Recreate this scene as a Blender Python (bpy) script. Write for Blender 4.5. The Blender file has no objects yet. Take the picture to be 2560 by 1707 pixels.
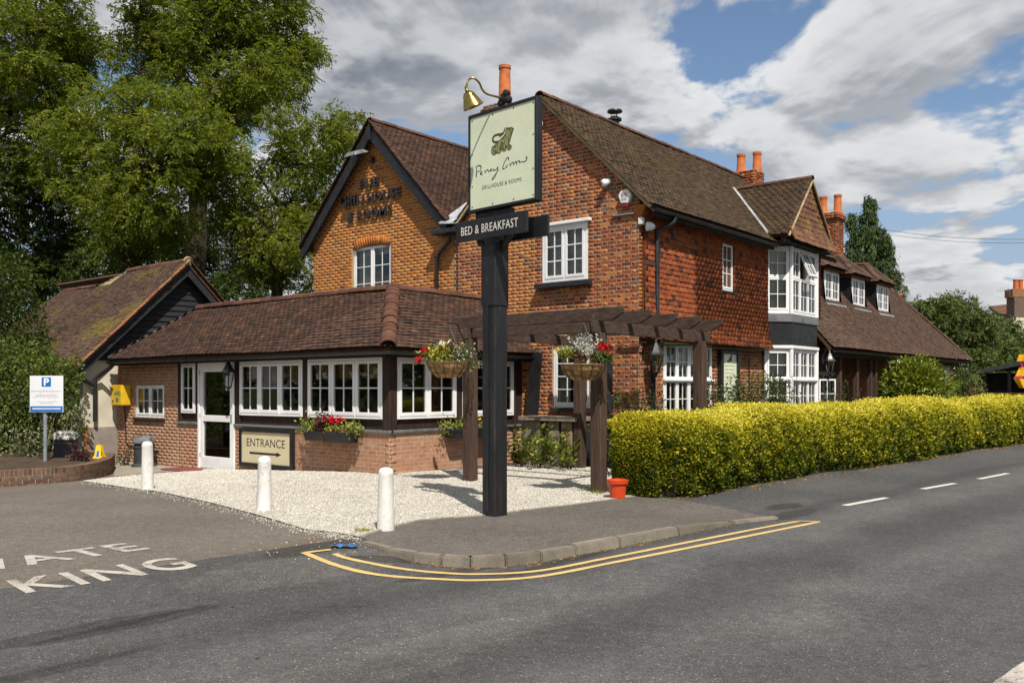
import bpy, bmesh, math, random
import numpy as np
from mathutils import Vector, Matrix
from mathutils.geometry import delaunay_2d_cdt
RN = random.Random(11)
NP = np.random.default_rng(11)
SC = bpy.context.scene
COL = SC.collection

# ------------------------------------------------------------------ camera
F = 2240.0            # focal length in pixels of the 2560 px wide photograph
YH = 970.0            # horizon row
TH = math.radians(39.57)
CH = 1.6
CT, ST = math.cos(TH), math.sin(TH)
cam_d = bpy.data.cameras.new('camera')
cam = bpy.data.objects.new('camera', cam_d)
COL.objects.link(cam)
cam.location = (0, 0, CH)
cam.rotation_euler = (math.radians(90), 0, TH - math.radians(90))
cam_d.sensor_width = 36.0
cam_d.lens = 36.0 * F / 2560.0
cam_d.shift_y = (YH - 853.5) / 2560.0
cam_d.clip_end = 6000
cam_d.clip_start = 0.1
SC.camera = cam

# ------------------------------------------------------------------ sun, sky, exposure
SUN_EL = math.radians(54)
SHX, SHY = 0.570, 0.822           # horizontal direction in which shadows fall
sun_d = bpy.data.lights.new('sun', 'SUN')
sun_d.energy = 5.0
sun_d.angle = math.radians(0.53)
sun_d.color = (1.0, 0.945, 0.86)
sun = bpy.data.objects.new('sun', sun_d)
COL.objects.link(sun)
sv = Vector((SHX * math.cos(SUN_EL), SHY * math.cos(SUN_EL), -math.sin(SUN_EL)))
sun.rotation_euler = sv.to_track_quat('-Z', 'Y').to_euler()
sun.location = (-20, -35, 60)

W = bpy.data.worlds.new('World')
SC.world = W
W.use_nodes = True
wn = W.node_tree.nodes
wl = W.node_tree.links
wn.clear()
def WN(t, **k):
    n = wn.new(t)
    for a, b in k.items():
        setattr(n, a, b)
    return n
def wmath(op, a, b=None, c=None, clamp=False):
    n = WN('ShaderNodeMath', operation=op, use_clamp=clamp)
    for i, v in enumerate((a, b, c)):
        if v is None: continue
        if isinstance(v, (int, float)): n.inputs[i].default_value = v
        else: wl.new(v, n.inputs[i])
    return n.outputs[0]
w_out = WN('ShaderNodeOutputWorld')
w_bg = WN('ShaderNodeBackground')
w_bg.inputs['Strength'].default_value = 0.10
sky = WN('ShaderNodeTexSky', sky_type='NISHITA', sun_disc=False)
sky.sun_elevation = SUN_EL
sky.sun_rotation = math.atan2(-SHX, -SHY)
sky.air_density = 1.0; sky.dust_density = 0.2; sky.ozone_density = 2.0
tcw = WN('ShaderNodeTexCoord')
sepw = WN('ShaderNodeSeparateXYZ')
wl.new(tcw.outputs['Generated'], sepw.inputs[0])
zz = wmath('ADD', wmath('MAXIMUM', sepw.outputs[2], 0.0), 0.16)
def cloud_vec(lift, ox, oy):
    z2 = wmath('ADD', zz, lift)
    cx = wmath('ADD', wmath('DIVIDE', sepw.outputs[0], z2), ox)
    cy = wmath('ADD', wmath('DIVIDE', sepw.outputs[1], z2), oy)
    cb = WN('ShaderNodeCombineXYZ')
    wl.new(cx, cb.inputs[0]); wl.new(cy, cb.inputs[1]); cb.inputs[2].default_value = 0.7
    return cb.outputs[0]
OX, OY = 9.05, 4.9
def wnoise(vec, scale, detail, rough, dist=0.0):
    n = WN('ShaderNodeTexNoise', noise_dimensions='2D')
    n.inputs['Scale'].default_value = scale; n.inputs['Detail'].default_value = detail
    n.inputs['Roughness'].default_value = rough; n.inputs['Distortion'].default_value = dist
    wl.new(vec, n.inputs['Vector'])
    return n.outputs['Fac']
def wstep(v, lo, hi):
    n = WN('ShaderNodeMapRange', interpolation_type='SMOOTHSTEP')
    n.inputs[1].default_value = lo; n.inputs[2].default_value = hi
    wl.new(v, n.inputs[0])
    return n.outputs[0]
def wbillow(vec, scale):       # rounded cauliflower heads
    n = WN('ShaderNodeTexVoronoi', feature='F1', voronoi_dimensions='2D', normalize=True)
    n.inputs['Scale'].default_value = scale; n.inputs['Detail'].default_value = 3.0; n.inputs['Roughness'].default_value = 0.55
    n.inputs['Lacunarity'].default_value = 2.2
    wl.new(vec, n.inputs['Vector'])
    return wmath('SUBTRACT', 1.0, n.outputs['Distance'])
def density(v, det):
    a = wmath('MULTIPLY', wnoise(v, 1.05, det, 0.58, 0.4), 0.62)
    b = wmath('MULTIPLY', wnoise(v, 0.36, 2, 0.5), 0.30)
    c = wmath('MULTIPLY', wbillow(v, 2.6), 0.26)
    return wmath('ADD', wmath('ADD', a, b), c)
v0 = cloud_vec(0.0, OX, OY)
v1 = cloud_vec(0.028, OX, OY)            # the same field sampled a little higher: cloud above means a shaded base
d0 = density(v0, 9); d1 = density(v1, 7)
cover = wstep(d0, 0.592, 0.640)
base_shade = wstep(wmath("SUBTRACT", d1, d0), -0.05, 0.07)
thick = wstep(d0, 0.61, 0.79)
dark = wmath('ADD', wmath('MULTIPLY', base_shade, 0.65), wmath('MULTIPLY', thick, 0.36), clamp=True)
cmix = WN('ShaderNodeMix', data_type='RGBA')
cmix.inputs['A'].default_value = (7.0, 7.05, 7.1, 1)
cmix.inputs['B'].default_value = (1.75, 1.95, 2.3, 1)
wl.new(dark, cmix.inputs['Factor'])
smix = WN('ShaderNodeMix', data_type='RGBA')
wl.new(wmath('MULTIPLY', cover, 0.96), smix.inputs['Factor'])
hz = WN('ShaderNodeMix', data_type='RGBA')        # pale air low down, all round the horizon
hz.inputs['B'].default_value = (3.0, 3.7, 4.8, 1)
wl.new(sky.outputs[0], hz.inputs['A'])
wl.new(wmath('MULTIPLY', wmath('SUBTRACT', 1.0, wstep(sepw.outputs[2], 0.02, 0.30)), 0.9), hz.inputs['Factor'])
wl.new(hz.outputs['Result'], smix.inputs['A'])
wl.new(cmix.outputs['Result'], smix.inputs['B'])
wl.new(smix.outputs['Result'], w_bg.inputs['Color'])
wl.new(w_bg.outputs[0], w_out.inputs[0])

SC.view_settings.view_transform = 'Standard'
SC.view_settings.look = 'None'
SC.view_settings.exposure = 0.22
SC.view_settings.gamma = 1.0
SC.view_settings.use_curve_mapping = False
SC.render.engine = 'CYCLES'
SC.cycles.use_denoising = True
SC.cycles.max_bounces = 8
SC.cycles.transparent_max_bounces = 16
SC.cycles.caustics_reflective = False
SC.cycles.caustics_refractive = False

# ------------------------------------------------------------------ where things stand: photograph measurements -> metres
FW = Vector((CT, ST, 0)); RT = Vector((ST, -CT, 0)); UP = Vector((0, 0, 1)); EYE = Vector((0, 0, CH))
def ray(px, py): return FW + RT * ((px - 1280) / F) + UP * ((YH - py) / F)
def onX(px, py, X): d = ray(px, py); return EYE + d * (X / d.x)
def onY(px, py, Y): d = ray(px, py); return EYE + d * (Y / d.y)
def onD(px, py, D): return EYE + ray(px, py) * D
def onP(px, py, p0, n): d = ray(px, py); return EYE + d * ((Vector(p0) - EYE).dot(Vector(n)) / d.dot(Vector(n)))
def depth(p): return p[0] * CT + p[1] * ST
def scr(p):
    d = depth(p)
    return 1280 + F * (p[0] * ST - p[1] * CT) / d, YH - F * (p[2] - CH) / d
ER = Vector((0.997, -0.077, 0)).normalized()       # along the road
NR = Vector((0.077, 0.997, 0)).normalized()        # across the road, towards the pub
def sstep(x): x = min(1, max(0, x)); return x * x * (3 - 2 * x)
def H(x, y):
    n = x * NR.x + y * NR.y
    return -0.09 * sstep((7.9 - n) / 1.8) - 0.045 * min(6.0, max(0.0, y - 13.0))
def onH(px, py, off=0.0):
    z = 0.0
    for _ in range(8):
        d = ray(px, py); p = EYE + d * ((z - CH) / d.z); z = H(p.x, p.y) + off
    return p
def d2s(x, y): return x * 1.088435, y * 1.088435

# ------------------------------------------------------------------ mesh helpers
def new_mesh(name, V, Fc, smooth=False):
    me = bpy.data.meshes.new(name)
    me.from_pydata([tuple(v) for v in V], [], Fc)
    if smooth:
        me.polygons.foreach_set('use_smooth', [True] * len(me.polygons))
    me.update()
    return me
def np_mesh(name, V, Q, rnd=None, smooth=False):
    V = np.ascontiguousarray(V, dtype=np.float32); Q = np.ascontiguousarray(Q, dtype=np.int32)
    k = Q.shape[1]
    me = bpy.data.meshes.new(name)
    me.vertices.add(len(V)); me.vertices.foreach_set('co', V.ravel())
    me.loops.add(Q.size); me.loops.foreach_set('vertex_index', Q.ravel())
    me.polygons.add(len(Q)); me.polygons.foreach_set('loop_start', np.arange(0, Q.size, k, dtype=np.int32))
    if smooth: me.polygons.foreach_set('use_smooth', np.ones(len(Q), dtype=bool))
    if rnd is not None:
        a = me.attributes.new('rnd', 'FLOAT', 'POINT'); a.data.foreach_set('value', np.ascontiguousarray(rnd, dtype=np.float32))
    me.update(calc_edges=True)
    return me
WL = {}
def wl_of(o): return WL.get(o.name, Vector((0, 0, 0))) if o else Vector((0, 0, 0))
def tag(o, label=None, cat=None, group=None, kind=None):
    if label: o['label'] = label
    if cat: o['category'] = cat
    if group: o['group'] = group
    if kind: o['kind'] = kind
    return o
def thing(name, label, cat, loc=(0, 0, 0), group=None):
    o = bpy.data.objects.new(name, None); COL.objects.link(o)
    o.empty_display_size = 0.2
    o.location = loc; WL[o.name] = Vector(loc)
    return tag(o, label, cat, group)
def part(name, me, mat, parent, kind=None, label=None):
    """me: a mesh (or MB) in world coordinates; becomes one child object of parent"""
    if isinstance(me, MB): me = me.mesh(name)
    o = bpy.data.objects.new(name, me); COL.objects.link(o)
    if mat is not None and not me.materials: me.materials.append(M[mat] if isinstance(mat, str) else mat)
    o.parent = parent
    o.location = -wl_of(parent); WL[o.name] = Vector((0, 0, 0))
    return tag(o, label, None, None, kind)
def solo(name, me, mat, label, cat, group=None, kind=None):
    """a thing that is one mesh; origin moved to its base"""
    if isinstance(me, MB): me = me.mesh(name)
    co = np.empty(len(me.vertices) * 3, dtype=np.float32); me.vertices.foreach_get('co', co); co = co.reshape(-1, 3)
    c = Vector((float(co[:, 0].mean()), float(co[:, 1].mean()), float(co[:, 2].min())))
    me.vertices.foreach_set('co', (co - np.array(c, dtype=np.float32)).ravel()); me.update()
    o = bpy.data.objects.new(name, me); COL.objects.link(o); o.location = c; WL[o.name] = c
    if mat is not None and not me.materials: me.materials.append(M[mat] if isinstance(mat, str) else mat)
    return tag(o, label, cat, group, kind)
def struct(name, me, mat):
    if isinstance(me, MB): me = me.mesh(name)
    o = bpy.data.objects.new(name, me); COL.objects.link(o); WL[o.name] = Vector((0, 0, 0))
    me.materials.append(M[mat]); o['kind'] = 'structure'
    return o
def copy_tree(o, parent=None):
    c = o.copy(); COL.objects.link(c); c.parent = parent
    for ch in o.children: copy_tree(ch, c)
    return c

class MB:
    def __init__(s): s.V = []; s.F = []; s.smooth = False
    def add(s, V, Fc):
        b = len(s.V); s.V.extend([Vector(v) for v in V]); s.F.extend([tuple(b + i for i in f) for f in Fc]); return s
    def hexa(s, P):    # 8 corners: bottom loop 0-3 ccw seen from above, top loop 4-7
        return s.add(P, [(3, 2, 1, 0), (4, 5, 6, 7), (0, 1, 5, 4), (1, 2, 6, 5), (2, 3, 7, 6), (3, 0, 4, 7)])
    def box(s, x0, x1, y0, y1, z0, z1):
        return s.hexa([(x0, y0, z0), (x1, y0, z0), (x1, y1, z0), (x0, y1, z0), (x0, y0, z1), (x1, y0, z1), (x1, y1, z1), (x0, y1, z1)])
    def fbox(s, fr, a0, a1, b0, b1, c0, c1):
        p = fr.pt
        return s.hexa([p(a0, b0, c1), p(a1, b0, c1), p(a1, b0, c0), p(a0, b0, c0), p(a0, b1, c1), p(a1, b1, c1), p(a1, b1, c0), p(a0, b1, c0)])
    def beam(s, p, q, w, h, up=(0, 0, 1), roll=None):
        p = Vector(p); q = Vector(q); d = (q - p).normalized(); x = d.cross(Vector(up)).normalized(); z = x.cross(d)
        x = x * w / 2; z = z * h / 2
        return s.hexa([p - x - z, p + x - z, q + x - z, q - x - z, p - x + z, p + x + z, q + x + z, q - x + z])
    def prism(s, poly, vec):      # planar polygon extruded by vec
        n = len(poly); v = Vector(vec); P = [Vector(p) for p in poly]
        return s.add(P + [p + v for p in P], [tuple(range(n))[::-1], tuple(range(n, 2 * n))] + [(i, (i + 1) % n, n + (i + 1) % n, n + i) for i in range(n)])
    def poly(s, pts): return s.add(pts, [tuple(range(len(pts)))])
    def lathe(s, prof, o, seg=20, axis=None):
        V = []; Fc = []; o = Vector(o)
        if axis is None: ax, e1, e2 = Vector((0, 0, 1)), Vector((1, 0, 0)), Vector((0, 1, 0))
        else:
            ax = Vector(axis).normalized(); e1 = ax.orthogonal().normalized(); e2 = ax.cross(e1)
        for r, z in prof:
            for k in range(seg):
                t = 2 * math.pi * k / seg
                V.append(o + ax * z + e1 * (r * math.cos(t)) + e2 * (r * math.sin(t)))
        for i in range(len(prof) - 1):
            for k in range(seg):
                a = i * seg + k; b = i * seg + (k + 1) % seg
                Fc.append((a, b, b + seg, a + seg))
        Fc.append(tuple(range(seg))[::-1]); Fc.append(tuple((len(prof) - 1) * seg + k for k in range(seg)))
        s.smooth = True
        return s.add(V, Fc)
    def tube(s, pts, r, seg=8, cap=True):
        P = [Vector(p) for p in pts]; n = len(P); V = []; Fc = []
        rr = r if hasattr(r, '__len__') else [r] * n
        t0 = (P[1] - P[0]).normalized(); e1 = t0.orthogonal().normalized()
        for i in range(n):
            t = (P[min(i + 1, n - 1)] - P[max(i - 1, 0)]).normalized()
            e1 = (e1 - t * e1.dot(t)).normalized(); e2 = t.cross(e1)
            for k in range(seg):
                a = 2 * math.pi * k / seg
                V.append(P[i] + e1 * (rr[i] * math.cos(a)) + e2 * (rr[i] * math.sin(a)))
        for i in range(n - 1):
            for k in range(seg):
                a = i * seg + k; b = i * seg + (k + 1) % seg
                Fc.append((a, b, b + seg, a + seg))
        if cap: Fc.append(tuple(range(seg))[::-1]); Fc.append(tuple((n - 1) * seg + k for k in range(seg)))
        s.smooth = True
        return s.add(V, Fc)
    def mesh(s, name): return new_mesh(name, s.V, s.F, False) if not s.smooth else auto_smooth(new_mesh(name, s.V, s.F, True))
def auto_smooth(me):
    bm = bmesh.new(); bm.from_mesh(me)
    for e in bm.edges:
        if len(e.link_faces) == 2 and e.calc_face_angle(0) > 0.7: e.smooth = False
    bm.to_mesh(me); bm.free(); return me
def bevelled(mb, name, w=0.01, seg=1):
    me = mb.mesh(name); bm = bmesh.new(); bm.from_mesh(me)
    bmesh.ops.remove_doubles(bm, verts=bm.verts, dist=1e-5)
    bmesh.ops.bevel(bm, geom=list(bm.edges), offset=w, segments=seg, affect='EDGES', clamp_overlap=True)
    bm.to_mesh(me); bm.free(); return me
class Fr:      # a wall's own axes: a to the right, b up, c out of the wall
    def __init__(s, O, u, n, v=(0, 0, 1)): s.O = Vector(O); s.u = Vector(u).normalized(); s.n = Vector(n).normalized(); s.v = Vector(v).normalized()
    def pt(s, a, b, c=0.0): return s.O + s.u * a + s.v * b + s.n * c
    def mat(s, a, b, c, sa, sb, sc):
        m = Matrix.Identity(4)
        for i in range(3):
            m[i][0] = s.u[i] * sa; m[i][1] = s.v[i] * sb; m[i][2] = s.n[i] * sc
        p = s.pt(a, b, c)
        m[0][3], m[1][3], m[2][3] = p
        return m
def FX(X): return Fr((X, 0, 0), (0, -1, 0), (-1, 0, 0))
def FY(Y): return Fr((0, Y, 0), (1, 0, 0), (0, -1, 0))

# pieces: many alike small parts. The largest in view become objects, the rest one joined part of kind stuff
UNIT_BRICK = ([(0, 0, 0), (1, 0, 0), (1, 1, 0), (0, 1, 0), (.008, .02, 1), (.992, .02, 1), (.992, .98, 1), (.008, .98, 1)],
              [(4, 5, 6, 7), (0, 1, 5, 4), (1, 2, 6, 5), (2, 3, 7, 6), (3, 0, 4, 7)])
UNIT_TILE = ([(-.5, 0, 0), (0, 0, .25), (.5, 0, 0), (.5, 1, 0), (0, 1, .25), (-.5, 1, 0), (-.5, 0, 1), (0, 0, 1.25), (.5, 0, 1), (.5, 1, 1), (0, 1, 1.25), (-.5, 1, 1)],
             [(6, 7, 10, 11), (7, 8, 9, 10), (0, 1, 7, 6), (1, 2, 8, 7), (0, 6, 11, 5), (2, 3, 9, 8)])
UNIT_RIDGE = None
def half_round(seg=8):
    V = []; Fc = []
    for y in (0, 1):
        for k in range(seg + 1):
            t = math.pi * k / seg
            V.append((math.cos(t) * (1.0 if y == 0 else .93), y, math.sin(t) * (1.0 if y == 0 else .93)))
    for k in range(seg): Fc.append((k, k + seg + 1, k + seg + 2, k + 1))
    for y in (0, 1):
        pass
    b = len(V)
    for k in range(seg + 1):
        t = math.pi * k / seg
        V.append((math.cos(t) * .86, 0, math.sin(t) * .86))
    for k in range(seg): Fc.append((k, k + 1, b + k + 1, b + k))
    return V, Fc
UNIT_RIDGE = half_round()
UNIT_PANE = ([(0, 0, 0), (1, 0, 0), (1, 1, 0), (0, 1, 0)], [(0, 1, 2, 3)])
UNIT_MESH = {}
def unit_mesh(key, unit, mat):
    k = (key, mat)
    if k not in UNIT_MESH:
        UNIT_MESH[k] = new_mesh(key, unit[0], unit[1], key == 'ridge_tile'); UNIT_MESH[k].materials.append(M[mat])
    return UNIT_MESH[k]
BUDGET = {}
def pieces(name, unit, items, parent, root, limit=300, joined=None):
    """items: (matrix, material). root: the thing whose budget of single pieces is used"""
    if not items: return
    key = (root.name, name)
    BUDGET.setdefault(key, [limit, []])[1].extend((it[0], it[1], parent) for it in items)
    BUDGET[key].append((unit, joined or name))
def flush_pieces():
    for (rn, name), rec in BUDGET.items():
        limit, items = rec[0], rec[1]; unit, joined = rec[2]
        def size(it):
            m = it[0]; d = max(1.0, depth(m.translation))
            px, py = scr(m.translation)
            if not (-40 < px < 2600 and -40 < py < 1750): return 0
            return (Vector(m.col[0][:3]).length * Vector(m.col[1][:3]).length) / (d * d)
        items.sort(key=size, reverse=True)
        for m, mat, par in items[:limit]:
            o = bpy.data.objects.new(name, unit_mesh(name, unit, mat)); COL.objects.link(o)
            o.parent = par; mm = m.copy(); mm.translation = m.translation - wl_of(par); o.matrix_basis = mm
        rest = {}
        for m, mat, par in items[limit:]: rest.setdefault((par.name, mat), (par, []))[1].append(m)
        uv = np.array(unit[0], dtype=np.float32); nv = len(uv)
        quads = [f for f in unit[1] if len(f) == 4]
        for (pn, mat), (par, ms) in rest.items():
            A = np.array([[list(r) for r in m] for m in ms], dtype=np.float32)
            V = np.einsum('nij,vj->nvi', A[:, :3, :3], uv) + A[:, None, :3, 3]
            Q = (np.array(quads)[None] + (np.arange(len(ms)) * nv)[:, None, None]).reshape(-1, 4)
            rnd = np.repeat(NP.random(len(ms)), nv)
            me = np_mesh(joined, V.reshape(-1, 3), Q, rnd, smooth=(name == 'ridge_tile'))
            me.materials.append(M[mat])
            part(joined, me, None, par, kind='stuff')

def subtract(iv, cuts):
    for c0, c1 in cuts:
        out = []
        for a, b in iv:
            if c1 <= a or c0 >= b: out.append((a, b)); continue
            if c0 > a: out.append((a, c0))
            if c1 < b: out.append((c1, b))
        iv = out
    return iv
def row_iv(poly, s):       # intervals of a polygon (a,s) cut by the line at height s
    xs = []
    n = len(poly)
    for i in range(n):
        (x0, y0), (x1, y1) = poly[i], poly[(i + 1) % n]
        if (y0 <= s < y1) or (y1 <= s < y0): xs.append(x0 + (x1 - x0) * (s - y0) / (y1 - y0))
    xs.sort()
    return [(xs[i], xs[i + 1]) for i in range(0, len(xs) - 1, 2)]
def wall_skin(fr, poly, holes, reveal=0.14):
    """wall sheet with openings: vertical strips between all break points; opening reveals run inwards"""
    mb = MB()
    br = sorted(set([round(p[0], 5) for p in poly] + [round(h, 5) for hh in holes for h in hh[:2]]))
    def vspan(x):
        ys = []; n = len(poly)
        for i in range(n):
            (x0, y0), (x1, y1) = poly[i], poly[(i + 1) % n]
            if (x0 <= x < x1) or (x1 <= x < x0): ys.append(y0 + (y1 - y0) * (x - x0) / (x1 - x0))
        ys.sort(); return ys
    for xa, xb in zip(br[:-1], br[1:]):
        if xb - xa < 1e-4: continue
        e = (xb - xa) * 1e-4
        la, lb = vspan(xa + e), vspan(xb - e)
        for k in range(0, min(len(la), len(lb)) - 1, 2):
            lo, hi = (la[k], lb[k]), (la[k + 1], lb[k + 1])
            xm = (xa + xb) / 2
            cuts = sorted([(h[2], h[3]) for h in holes if h[0] < xm < h[1]])
            cur = lo
            for c0, c1 in cuts:
                if c0 > min(cur) and c0 < max(hi): mb.poly([fr.pt(xa, cur[0]), fr.pt(xb, cur[1]), fr.pt(xb, c0), fr.pt(xa, c0)])
                cur = (c1, c1)
            if max(cur) < max(hi): mb.poly([fr.pt(xa, cur[0]), fr.pt(xb, cur[1]), fr.pt(xb, hi[1]), fr.pt(xa, hi[0])])
    for a0, a1, b0, b1 in [h[:4] for h in holes]:
        p = fr.pt; r = -reveal
        mb.poly([p(a0, b0, r), p(a0, b0, 0), p(a0, b1, 0), p(a0, b1, r)][::-1])
        mb.poly([p(a1, b0, 0), p(a1, b0, r), p(a1, b1, r), p(a1, b1, 0)][::-1])
        mb.poly([p(a0, b0, 0), p(a0, b0, r), p(a1, b0, r), p(a1, b0, 0)][::-1])
        mb.poly([p(a0, b1, r), p(a0, b1, 0), p(a1, b1, 0), p(a1, b1, r)][::-1])
    return mb
def bricks(fr, poly, holes, matf, L=0.215, Hh=0.065, J=0.012, bond='flemish', proud=0.0016, blo=None, bhi=None):
    items = []
    ys = [p[1] for p in poly]; lo = min(ys) if blo is None else blo; hi = max(ys) if bhi is None else bhi
    c = 0; b = lo
    P = Hh + J
    while b + Hh * .6 < hi:
        mid = b + Hh / 2
        ivs = row_iv(poly, mid)
        ivs = subtract(ivs, [(h[0] - J, h[1] + J) for h in holes if h[2] - J < mid < h[3] + J])
        for i0, i1 in ivs:
            # course of bricks measured from a fixed origin so that the bond lines up
            pat = [L, L / 2 - J / 2] if bond == 'flemish' else [L]
            per = sum(pat) + J * len(pat)
            off = (c % 2) * (per / 2 if bond != 'flemish' else (L * .75))
            k = math.floor((i0 - off) / per) - 1
            a = off + k * per
            idx = 0
            while a < i1:
                w = pat[idx % len(pat)]
                a0, a1 = max(a, i0 + J / 2), min(a + w, i1 - J / 2)
                if a1 - a0 > 0.03:
                    pr = proud * RN.uniform(.5, 1.4)
                    items.append((fr.mat(a0, b + RN.uniform(-.0015, .0015), -0.01, a1 - a0, Hh, 0.01 + pr), matf((a0 + a1) / 2, mid)))
                a += w + J; idx += 1
        b += P; c += 1
    return items
def slope(root, pts, mat_base, mat_tile, name='roof', tname='roof_tile', gauge=0.098, tw=0.166, thick=0.021, slab=0.07, holes=(), off=None, wobble=0.018, parent=None, first=0.0, lap=1.75):
    """a tiled plane: pts = outline, the first two along the eaves from left to right as seen from outside"""
    P = [Vector(p) for p in pts]
    u = (P[1] - P[0]).normalized(); n = None
    for i in range(2, len(P)):
        n = u.cross(P[i] - P[0])
        if n.length > 1e-4: break
    n.normalize(); s = n.cross(u).normalized()
    loc = [((p - P[0]).dot(u), (p - P[0]).dot(s)) for p in P]
    mb = MB(); mb.prism([p for p in P], -n * slab)
    rp = part(name, mb, mat_base, parent or root)
    ph = RN.uniform(0, 9)
    smax = max(q[1] for q in loc); items = []; r = 0; y = -0.03 + first
    while y < smax - gauge * .3:
        mid = min(max(y + gauge * .5, 1e-3), smax - 1e-3)
        ivs = subtract(row_iv(loc, mid), [(h[0], h[1]) for h in holes if h[2] < mid < h[3]])
        for i0, i1 in ivs:
            a = math.floor(i0 / tw) * tw - (tw / 2 if r % 2 else 0) - tw
            while a < i1:
                a0, a1 = max(a, i0), min(a + tw - .003, i1)
                if a1 - a0 > .025:
                    o2 = off(y) if off else 0.0
                    lift = 0.004 + o2 + wobble * (.5 + .5 * math.sin(ph + a0 * 1.1 + math.sin(y * .9 + ph) * 2)) + RN.uniform(0, .006)
                    ln = min(gauge * lap, max(gauge * .5, smax - y))
                    o2b = off(y + ln) if off else 0.0
                    tilt = (thick * 1.25 + (o2 - o2b)) / ln
                    sv2 = (s - n * tilt).normalized(); nv2 = (n + s * tilt).normalized()
                    ang = RN.gauss(0, .012)
                    uu = (u + s * ang).normalized()
                    m = Matrix.Identity(4)
                    base = P[0] + u * ((a0 + a1) / 2) + s * (y + RN.uniform(-.006, .004)) + n * (lift + thick * 1.25)
                    ww = a1 - a0; th = thick * RN.uniform(.85, 1.25)
                    for i in range(3):
                        m[i][0] = uu[i] * ww; m[i][1] = sv2[i] * ln; m[i][2] = nv2[i] * th; m[i][3] = base[i]
                    items.append((m, mat_tile if isinstance(mat_tile, str) else mat_tile(a0, y)))
                a += tw
        y += gauge; r += 1
    pieces(tname, UNIT_TILE, items, rp, root, joined=tname + '_field')
    return rp
def ridge_run(root, parent, p, q, mat, r=0.12, step=0.32, up=(0, 0, 1), name='ridge_tile'):
    p = Vector(p); q = Vector(q); L = (q - p).length; d = (q - p).normalized()
    x = d.cross(Vector(up)).normalized(); z = x.cross(d); k = max(1, round(L / step)); st = L / k; items = []
    for i in range(k):
        m = Matrix.Identity(4); b = p + d * (i * st - .02) + z * RN.uniform(-.004, .008) + x * RN.uniform(-.006, .006)
        rr = r * RN.uniform(.96, 1.04)
        for j in range(3):
            m[j][0] = x[j] * rr; m[j][1] = d[j] * (st + .03); m[j][2] = z[j] * rr * .85; m[j][3] = b[j]
        items.append((m, mat))
    pieces(name, UNIT_RIDGE, items, parent, root, joined='ridge_tiles_far')
def surface(poly, hf, spacing):
    pts = [Vector((p[0], p[1])) for p in poly]
    n = len(pts); bd = []
    for i in range(n):
        a, b = pts[i], pts[(i + 1) % n]; k = max(1, int((b - a).length / spacing))
        for j in range(k): bd.append(a + (b - a) * (j / k))
    xs = [p.x for p in bd]; ys = [p.y for p in bd]
    inner = []
    x = min(xs)
    while x < max(xs):
        y = min(ys)
        while y < max(ys):
            q = Vector((x + .013, y + .017))
            if inside(pts, q) and min((q - b).length_squared for b in bd) > (spacing * .45) ** 2: inner.append(q)
            y += spacing
        x += spacing
    m = len(bd)
    V, E, Fc, *_ = delaunay_2d_cdt(bd + inner, [(i, (i + 1) % m) for i in range(m)], [], 1, 1e-5)
    mb = MB(); mb.add([(v.x, v.y, hf(v.x, v.y)) for v in V], [tuple(f) for f in Fc])
    return mb
def inside(pts, q):
    c = False; n = len(pts); j = n - 1
    for i in range(n):
        a, b = pts[i], pts[j]
        if (a.y > q.y) != (b.y > q.y) and q.x < (b.x - a.x) * (q.y - a.y) / (b.y - a.y) + a.x: c = not c
        j = i
    return c
def text_geo(body, extrude=0.0, offset=0.0, spacing=1.0, shear=0.0, res=4):
    cu = bpy.data.curves.new('lettering', 'FONT'); cu.body = body; cu.size = 1.0; cu.extrude = extrude; cu.offset = offset
    cu.space_character = spacing; cu.resolution_u = res; cu.shear = shear
    o = bpy.data.objects.new('lettering', cu); COL.objects.link(o)
    dg = bpy.context.evaluated_depsgraph_get(); dg.update()
    me = bpy.data.meshes.new_from_object(o.evaluated_get(dg))
    V = np.array([v.co[:] for v in me.vertices]); Fc = [tuple(p.vertices) for p in me.polygons]
    bpy.data.objects.remove(o); bpy.data.curves.remove(cu); bpy.data.meshes.remove(me)
    return V, Fc
def text_fit(mb, fr, body, a0, a1, b0, b1, c0, c1=None, offset=0.0, spacing=1.0):
    """lettering fitted to a rectangle of the frame; c0..c1 its thickness"""
    V, Fc = text_geo(body, 0.5 if c1 is not None else 0.0, offset, spacing)
    lo, hi = V.min(0), V.max(0); out = []
    for v in V:
        x = a0 + (v[0] - lo[0]) / (hi[0] - lo[0]) * (a1 - a0); y = b0 + (v[1] - lo[1]) / (hi[1] - lo[1]) * (b1 - b0)
        z = c0 if c1 is None else c0 + (v[2] - lo[2]) / (hi[2] - lo[2]) * (c1 - c0)
        out.append(fr.pt(x, y, z))
    mb.add(out, Fc)
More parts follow.
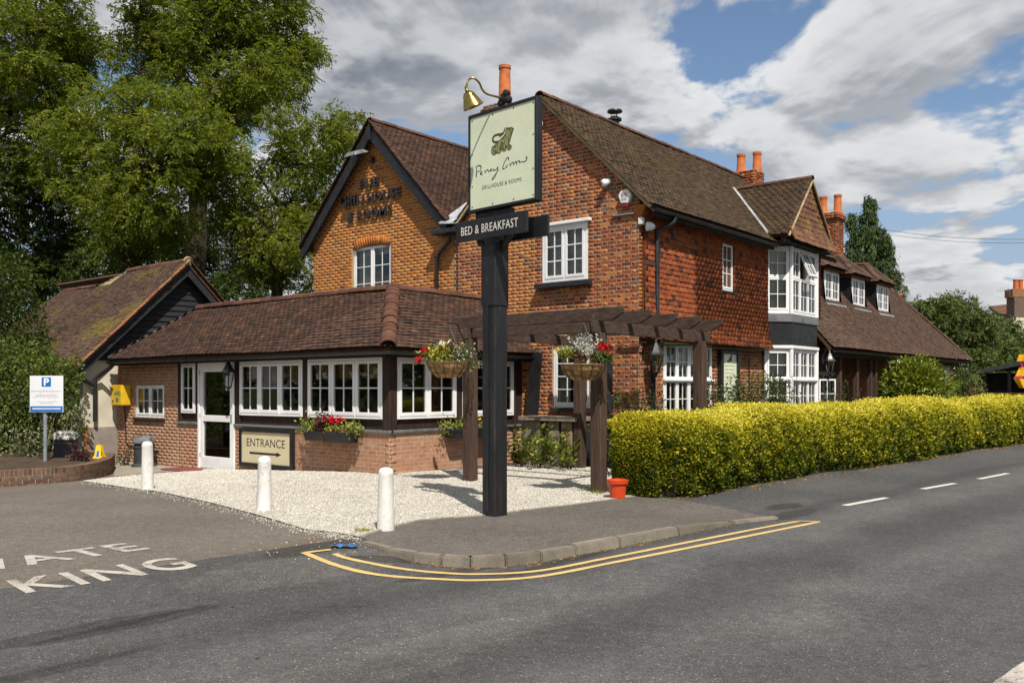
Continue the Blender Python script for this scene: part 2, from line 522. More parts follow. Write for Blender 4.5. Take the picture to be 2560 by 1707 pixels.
def stroke(mb, fr, pts, w, c, sub=5):
    """a pen stroke: ribbon through points (a,b) in a frame; w constant or list"""
    P = [Vector((p[0], p[1])) for p in pts]; Q = []; Wd = []
    ws = w if hasattr(w, '__len__') else [w] * len(P)
    n = len(P)
    for i in range(n - 1):
        p0, p1, p2, p3 = P[max(i - 1, 0)], P[i], P[i + 1], P[min(i + 2, n - 1)]
        for k in range(sub):
            t = k / sub
            Q.append(0.5 * ((2 * p1) + (p2 - p0) * t + (2 * p0 - 5 * p1 + 4 * p2 - p3) * t * t + (3 * p1 - p0 - 3 * p2 + p3) * t ** 3))
            Wd.append(ws[i] + (ws[i + 1] - ws[i]) * t)
    Q.append(P[-1]); Wd.append(ws[-1])
    V = []
    for i in range(len(Q)):
        t = (Q[min(i + 1, len(Q) - 1)] - Q[max(i - 1, 0)])
        if t.length < 1e-9: t = Vector((1, 0))
        t.normalize(); nrm = Vector((-t.y, t.x)) * (Wd[i] / 2)
        V += [fr.pt(*(Q[i] + nrm), c), fr.pt(*(Q[i] - nrm), c)]
    mb.add(V, [(2 * i + 1, 2 * i + 3, 2 * i + 2, 2 * i) for i in range(len(Q) - 1)])
# ------------------------------------------------------------------ materials (all procedural)
M = {}
class NT:
    def __init__(s, name):
        s.m = bpy.data.materials.new(name); s.m.use_nodes = True; s.t = s.m.node_tree; s.n = s.t.nodes; s.n.clear()
        s.out = s.n.new('ShaderNodeOutputMaterial'); M[name] = s.m
    def N(s, t, **k):
        n = s.n.new(t)
        for a, b in k.items(): setattr(n, a, b)
        return n
    def L(s, a, b): s.t.links.new(a, b)
    def val(s, sock, v):
        if isinstance(v, (int, float)): sock.default_value = v
        elif isinstance(v, (tuple, list)): sock.default_value = (*v, 1)[:4] if len(sock.default_value) == 4 else v
        else: s.L(v, sock)
    def math(s, op, a, b=0.0, clamp=False):
        n = s.N('ShaderNodeMath', operation=op, use_clamp=clamp); s.val(n.inputs[0], a); s.val(n.inputs[1], b); return n.outputs[0]
    def pos(s, stretch=(1, 1, 1)):
        g = s.N('ShaderNodeNewGeometry'); mp = s.N('ShaderNodeMapping'); mp.inputs['Scale'].default_value = stretch
        s.L(g.outputs['Position'], mp.inputs[0]); return mp.outputs[0]
    def noise(s, vec, scale, detail=4, rough=.55, dist=0.0):
        n = s.N('ShaderNodeTexNoise'); n.inputs['Scale'].default_value = scale; n.inputs['Detail'].default_value = detail
        n.inputs['Roughness'].default_value = rough; n.inputs['Distortion'].default_value = dist; s.L(vec, n.inputs['Vector']); return n.outputs['Fac']
    def vor(s, vec, scale, feature='F1', out='Distance'):
        n = s.N('ShaderNodeTexVoronoi', feature=feature); n.inputs['Scale'].default_value = scale; s.L(vec, n.inputs['Vector']); return n.outputs[out]
    def ramp(s, fac, cols, pos=None, interp='LINEAR'):
        r = s.N('ShaderNodeValToRGB'); cr = r.color_ramp; cr.interpolation = interp
        k = len(cols); ps = pos or [i / max(1, k - 1) for i in range(k)]
        while len(cr.elements) < k: cr.elements.new(.5)
        for e, c, p in zip(cr.elements, cols, ps): e.position = p; e.color = (*c, 1)
        s.L(fac, r.inputs[0]); return r.outputs[0]
    def rng(s, v, lo, hi, a=0.0, b=1.0):
        n = s.N('ShaderNodeMapRange', interpolation_type='SMOOTHSTEP'); s.L(v, n.inputs[0])
        for i, x in zip((1, 2, 3, 4), (lo, hi, a, b)): n.inputs[i].default_value = x
        return n.outputs[0]
    def mix(s, fac, a, b, mode='MIX'):
        n = s.N('ShaderNodeMix', data_type='RGBA', blend_type=mode); s.val(n.inputs['Factor'], fac)
        s.val(n.inputs['A'], a); s.val(n.inputs['B'], b); return n.outputs['Result']
    def grey(s, v):
        c = s.N('ShaderNodeCombineColor')
        for i in range(3): s.L(v, c.inputs[i])
        return c.outputs[0]
    def rnd(s):
        a = s.N('ShaderNodeAttribute', attribute_name='rnd'); o = s.N('ShaderNodeObjectInfo')
        return s.math('FRACT', s.math('ADD', a.outputs['Fac'], o.outputs['Random']))
    def bump(s, h, strength, dist=0.01):
        b = s.N('ShaderNodeBump'); b.inputs['Strength'].default_value = strength; b.inputs['Distance'].default_value = dist; s.L(h, b.inputs['Height']); return b.outputs[0]
    def principled(s, col, rough=.7, spec=.3, metal=0.0, normal=None, transl=None, coat=0.0):
        p = s.N('ShaderNodeBsdfPrincipled'); s.val(p.inputs['Base Color'], col); s.val(p.inputs['Roughness'], rough)
        p.inputs['Specular IOR Level'].default_value = spec; p.inputs['Metallic'].default_value = metal; p.inputs['Coat Weight'].default_value = coat
        if normal is not None: s.L(normal, p.inputs['Normal'])
        sh = p.outputs[0]
        if transl:
            t = s.N('ShaderNodeBsdfTranslucent'); s.val(t.inputs[0], transl[1]); mx = s.N('ShaderNodeMixShader'); mx.inputs[0].default_value = transl[0]
            s.L(sh, mx.inputs[1]); s.L(t.outputs[0], mx.inputs[2]); sh = mx.outputs[0]
        s.L(sh, s.out.inputs[0]); return p
def pmat(name, cols, per_piece=False, nscale=5, rough=.75, spec=.3, var=.18, vscale=3, bump=.2, bscale=60, bdist=.006, metal=0.0, over=(), stretch=(1, 1, 1), grain=0.0, gscale=150, cpos=None, coat=0.0):
    s = NT(name); P = s.pos(stretch)
    fac = s.rnd() if per_piece else s.rng(s.noise(P, nscale, 5, .6), .3, .7)
    c = s.ramp(fac, cols, cpos)
    if var: c = s.mix(1.0, c, s.grey(s.rng(s.noise(P, vscale, 6, .65), .25, .75, 1 - var, 1 + var * .7)), 'MULTIPLY')
    if grain: c = s.mix(1.0, c, s.grey(s.rng(s.noise(P, gscale, 3, .6), .3, .7, 1 - grain, 1 + grain)), 'MULTIPLY')
    for oc, sc, lo, hi, amt in over:
        c = s.mix(s.math('MULTIPLY', s.rng(s.noise(P, sc, 7, .65), lo, hi), amt), c, oc)
    h = s.noise(P, bscale, 6, .7)
    rr = s.rng(s.noise(P, vscale * 2.3, 4), .3, .7, max(.05, rough - .1), min(1, rough + .1))
    s.principled(c, rr, spec, metal, s.bump(h, bump, bdist) if bump else None, coat=coat)
    return s.m
# bricks, mortar
pmat('brick_orange', [(.25, .085, .03), (.42, .14, .032), (.48, .165, .034), (.50, .19, .04), (.40, .12, .028), (.48, .21, .055), (.32, .125, .045)], True, var=.24, vscale=9, bump=.5, bscale=70, bdist=.01, grain=.18, gscale=120, rough=.9, spec=.15, over=[((.22, .11, .045), .7, .54, .76, .4), ((.17, .10, .055), 3.5, .60, .78, .45)])
pmat('brick_red', [(.11, .05, .036), (.27, .072, .03), (.35, .094, .033), (.23, .058, .026), (.46, .18, .05), (.15, .115, .095), (.30, .08, .033)], True, var=.24, vscale=9, bump=.5, bscale=70, bdist=.01, grain=.2, gscale=120, rough=.9, spec=.15, cpos=[0, .2, .40, .62, .82, .91, 1], over=[((.13, .06, .035), .8, .52, .75, .5), ((.16, .09, .055), 3.5, .58, .78, .5), ((.40, .25, .16), 1.7, .68, .8, .35)])
pmat('brick_pink', [(.36, .17, .10), (.40, .195, .115), (.43, .225, .14), (.38, .18, .10), (.45, .26, .175)], True, var=.2, vscale=7, bump=.5, bscale=70, bdist=.01, grain=.15, gscale=120, rough=.9, spec=.15, over=[((.48, .41, .35), 1.1, .55, .78, .55)])
pmat('brick_brown', [(.10, .06, .042), (.15, .083, .055), (.19, .11, .074), (.13, .088, .064), (.17, .12, .09)], True, var=.25, vscale=7, bump=.5, bscale=70, bdist=.01, grain=.2, gscale=120, rough=.9, spec=.15)
pmat('brick_buff', [(.34, .19, .10), (.28, .12, .06), (.36, .21, .12)], True, var=.2, bump=.4, rough=.9, spec=.15)
pmat('mortar', [(.40, .25, .12), (.48, .33, .18)], nscale=12, var=.2, bump=.4, bscale=90, rough=.95, spec=.1)
pmat('mortar_red', [(.36, .24, .155), (.46, .34, .235)], nscale=12, var=.2, bump=.4, bscale=90, rough=.95, spec=.1)
pmat('mortar_pale', [(.40, .30, .20), (.48, .38, .27)], nscale=12, var=.2, bump=.4, bscale=90, rough=.95, spec=.1)
# roof and wall tiles
MOSS = (.15, .125, .035)
pmat('tile_brown', [(.040, .025, .019), (.066, .036, .026), (.09, .047, .032), (.056, .036, .028), (.105, .056, .037), (.048, .033, .026), (.14, .065, .038)], True, var=.28, vscale=5, bump=.5, bscale=60, rough=.9, spec=.18, over=[((.15, .115, .075), 2.2, .62, .8, .4), ((.035, .026, .02), .7, .5, .75, .5)])
pmat('tile_main', [(.055, .037, .025), (.080, .053, .033), (.10, .067, .042), (.068, .048, .033), (.09, .055, .032)], True, var=.28, vscale=4, bump=.5, bscale=60, rough=.92, spec=.15, over=[((.11, .095, .028), 1.2, .5, .72, .55), ((.20, .11, .04), .9, .62, .8, .5)])
pmat('tile_dark', [(.065, .037, .026), (.10, .052, .034), (.085, .046, .033), (.13, .068, .043)], True, var=.28, vscale=5, bump=.5, bscale=60, rough=.9, spec=.18)
pmat('tile_wing', [(.07, .045, .034), (.095, .058, .042), (.12, .074, .053), (.085, .056, .044), (.13, .075, .05)], True, var=.25, vscale=3, bump=.45, bscale=60, rough=.92, spec=.15, over=[((.22, .17, .12), 1.4, .58, .8, .4)])
pmat('tile_barn', [(.065, .042, .032), (.10, .06, .043), (.13, .082, .06), (.085, .056, .043)], True, var=.28, vscale=4, bump=.5, bscale=60, rough=.92, spec=.15, over=[((.17, .13, .024), 1.1, .48, .64, .72), ((.28, .24, .18), 3.2, .66, .8, .5)])
pmat('tile_orange', [(.065, .036, .028), (.23, .060, .022), (.29, .076, .026), (.20, .05, .02), (.33, .095, .032), (.26, .066, .022), (.29, .085, .03)], True, var=.26, vscale=5, bump=.45, bscale=50, rough=.85, spec=.2, over=[((.085, .045, .03), 1.2, .54, .78, .6), ((.13, .06, .035), 5, .6, .8, .4)], cpos=[.05, .15, .35, .55, .72, .86, 1])
pmat('tile_gable', [(.12, .06, .042), (.165, .08, .05), (.14, .068, .045), (.19, .09, .05)], True, var=.25, vscale=4, bump=.45, bscale=50, rough=.9, spec=.18, over=[((.30, .19, .04), 1.6, .5, .7, .55)])
pmat('ridge_brown', [(.07, .035, .024), (.10, .046, .03), (.125, .058, .038)], True, var=.3, vscale=6, bump=.4, bscale=50, rough=.85, spec=.2, over=[((.18, .13, .05), 2.4, .58, .75, .5)])
pmat('tile_verge', [(.26, .10, .045), (.33, .13, .055), (.24, .13, .075), (.20, .09, .05)], True, var=.25, bump=.4, rough=.9, spec=.15)
pmat('verge_mortar', [(.30, .24, .13), (.38, .31, .18)], nscale=9, var=.3, bump=.6, bscale=40, rough=.95, spec=.1)
pmat('terracotta', [(.46, .13, .045), (.52, .17, .06)], nscale=4, var=.25, vscale=6, bump=.15, rough=.8, spec=.2, over=[((.22, .10, .06), 3, .55, .8, .5)])
# timber, paint, metals
pmat('white_paint', [(.78, .78, .77), (.82, .82, .81)], nscale=3, var=.05, bump=.08, bscale=45, rough=.45, spec=.4, over=[((.55, .53, .48), 5, .66, .82, .14)])
pmat('bollard_paint', [(.70, .68, .63), (.78, .77, .73)], nscale=6, var=.1, bump=.5, bscale=28, bdist=.012, rough=.75, spec=.25, over=[((.55, .51, .43), 3, .48, .72, .5), ((.44, .39, .31), 11, .58, .66, .55), ((.25, .22, .17), 26, .66, .72, .5)])
pmat('black_paint', [(.010, .010, .011), (.016, .016, .017)], nscale=5, var=.3, bump=.25, bscale=35, rough=.5, spec=.4, over=[((.10, .095, .09), 14, .70, .78, .5)])
pmat('post_paint', [(.009, .009, .010), (.015, .015, .016), (.011, .010, .010)], nscale=4, var=.35, bump=.7, bscale=24, bdist=.012, rough=.48, spec=.42, stretch=(4, 4, .45), over=[((.16, .15, .14), 9, .63, .71, .55), ((.045, .04, .036), 2.5, .5, .7, .6)])
pmat('black_timber', [(.018, .019, .022), (.032, .034, .038)], nscale=4, var=.35, vscale=6, bump=.5, bscale=40, rough=.75, spec=.25, stretch=(.6, .6, 7))
pmat('black_barge', [(.008, .008, .009), (.016, .016, .018)], nscale=5, var=.3, bump=.6, bscale=30, bdist=.012, rough=.42, spec=.45, over=[((.22, .21, .20), 10, .68, .76, .6)])
pmat('brown_timber', [(.028, .015, .011), (.045, .025, .018)], nscale=3, var=.35, vscale=5, bump=.4, bscale=30, rough=.7, spec=.25, stretch=(5, 5, .6), over=[((.08, .055, .04), 8, .62, .8, .4)])
pmat('pergola_timber', [(.050, .029, .021), (.085, .053, .038), (.065, .038, .028)], nscale=3, var=.35, vscale=4, bump=.5, bscale=26, rough=.8, spec=.2, stretch=(6, 6, .5), over=[((.13, .095, .07), 4, .55, .8, .5)])
pmat('pergola_beam', [(.046, .029, .022), (.08, .053, .040), (.06, .038, .03)], nscale=3, var=.35, vscale=4, bump=.5, bscale=26, rough=.8, spec=.2, stretch=(1.5, 1.5, 6), over=[((.13, .10, .075), 4, .52, .8, .5)])
pmat('grey_timber', [(.20, .165, .125), (.27, .225, .175), (.15, .125, .10)], nscale=3, var=.3, vscale=5, bump=.5, bscale=26, rough=.85, spec=.15, stretch=(5, 5, .6))
pmat('pink_timber', [(.26, .16, .12), (.34, .22, .17)], nscale=3, var=.3, bump=.3, rough=.85, spec=.15)
pmat('lead', [(.13, .135, .145), (.20, .205, .215), (.16, .165, .175)], nscale=3, var=.25, bump=.3, bscale=14, rough=.55, spec=.4, metal=.25)
pmat('lead_pale', [(.34, .35, .36), (.48, .49, .50), (.26, .27, .28)], nscale=7, var=.35, bump=.7, bscale=14, bdist=.02, rough=.5, spec=.45, metal=.2)
pmat('black_plastic', [(.013, .013, .015), (.022, .022, .025)], nscale=3, var=.2, bump=.1, rough=.42, spec=.45)
pmat('bin_plastic', [(.030, .032, .036), (.05, .052, .057)], nscale=3, var=.3, bump=.15, bscale=25, rough=.6, spec=.35, over=[((.42, .40, .35), 13, .66, .74, .0)])
pmat('bin_lid', [(.032, .034, .038), (.05, .052, .056)], nscale=3, var=.2, bump=.2, rough=.6, spec=.35, over=[((.50, .48, .42), 11, .48, .56, .9)])
pmat('bin_lid_grey', [(.11, .115, .12), (.17, .175, .18)], nscale=4, var=.3, bump=.3, bscale=20, rough=.65, spec=.35, over=[((.03, .03, .034), 9, .5, .62, .7)])
pmat('brass', [(.30, .21, .05), (.40, .29, .08)], nscale=4, var=.2, bump=.04, bscale=12, rough=.27, spec=.5, metal=1.0)
pmat('steel', [(.30, .31, .32), (.40, .41, .42)], nscale=4, var=.2, bump=.1, rough=.4, spec=.5, metal=.7)
pmat('letter_metal', [(.028, .026, .025), (.05, .047, .045)], nscale=6, var=.25, bump=.1, rough=.28, spec=.6, metal=.5)
pmat('grey_pole', [(.20, .225, .25), (.26, .285, .31)], nscale=3, var=.15, bump=.1, rough=.5, spec=.4, over=[((.12, .12, .12), 9, .66, .75, .6)])
pmat('sign_green', [(.69, .73, .52), (.72, .76, .55)], nscale=1.5, var=.05, bump=0, rough=.28, spec=.5)
pmat('sign_cream', [(.60, .52, .33), (.64, .56, .37)], nscale=2, var=.06, bump=0, rough=.4, spec=.4)
pmat('print_cream', [(.72, .69, .58), (.74, .71, .6)], bump=0, rough=.5)
pmat('print_dark', [(.02, .022, .016), (.025, .026, .02)], bump=0, rough=.5)
pmat('print_olive', [(.24, .25, .10), (.28, .29, .13)], bump=0, var=.1, rough=.5)
pmat('print_deep_olive', [(.055, .06, .025), (.07, .075, .03)], bump=0, rough=.5)
pmat('print_grey', [(.30, .30, .32), (.34, .34, .36)], bump=0, rough=.5)
pmat('print_red', [(.42, .02, .05), (.45, .025, .06)], bump=0, rough=.5)
pmat('print_green', [(.04, .22, .16), (.05, .25, .18)], bump=0, rough=.5)
pmat('print_white', [(.78, .78, .78), (.8, .8, .8)], bump=0, rough=.5)
pmat('sign_white', [(.70, .71, .73), (.74, .75, .77)], nscale=2, var=.05, bump=0, rough=.35, spec=.45)
pmat('sign_blue', [(.012, .13, .44), (.015, .15, .48)], nscale=2, var=.06, bump=0, rough=.35, spec=.45)
pmat('yellow_plastic', [(.72, .44, .015), (.78, .50, .02)], nscale=3, var=.1, bump=.05, rough=.4, spec=.45)
pmat('red_plastic', [(.58, .055, .012), (.66, .075, .015)], nscale=3, var=.12, bump=.05, rough=.42, spec=.4, over=[((.40, .16, .09), 5, .62, .8, .4)])
pmat('white_plastic', [(.74, .74, .72), (.78, .78, .76)], nscale=3, var=.06, bump=.03, rough=.35, spec=.45)
pmat('blue_scrap', [(.03, .10, .22), (.06, .17, .33)], nscale=20, var=.3, bump=.5, rough=.6)
pmat('lens_black', [(.01, .01, .012), (.012, .012, .014)], bump=0, rough=.1, spec=.6)
pmat('render_cream', [(.58, .53, .42), (.66, .61, .49)], nscale=2.5, var=.12, bump=.25, bscale=60, rough=.9, spec=.12, over=[((.40, .34, .25), 2.2, .6, .8, .4)])
pmat('render_grey', [(.25, .215, .185), (.31, .27, .235)], nscale=2.5, var=.15, bump=.25, bscale=60, rough=.9, spec=.12)
pmat('interior', [(.20, .17, .13), (.26, .22, .17)], nscale=1, var=.2, bump=0, rough=.9)
pmat('fabric_cream', [(.50, .47, .36), (.58, .55, .43)], nscale=4, var=.12, bump=.2, bscale=80, rough=.95, spec=.1)
pmat('blind_white', [(.58, .57, .53), (.64, .63, .59)], nscale=4, var=.1, bump=0, rough=.7)
pmat('coir', [(.36, .20, .07), (.46, .28, .11), (.29, .155, .055)], nscale=9, var=.3, vscale=12, bump=.8, bscale=55, bdist=.02, rough=.95, spec=.1)
pmat('wire_green', [(.03, .035, .03), (.05, .055, .05)], bump=0, rough=.5)
pmat('soil', [(.055, .038, .026), (.10, .072, .05), (.075, .052, .036)], nscale=14, var=.3, bump=.9, bscale=40, bdist=.03, rough=.98, spec=.08, over=[((.20, .12, .06), 18, .66, .74, .7)])
pmat('concrete', [(.26, .225, .18), (.33, .29, .235)], nscale=3, var=.2, vscale=5, bump=.4, bscale=70, rough=.92, spec=.15, grain=.15)
pmat('mat_red', [(.17, .055, .045), (.22, .075, .06)], nscale=9, var=.2, bump=.5, bscale=120, rough=.95, spec=.08)
pmat('kerb_stone', [(.19, .165, .128), (.24, .21, .165), (.155, .135, .105)], True, var=.25, vscale=5, bump=.5, bscale=55, rough=.9, spec=.15, grain=.2, gscale=110, over=[((.13, .115, .085), 5, .56, .74, .6)])
pmat('edging_stone', [(.21, .18, .14), (.27, .235, .185)], True, var=.25, vscale=5, bump=.5, bscale=55, rough=.9, spec=.15, grain=.2, over=[((.10, .11, .04), 5, .56, .74, .5)])
pmat('bark', [(.032, .026, .019), (.06, .05, .037), (.022, .019, .014)], nscale=5, var=.35, vscale=8, bump=1.0, bscale=14, bdist=.04, rough=.95, spec=.1, stretch=(2, 2, .5))
pmat('flint', [(.20, .19, .18), (.34, .32, .29), (.10, .10, .10)], nscale=9, var=.3, bump=.8, bscale=18, bdist=.03, rough=.85)
pmat('shed_dark', [(.03, .028, .026), (.05, .046, .042)], nscale=3, var=.3, bump=.3, rough=.85)
pmat('shed_edge', [(.19, .18, .165), (.26, .25, .23)], nscale=5, var=.25, bump=.3, rough=.8)
pmat('flag_yellow', [(.70, .36, .01), (.78, .44, .015)], nscale=3, var=.1, bump=.1, rough=.8)
pmat('flag_red', [(.42, .025, .09), (.48, .035, .11)], nscale=3, var=.1, bump=.1, rough=.8)
pmat('grass_ground', [(.045, .075, .02), (.075, .105, .03), (.09, .085, .04)], nscale=2, var=.3, bump=.8, bscale=22, bdist=.04, rough=.98, spec=.08)

def leaf_mat(name, cols, transl=.32, rough=.55, spec=.3, cpos=None):
    s = NT(name)
    at = s.N('ShaderNodeAttribute', attribute_name='rnd')
    c = s.ramp(at.outputs['Fac'], cols, cpos)
    t = s.mix(1.0, c, (1.25, 1.35, .6), 'MULTIPLY')
    s.principled(c, rough, spec, transl=(transl, t))
leaf_mat('leaf_ash', [(.055, .082, .009), (.105, .14, .013), (.155, .19, .016), (.205, .225, .022), (.27, .26, .032)], transl=.48)
leaf_mat('leaf_ash_light', [(.08, .105, .011), (.13, .16, .015), (.18, .205, .019), (.24, .235, .03)], transl=.45)
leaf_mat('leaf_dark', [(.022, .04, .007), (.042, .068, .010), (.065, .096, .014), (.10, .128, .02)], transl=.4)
leaf_mat('leaf_ivy', [(.04, .07, .01), (.085, .125, .016), (.14, .175, .025), (.09, .13, .022), (.38, .26, .03)], spec=.4, cpos=[0, .35, .7, .97, 1])
leaf_mat('leaf_variegated', [(.03, .055, .012), (.10, .13, .035), (.36, .38, .17), (.06, .09, .02)], spec=.4)
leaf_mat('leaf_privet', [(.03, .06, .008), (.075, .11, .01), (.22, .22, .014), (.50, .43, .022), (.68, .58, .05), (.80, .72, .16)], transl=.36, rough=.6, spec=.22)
leaf_mat('leaf_laurel', [(.05, .085, .009), (.11, .15, .013), (.19, .22, .018), (.30, .30, .035)], transl=.22, rough=.3, spec=.5)
leaf_mat('leaf_shrub', [(.022, .045, .010), (.045, .075, .015), (.075, .11, .02), (.13, .15, .035)], transl=.25, rough=.4, spec=.45)
leaf_mat('leaf_conifer', [(.026, .05, .014), (.045, .078, .02), (.065, .10, .024), (.09, .125, .028)], transl=.15, rough=.7)
leaf_mat('leaf_far', [(.05, .078, .018), (.078, .112, .024), (.105, .142, .03), (.135, .165, .035)], transl=.25, rough=.6)
leaf_mat('leaf_purple', [(.045, .012, .015), (.075, .022, .024), (.12, .045, .04), (.06, .018, .02)], transl=.2)
leaf_mat('leaf_lime', [(.14, .18, .02), (.24, .27, .04), (.36, .36, .09), (.10, .14, .02)], transl=.3)
leaf_mat('leaf_silver', [(.48, .49, .46), (.58, .59, .56), (.40, .42, .39)], transl=.15, rough=.8)
leaf_mat('leaf_rust', [(.24, .12, .03), (.34, .20, .05), (.16, .09, .03)], transl=.25)
leaf_mat('petal_red', [(.50, .005, .012), (.62, .012, .02), (.42, .004, .02)], transl=.3)
leaf_mat('petal_yellow', [(.75, .46, .01), (.82, .60, .03)], transl=.3)
leaf_mat('petal_white', [(.75, .74, .68), (.80, .78, .72), (.75, .60, .55)], transl=.3)
leaf_mat('dead_leaf', [(.34, .12, .02), (.24, .10, .035), (.42, .22, .05), (.15, .08, .04)], transl=.1)

# glass: clear pane, reflection by angle
s = NT('glass')
fr_ = s.N('ShaderNodeFresnel'); fr_.inputs[0].default_value = 1.55
gl = s.N('ShaderNodeBsdfGlossy'); gl.inputs['Roughness'].default_value = .015; gl.inputs['Color'].default_value = (1, 1, 1, 1)
s.L(s.bump(s.noise(s.pos(), 1.6, 2), .03, .02), gl.inputs['Normal'])
tr = s.N('ShaderNodeBsdfTransparent'); tr.inputs[0].default_value = (.80, .84, .82, 1)
mx = s.N('ShaderNodeMixShader'); s.L(s.math('ADD', s.math('MULTIPLY', fr_.outputs[0], 1.0), .015), mx.inputs[0]); s.L(tr.outputs[0], mx.inputs[1]); s.L(gl.outputs[0], mx.inputs[2]); s.L(mx.outputs[0], s.out.inputs[0])

# tarmac family: aggregate speckle, wear, stains with their own outline
def tarmac(name, dark, light, stones, agg=115, patches=(), stains=(), track=None):
    s = NT(name); P = s.pos()
    cell = s.vor(P, agg, out='Color'); sp = s.N('ShaderNodeSeparateColor'); s.L(cell, sp.inputs[0])
    big = s.rng(s.noise(P, .55, 6, .6), .3, .72)
    c = s.mix(big, dark, light)
    c = s.mix(1.0, c, s.grey(s.rng(sp.outputs[0], 0, 1, .72, 1.3)), 'MULTIPLY')
    c = s.mix(1.0, c, s.grey(s.rng(s.noise(P, 9, 5, .7), .25, .75, .82, 1.18)), 'MULTIPLY')
    c = s.mix(s.rng(sp.outputs[1], .975, .995), c, stones)
    g = s.N('ShaderNodeSeparateXYZ'); s.L(P, g.inputs[0])
    def blob(x, y, dx, dy, ang, soft=.55):
        ca, sa = math.cos(ang), math.sin(ang)
        X = s.math('SUBTRACT', g.outputs[0], x); Y = s.math('SUBTRACT', g.outputs[1], y)
        A = s.math('DIVIDE', s.math('ADD', s.math('MULTIPLY', X, ca), s.math('MULTIPLY', Y, sa)), dx)
        B = s.math('DIVIDE', s.math('SUBTRACT', s.math('MULTIPLY', Y, ca), s.math('MULTIPLY', X, sa)), dy)
        d = s.math('ADD', s.math('MULTIPLY', A, A), s.math('MULTIPLY', B, B))
        d = s.math('ADD', d, s.math('MULTIPLY', s.math('SUBTRACT', s.noise(P, 2.6, 6, .7), .5), 1.9))
        return s.rng(d, soft, 1.0, 1.0, 0.0)
    for (x, y, dx, dy, ang, col, amt) in stains:
        c = s.mix(s.math('MULTIPLY', blob(x, y, dx, dy, ang), amt), c, s.mix(1.0, c, tuple(min(2.2, q / .062) for q in col), 'MULTIPLY'))
    h = s.math('ADD', s.math('MULTIPLY', s.vor(P, agg), -1.0), s.math('MULTIPLY', s.noise(P, agg * .4, 3), .6))
    if track:      # two wheel tracks polished paler along the road, with a darker strip between
        U = s.math('ADD', s.math('MULTIPLY', g.outputs[0], NR.x), s.math('MULTIPLY', g.outputs[1], NR.y))
        U = s.math('ADD', U, s.math('MULTIPLY', s.math('SUBTRACT', s.noise(P, .35, 3), .5), .9))
        for n0, w0, gain in track:
            dd = s.math('ABSOLUTE', s.math('SUBTRACT', U, n0)); k = s.rng(dd, w0 * .25, w0, 1.0, 0.0)
            c = s.mix(s.math('MULTIPLY', k, s.rng(s.noise(P, 1.3, 5, .7), .3, .7, .4, 1.0)), c, s.mix(1.0, c, (gain, gain, gain), 'MULTIPLY'))
    s.principled(c, .88, .22, 0, s.bump(h, .4, .007))
ra = math.atan2(ER.y, ER.x)
st1 = onH(170, 1580); st2 = onH(350, 1555); st3 = onH(60, 1690); st4 = onH(1960, 1266); st5 = onH(1985, 1285); kd1 = onH(985, 1398); kd2 = onH(1150, 1428); kd3 = onH(1420, 1400); lt1 = onH(760, 1420); lt2 = onH(1000, 1640); lt3 = onH(1500, 1480); st6 = onH(780, 1365)
tarmac('tarmac_road', (.062, .061, .059), (.083, .081, .078), (.24, .23, .21), stains=[
    (st1.x, st1.y, 1.1, .13, ra + .04, (.024, .023, .023), .55), (st2.x, st2.y, .8, .12, ra + .08, (.024, .023, .023), .6), (st3.x, st3.y, .9, .10, ra + .06, (.025, .024, .023), .55),
    (st4.x, st4.y, .55, .22, ra, (.028, .024, .02), .8), (st5.x, st5.y, .8, .2, ra + .1, (.025, .024, .023), .55),
    (kd1.x, kd1.y, .55, .14, ra - .75, (.03, .027, .022), .8), (kd2.x, kd2.y, .8, .10, ra - .1, (.03, .027, .022), .7), (kd3.x, kd3.y, 1.2, .09, ra + .08, (.033, .03, .025), .6), (lt1.x, lt1.y, 1.3, .5, ra, (.105, .10, .095), .5), (lt2.x, lt2.y, 1.7, .35, ra, (.098, .093, .088), .5), (st6.x, st6.y, .7, .3, ra + .3, (.035, .032, .028), .75)], track=[(4.9, .6, 1.42), (3.1, .6, 1.38), (4.0, .5, .8), (5.75, .3, .75)])
tarmac('tarmac_carpark', (.118, .099, .082), (.15, .128, .107), (.30, .26, .22), agg=95, stains=[(st6.x, st6.y, .9, .4, ra + .3, (.055, .048, .038), .7)])
tarmac('tarmac_path', (.098, .086, .074), (.128, .113, .098), (.30, .27, .23), agg=105, stains=[(st4.x, st4.y, .9, .3, ra, (.04, .034, .028), .7)])
# painted road markings, worn through to the tarmac
def road_paint(name, col, lo=.42, hi=.6, dirt=(.07, .065, .06)):
    s = NT(name); P = s.pos()
    w = s.rng(s.math('ADD', s.math('MULTIPLY', s.noise(P, 55, 6, .75), .6), s.math('MULTIPLY', s.noise(P, 4, 4, .6), .4)), lo, hi)
    c = s.mix(s.rng(s.noise(P, 6, 5), .3, .7, 0, .35), col, tuple(x * .72 for x in col))
    c = s.mix(w, c, dirt)
    s.principled(c, .8, .25, 0, s.bump(s.noise(P, 120, 3), .4, .006))
road_paint('paint_yellow', (.60, .42, .17), .56, .72)
road_paint('paint_white', (.58, .55, .50), .57, .70)
road_paint('paint_faded', (.50, .45, .39), .47, .63, (.13, .11, .088))
road_paint('paint_worn', (.50, .45, .40), .46, .62, (.12, .10, .08))
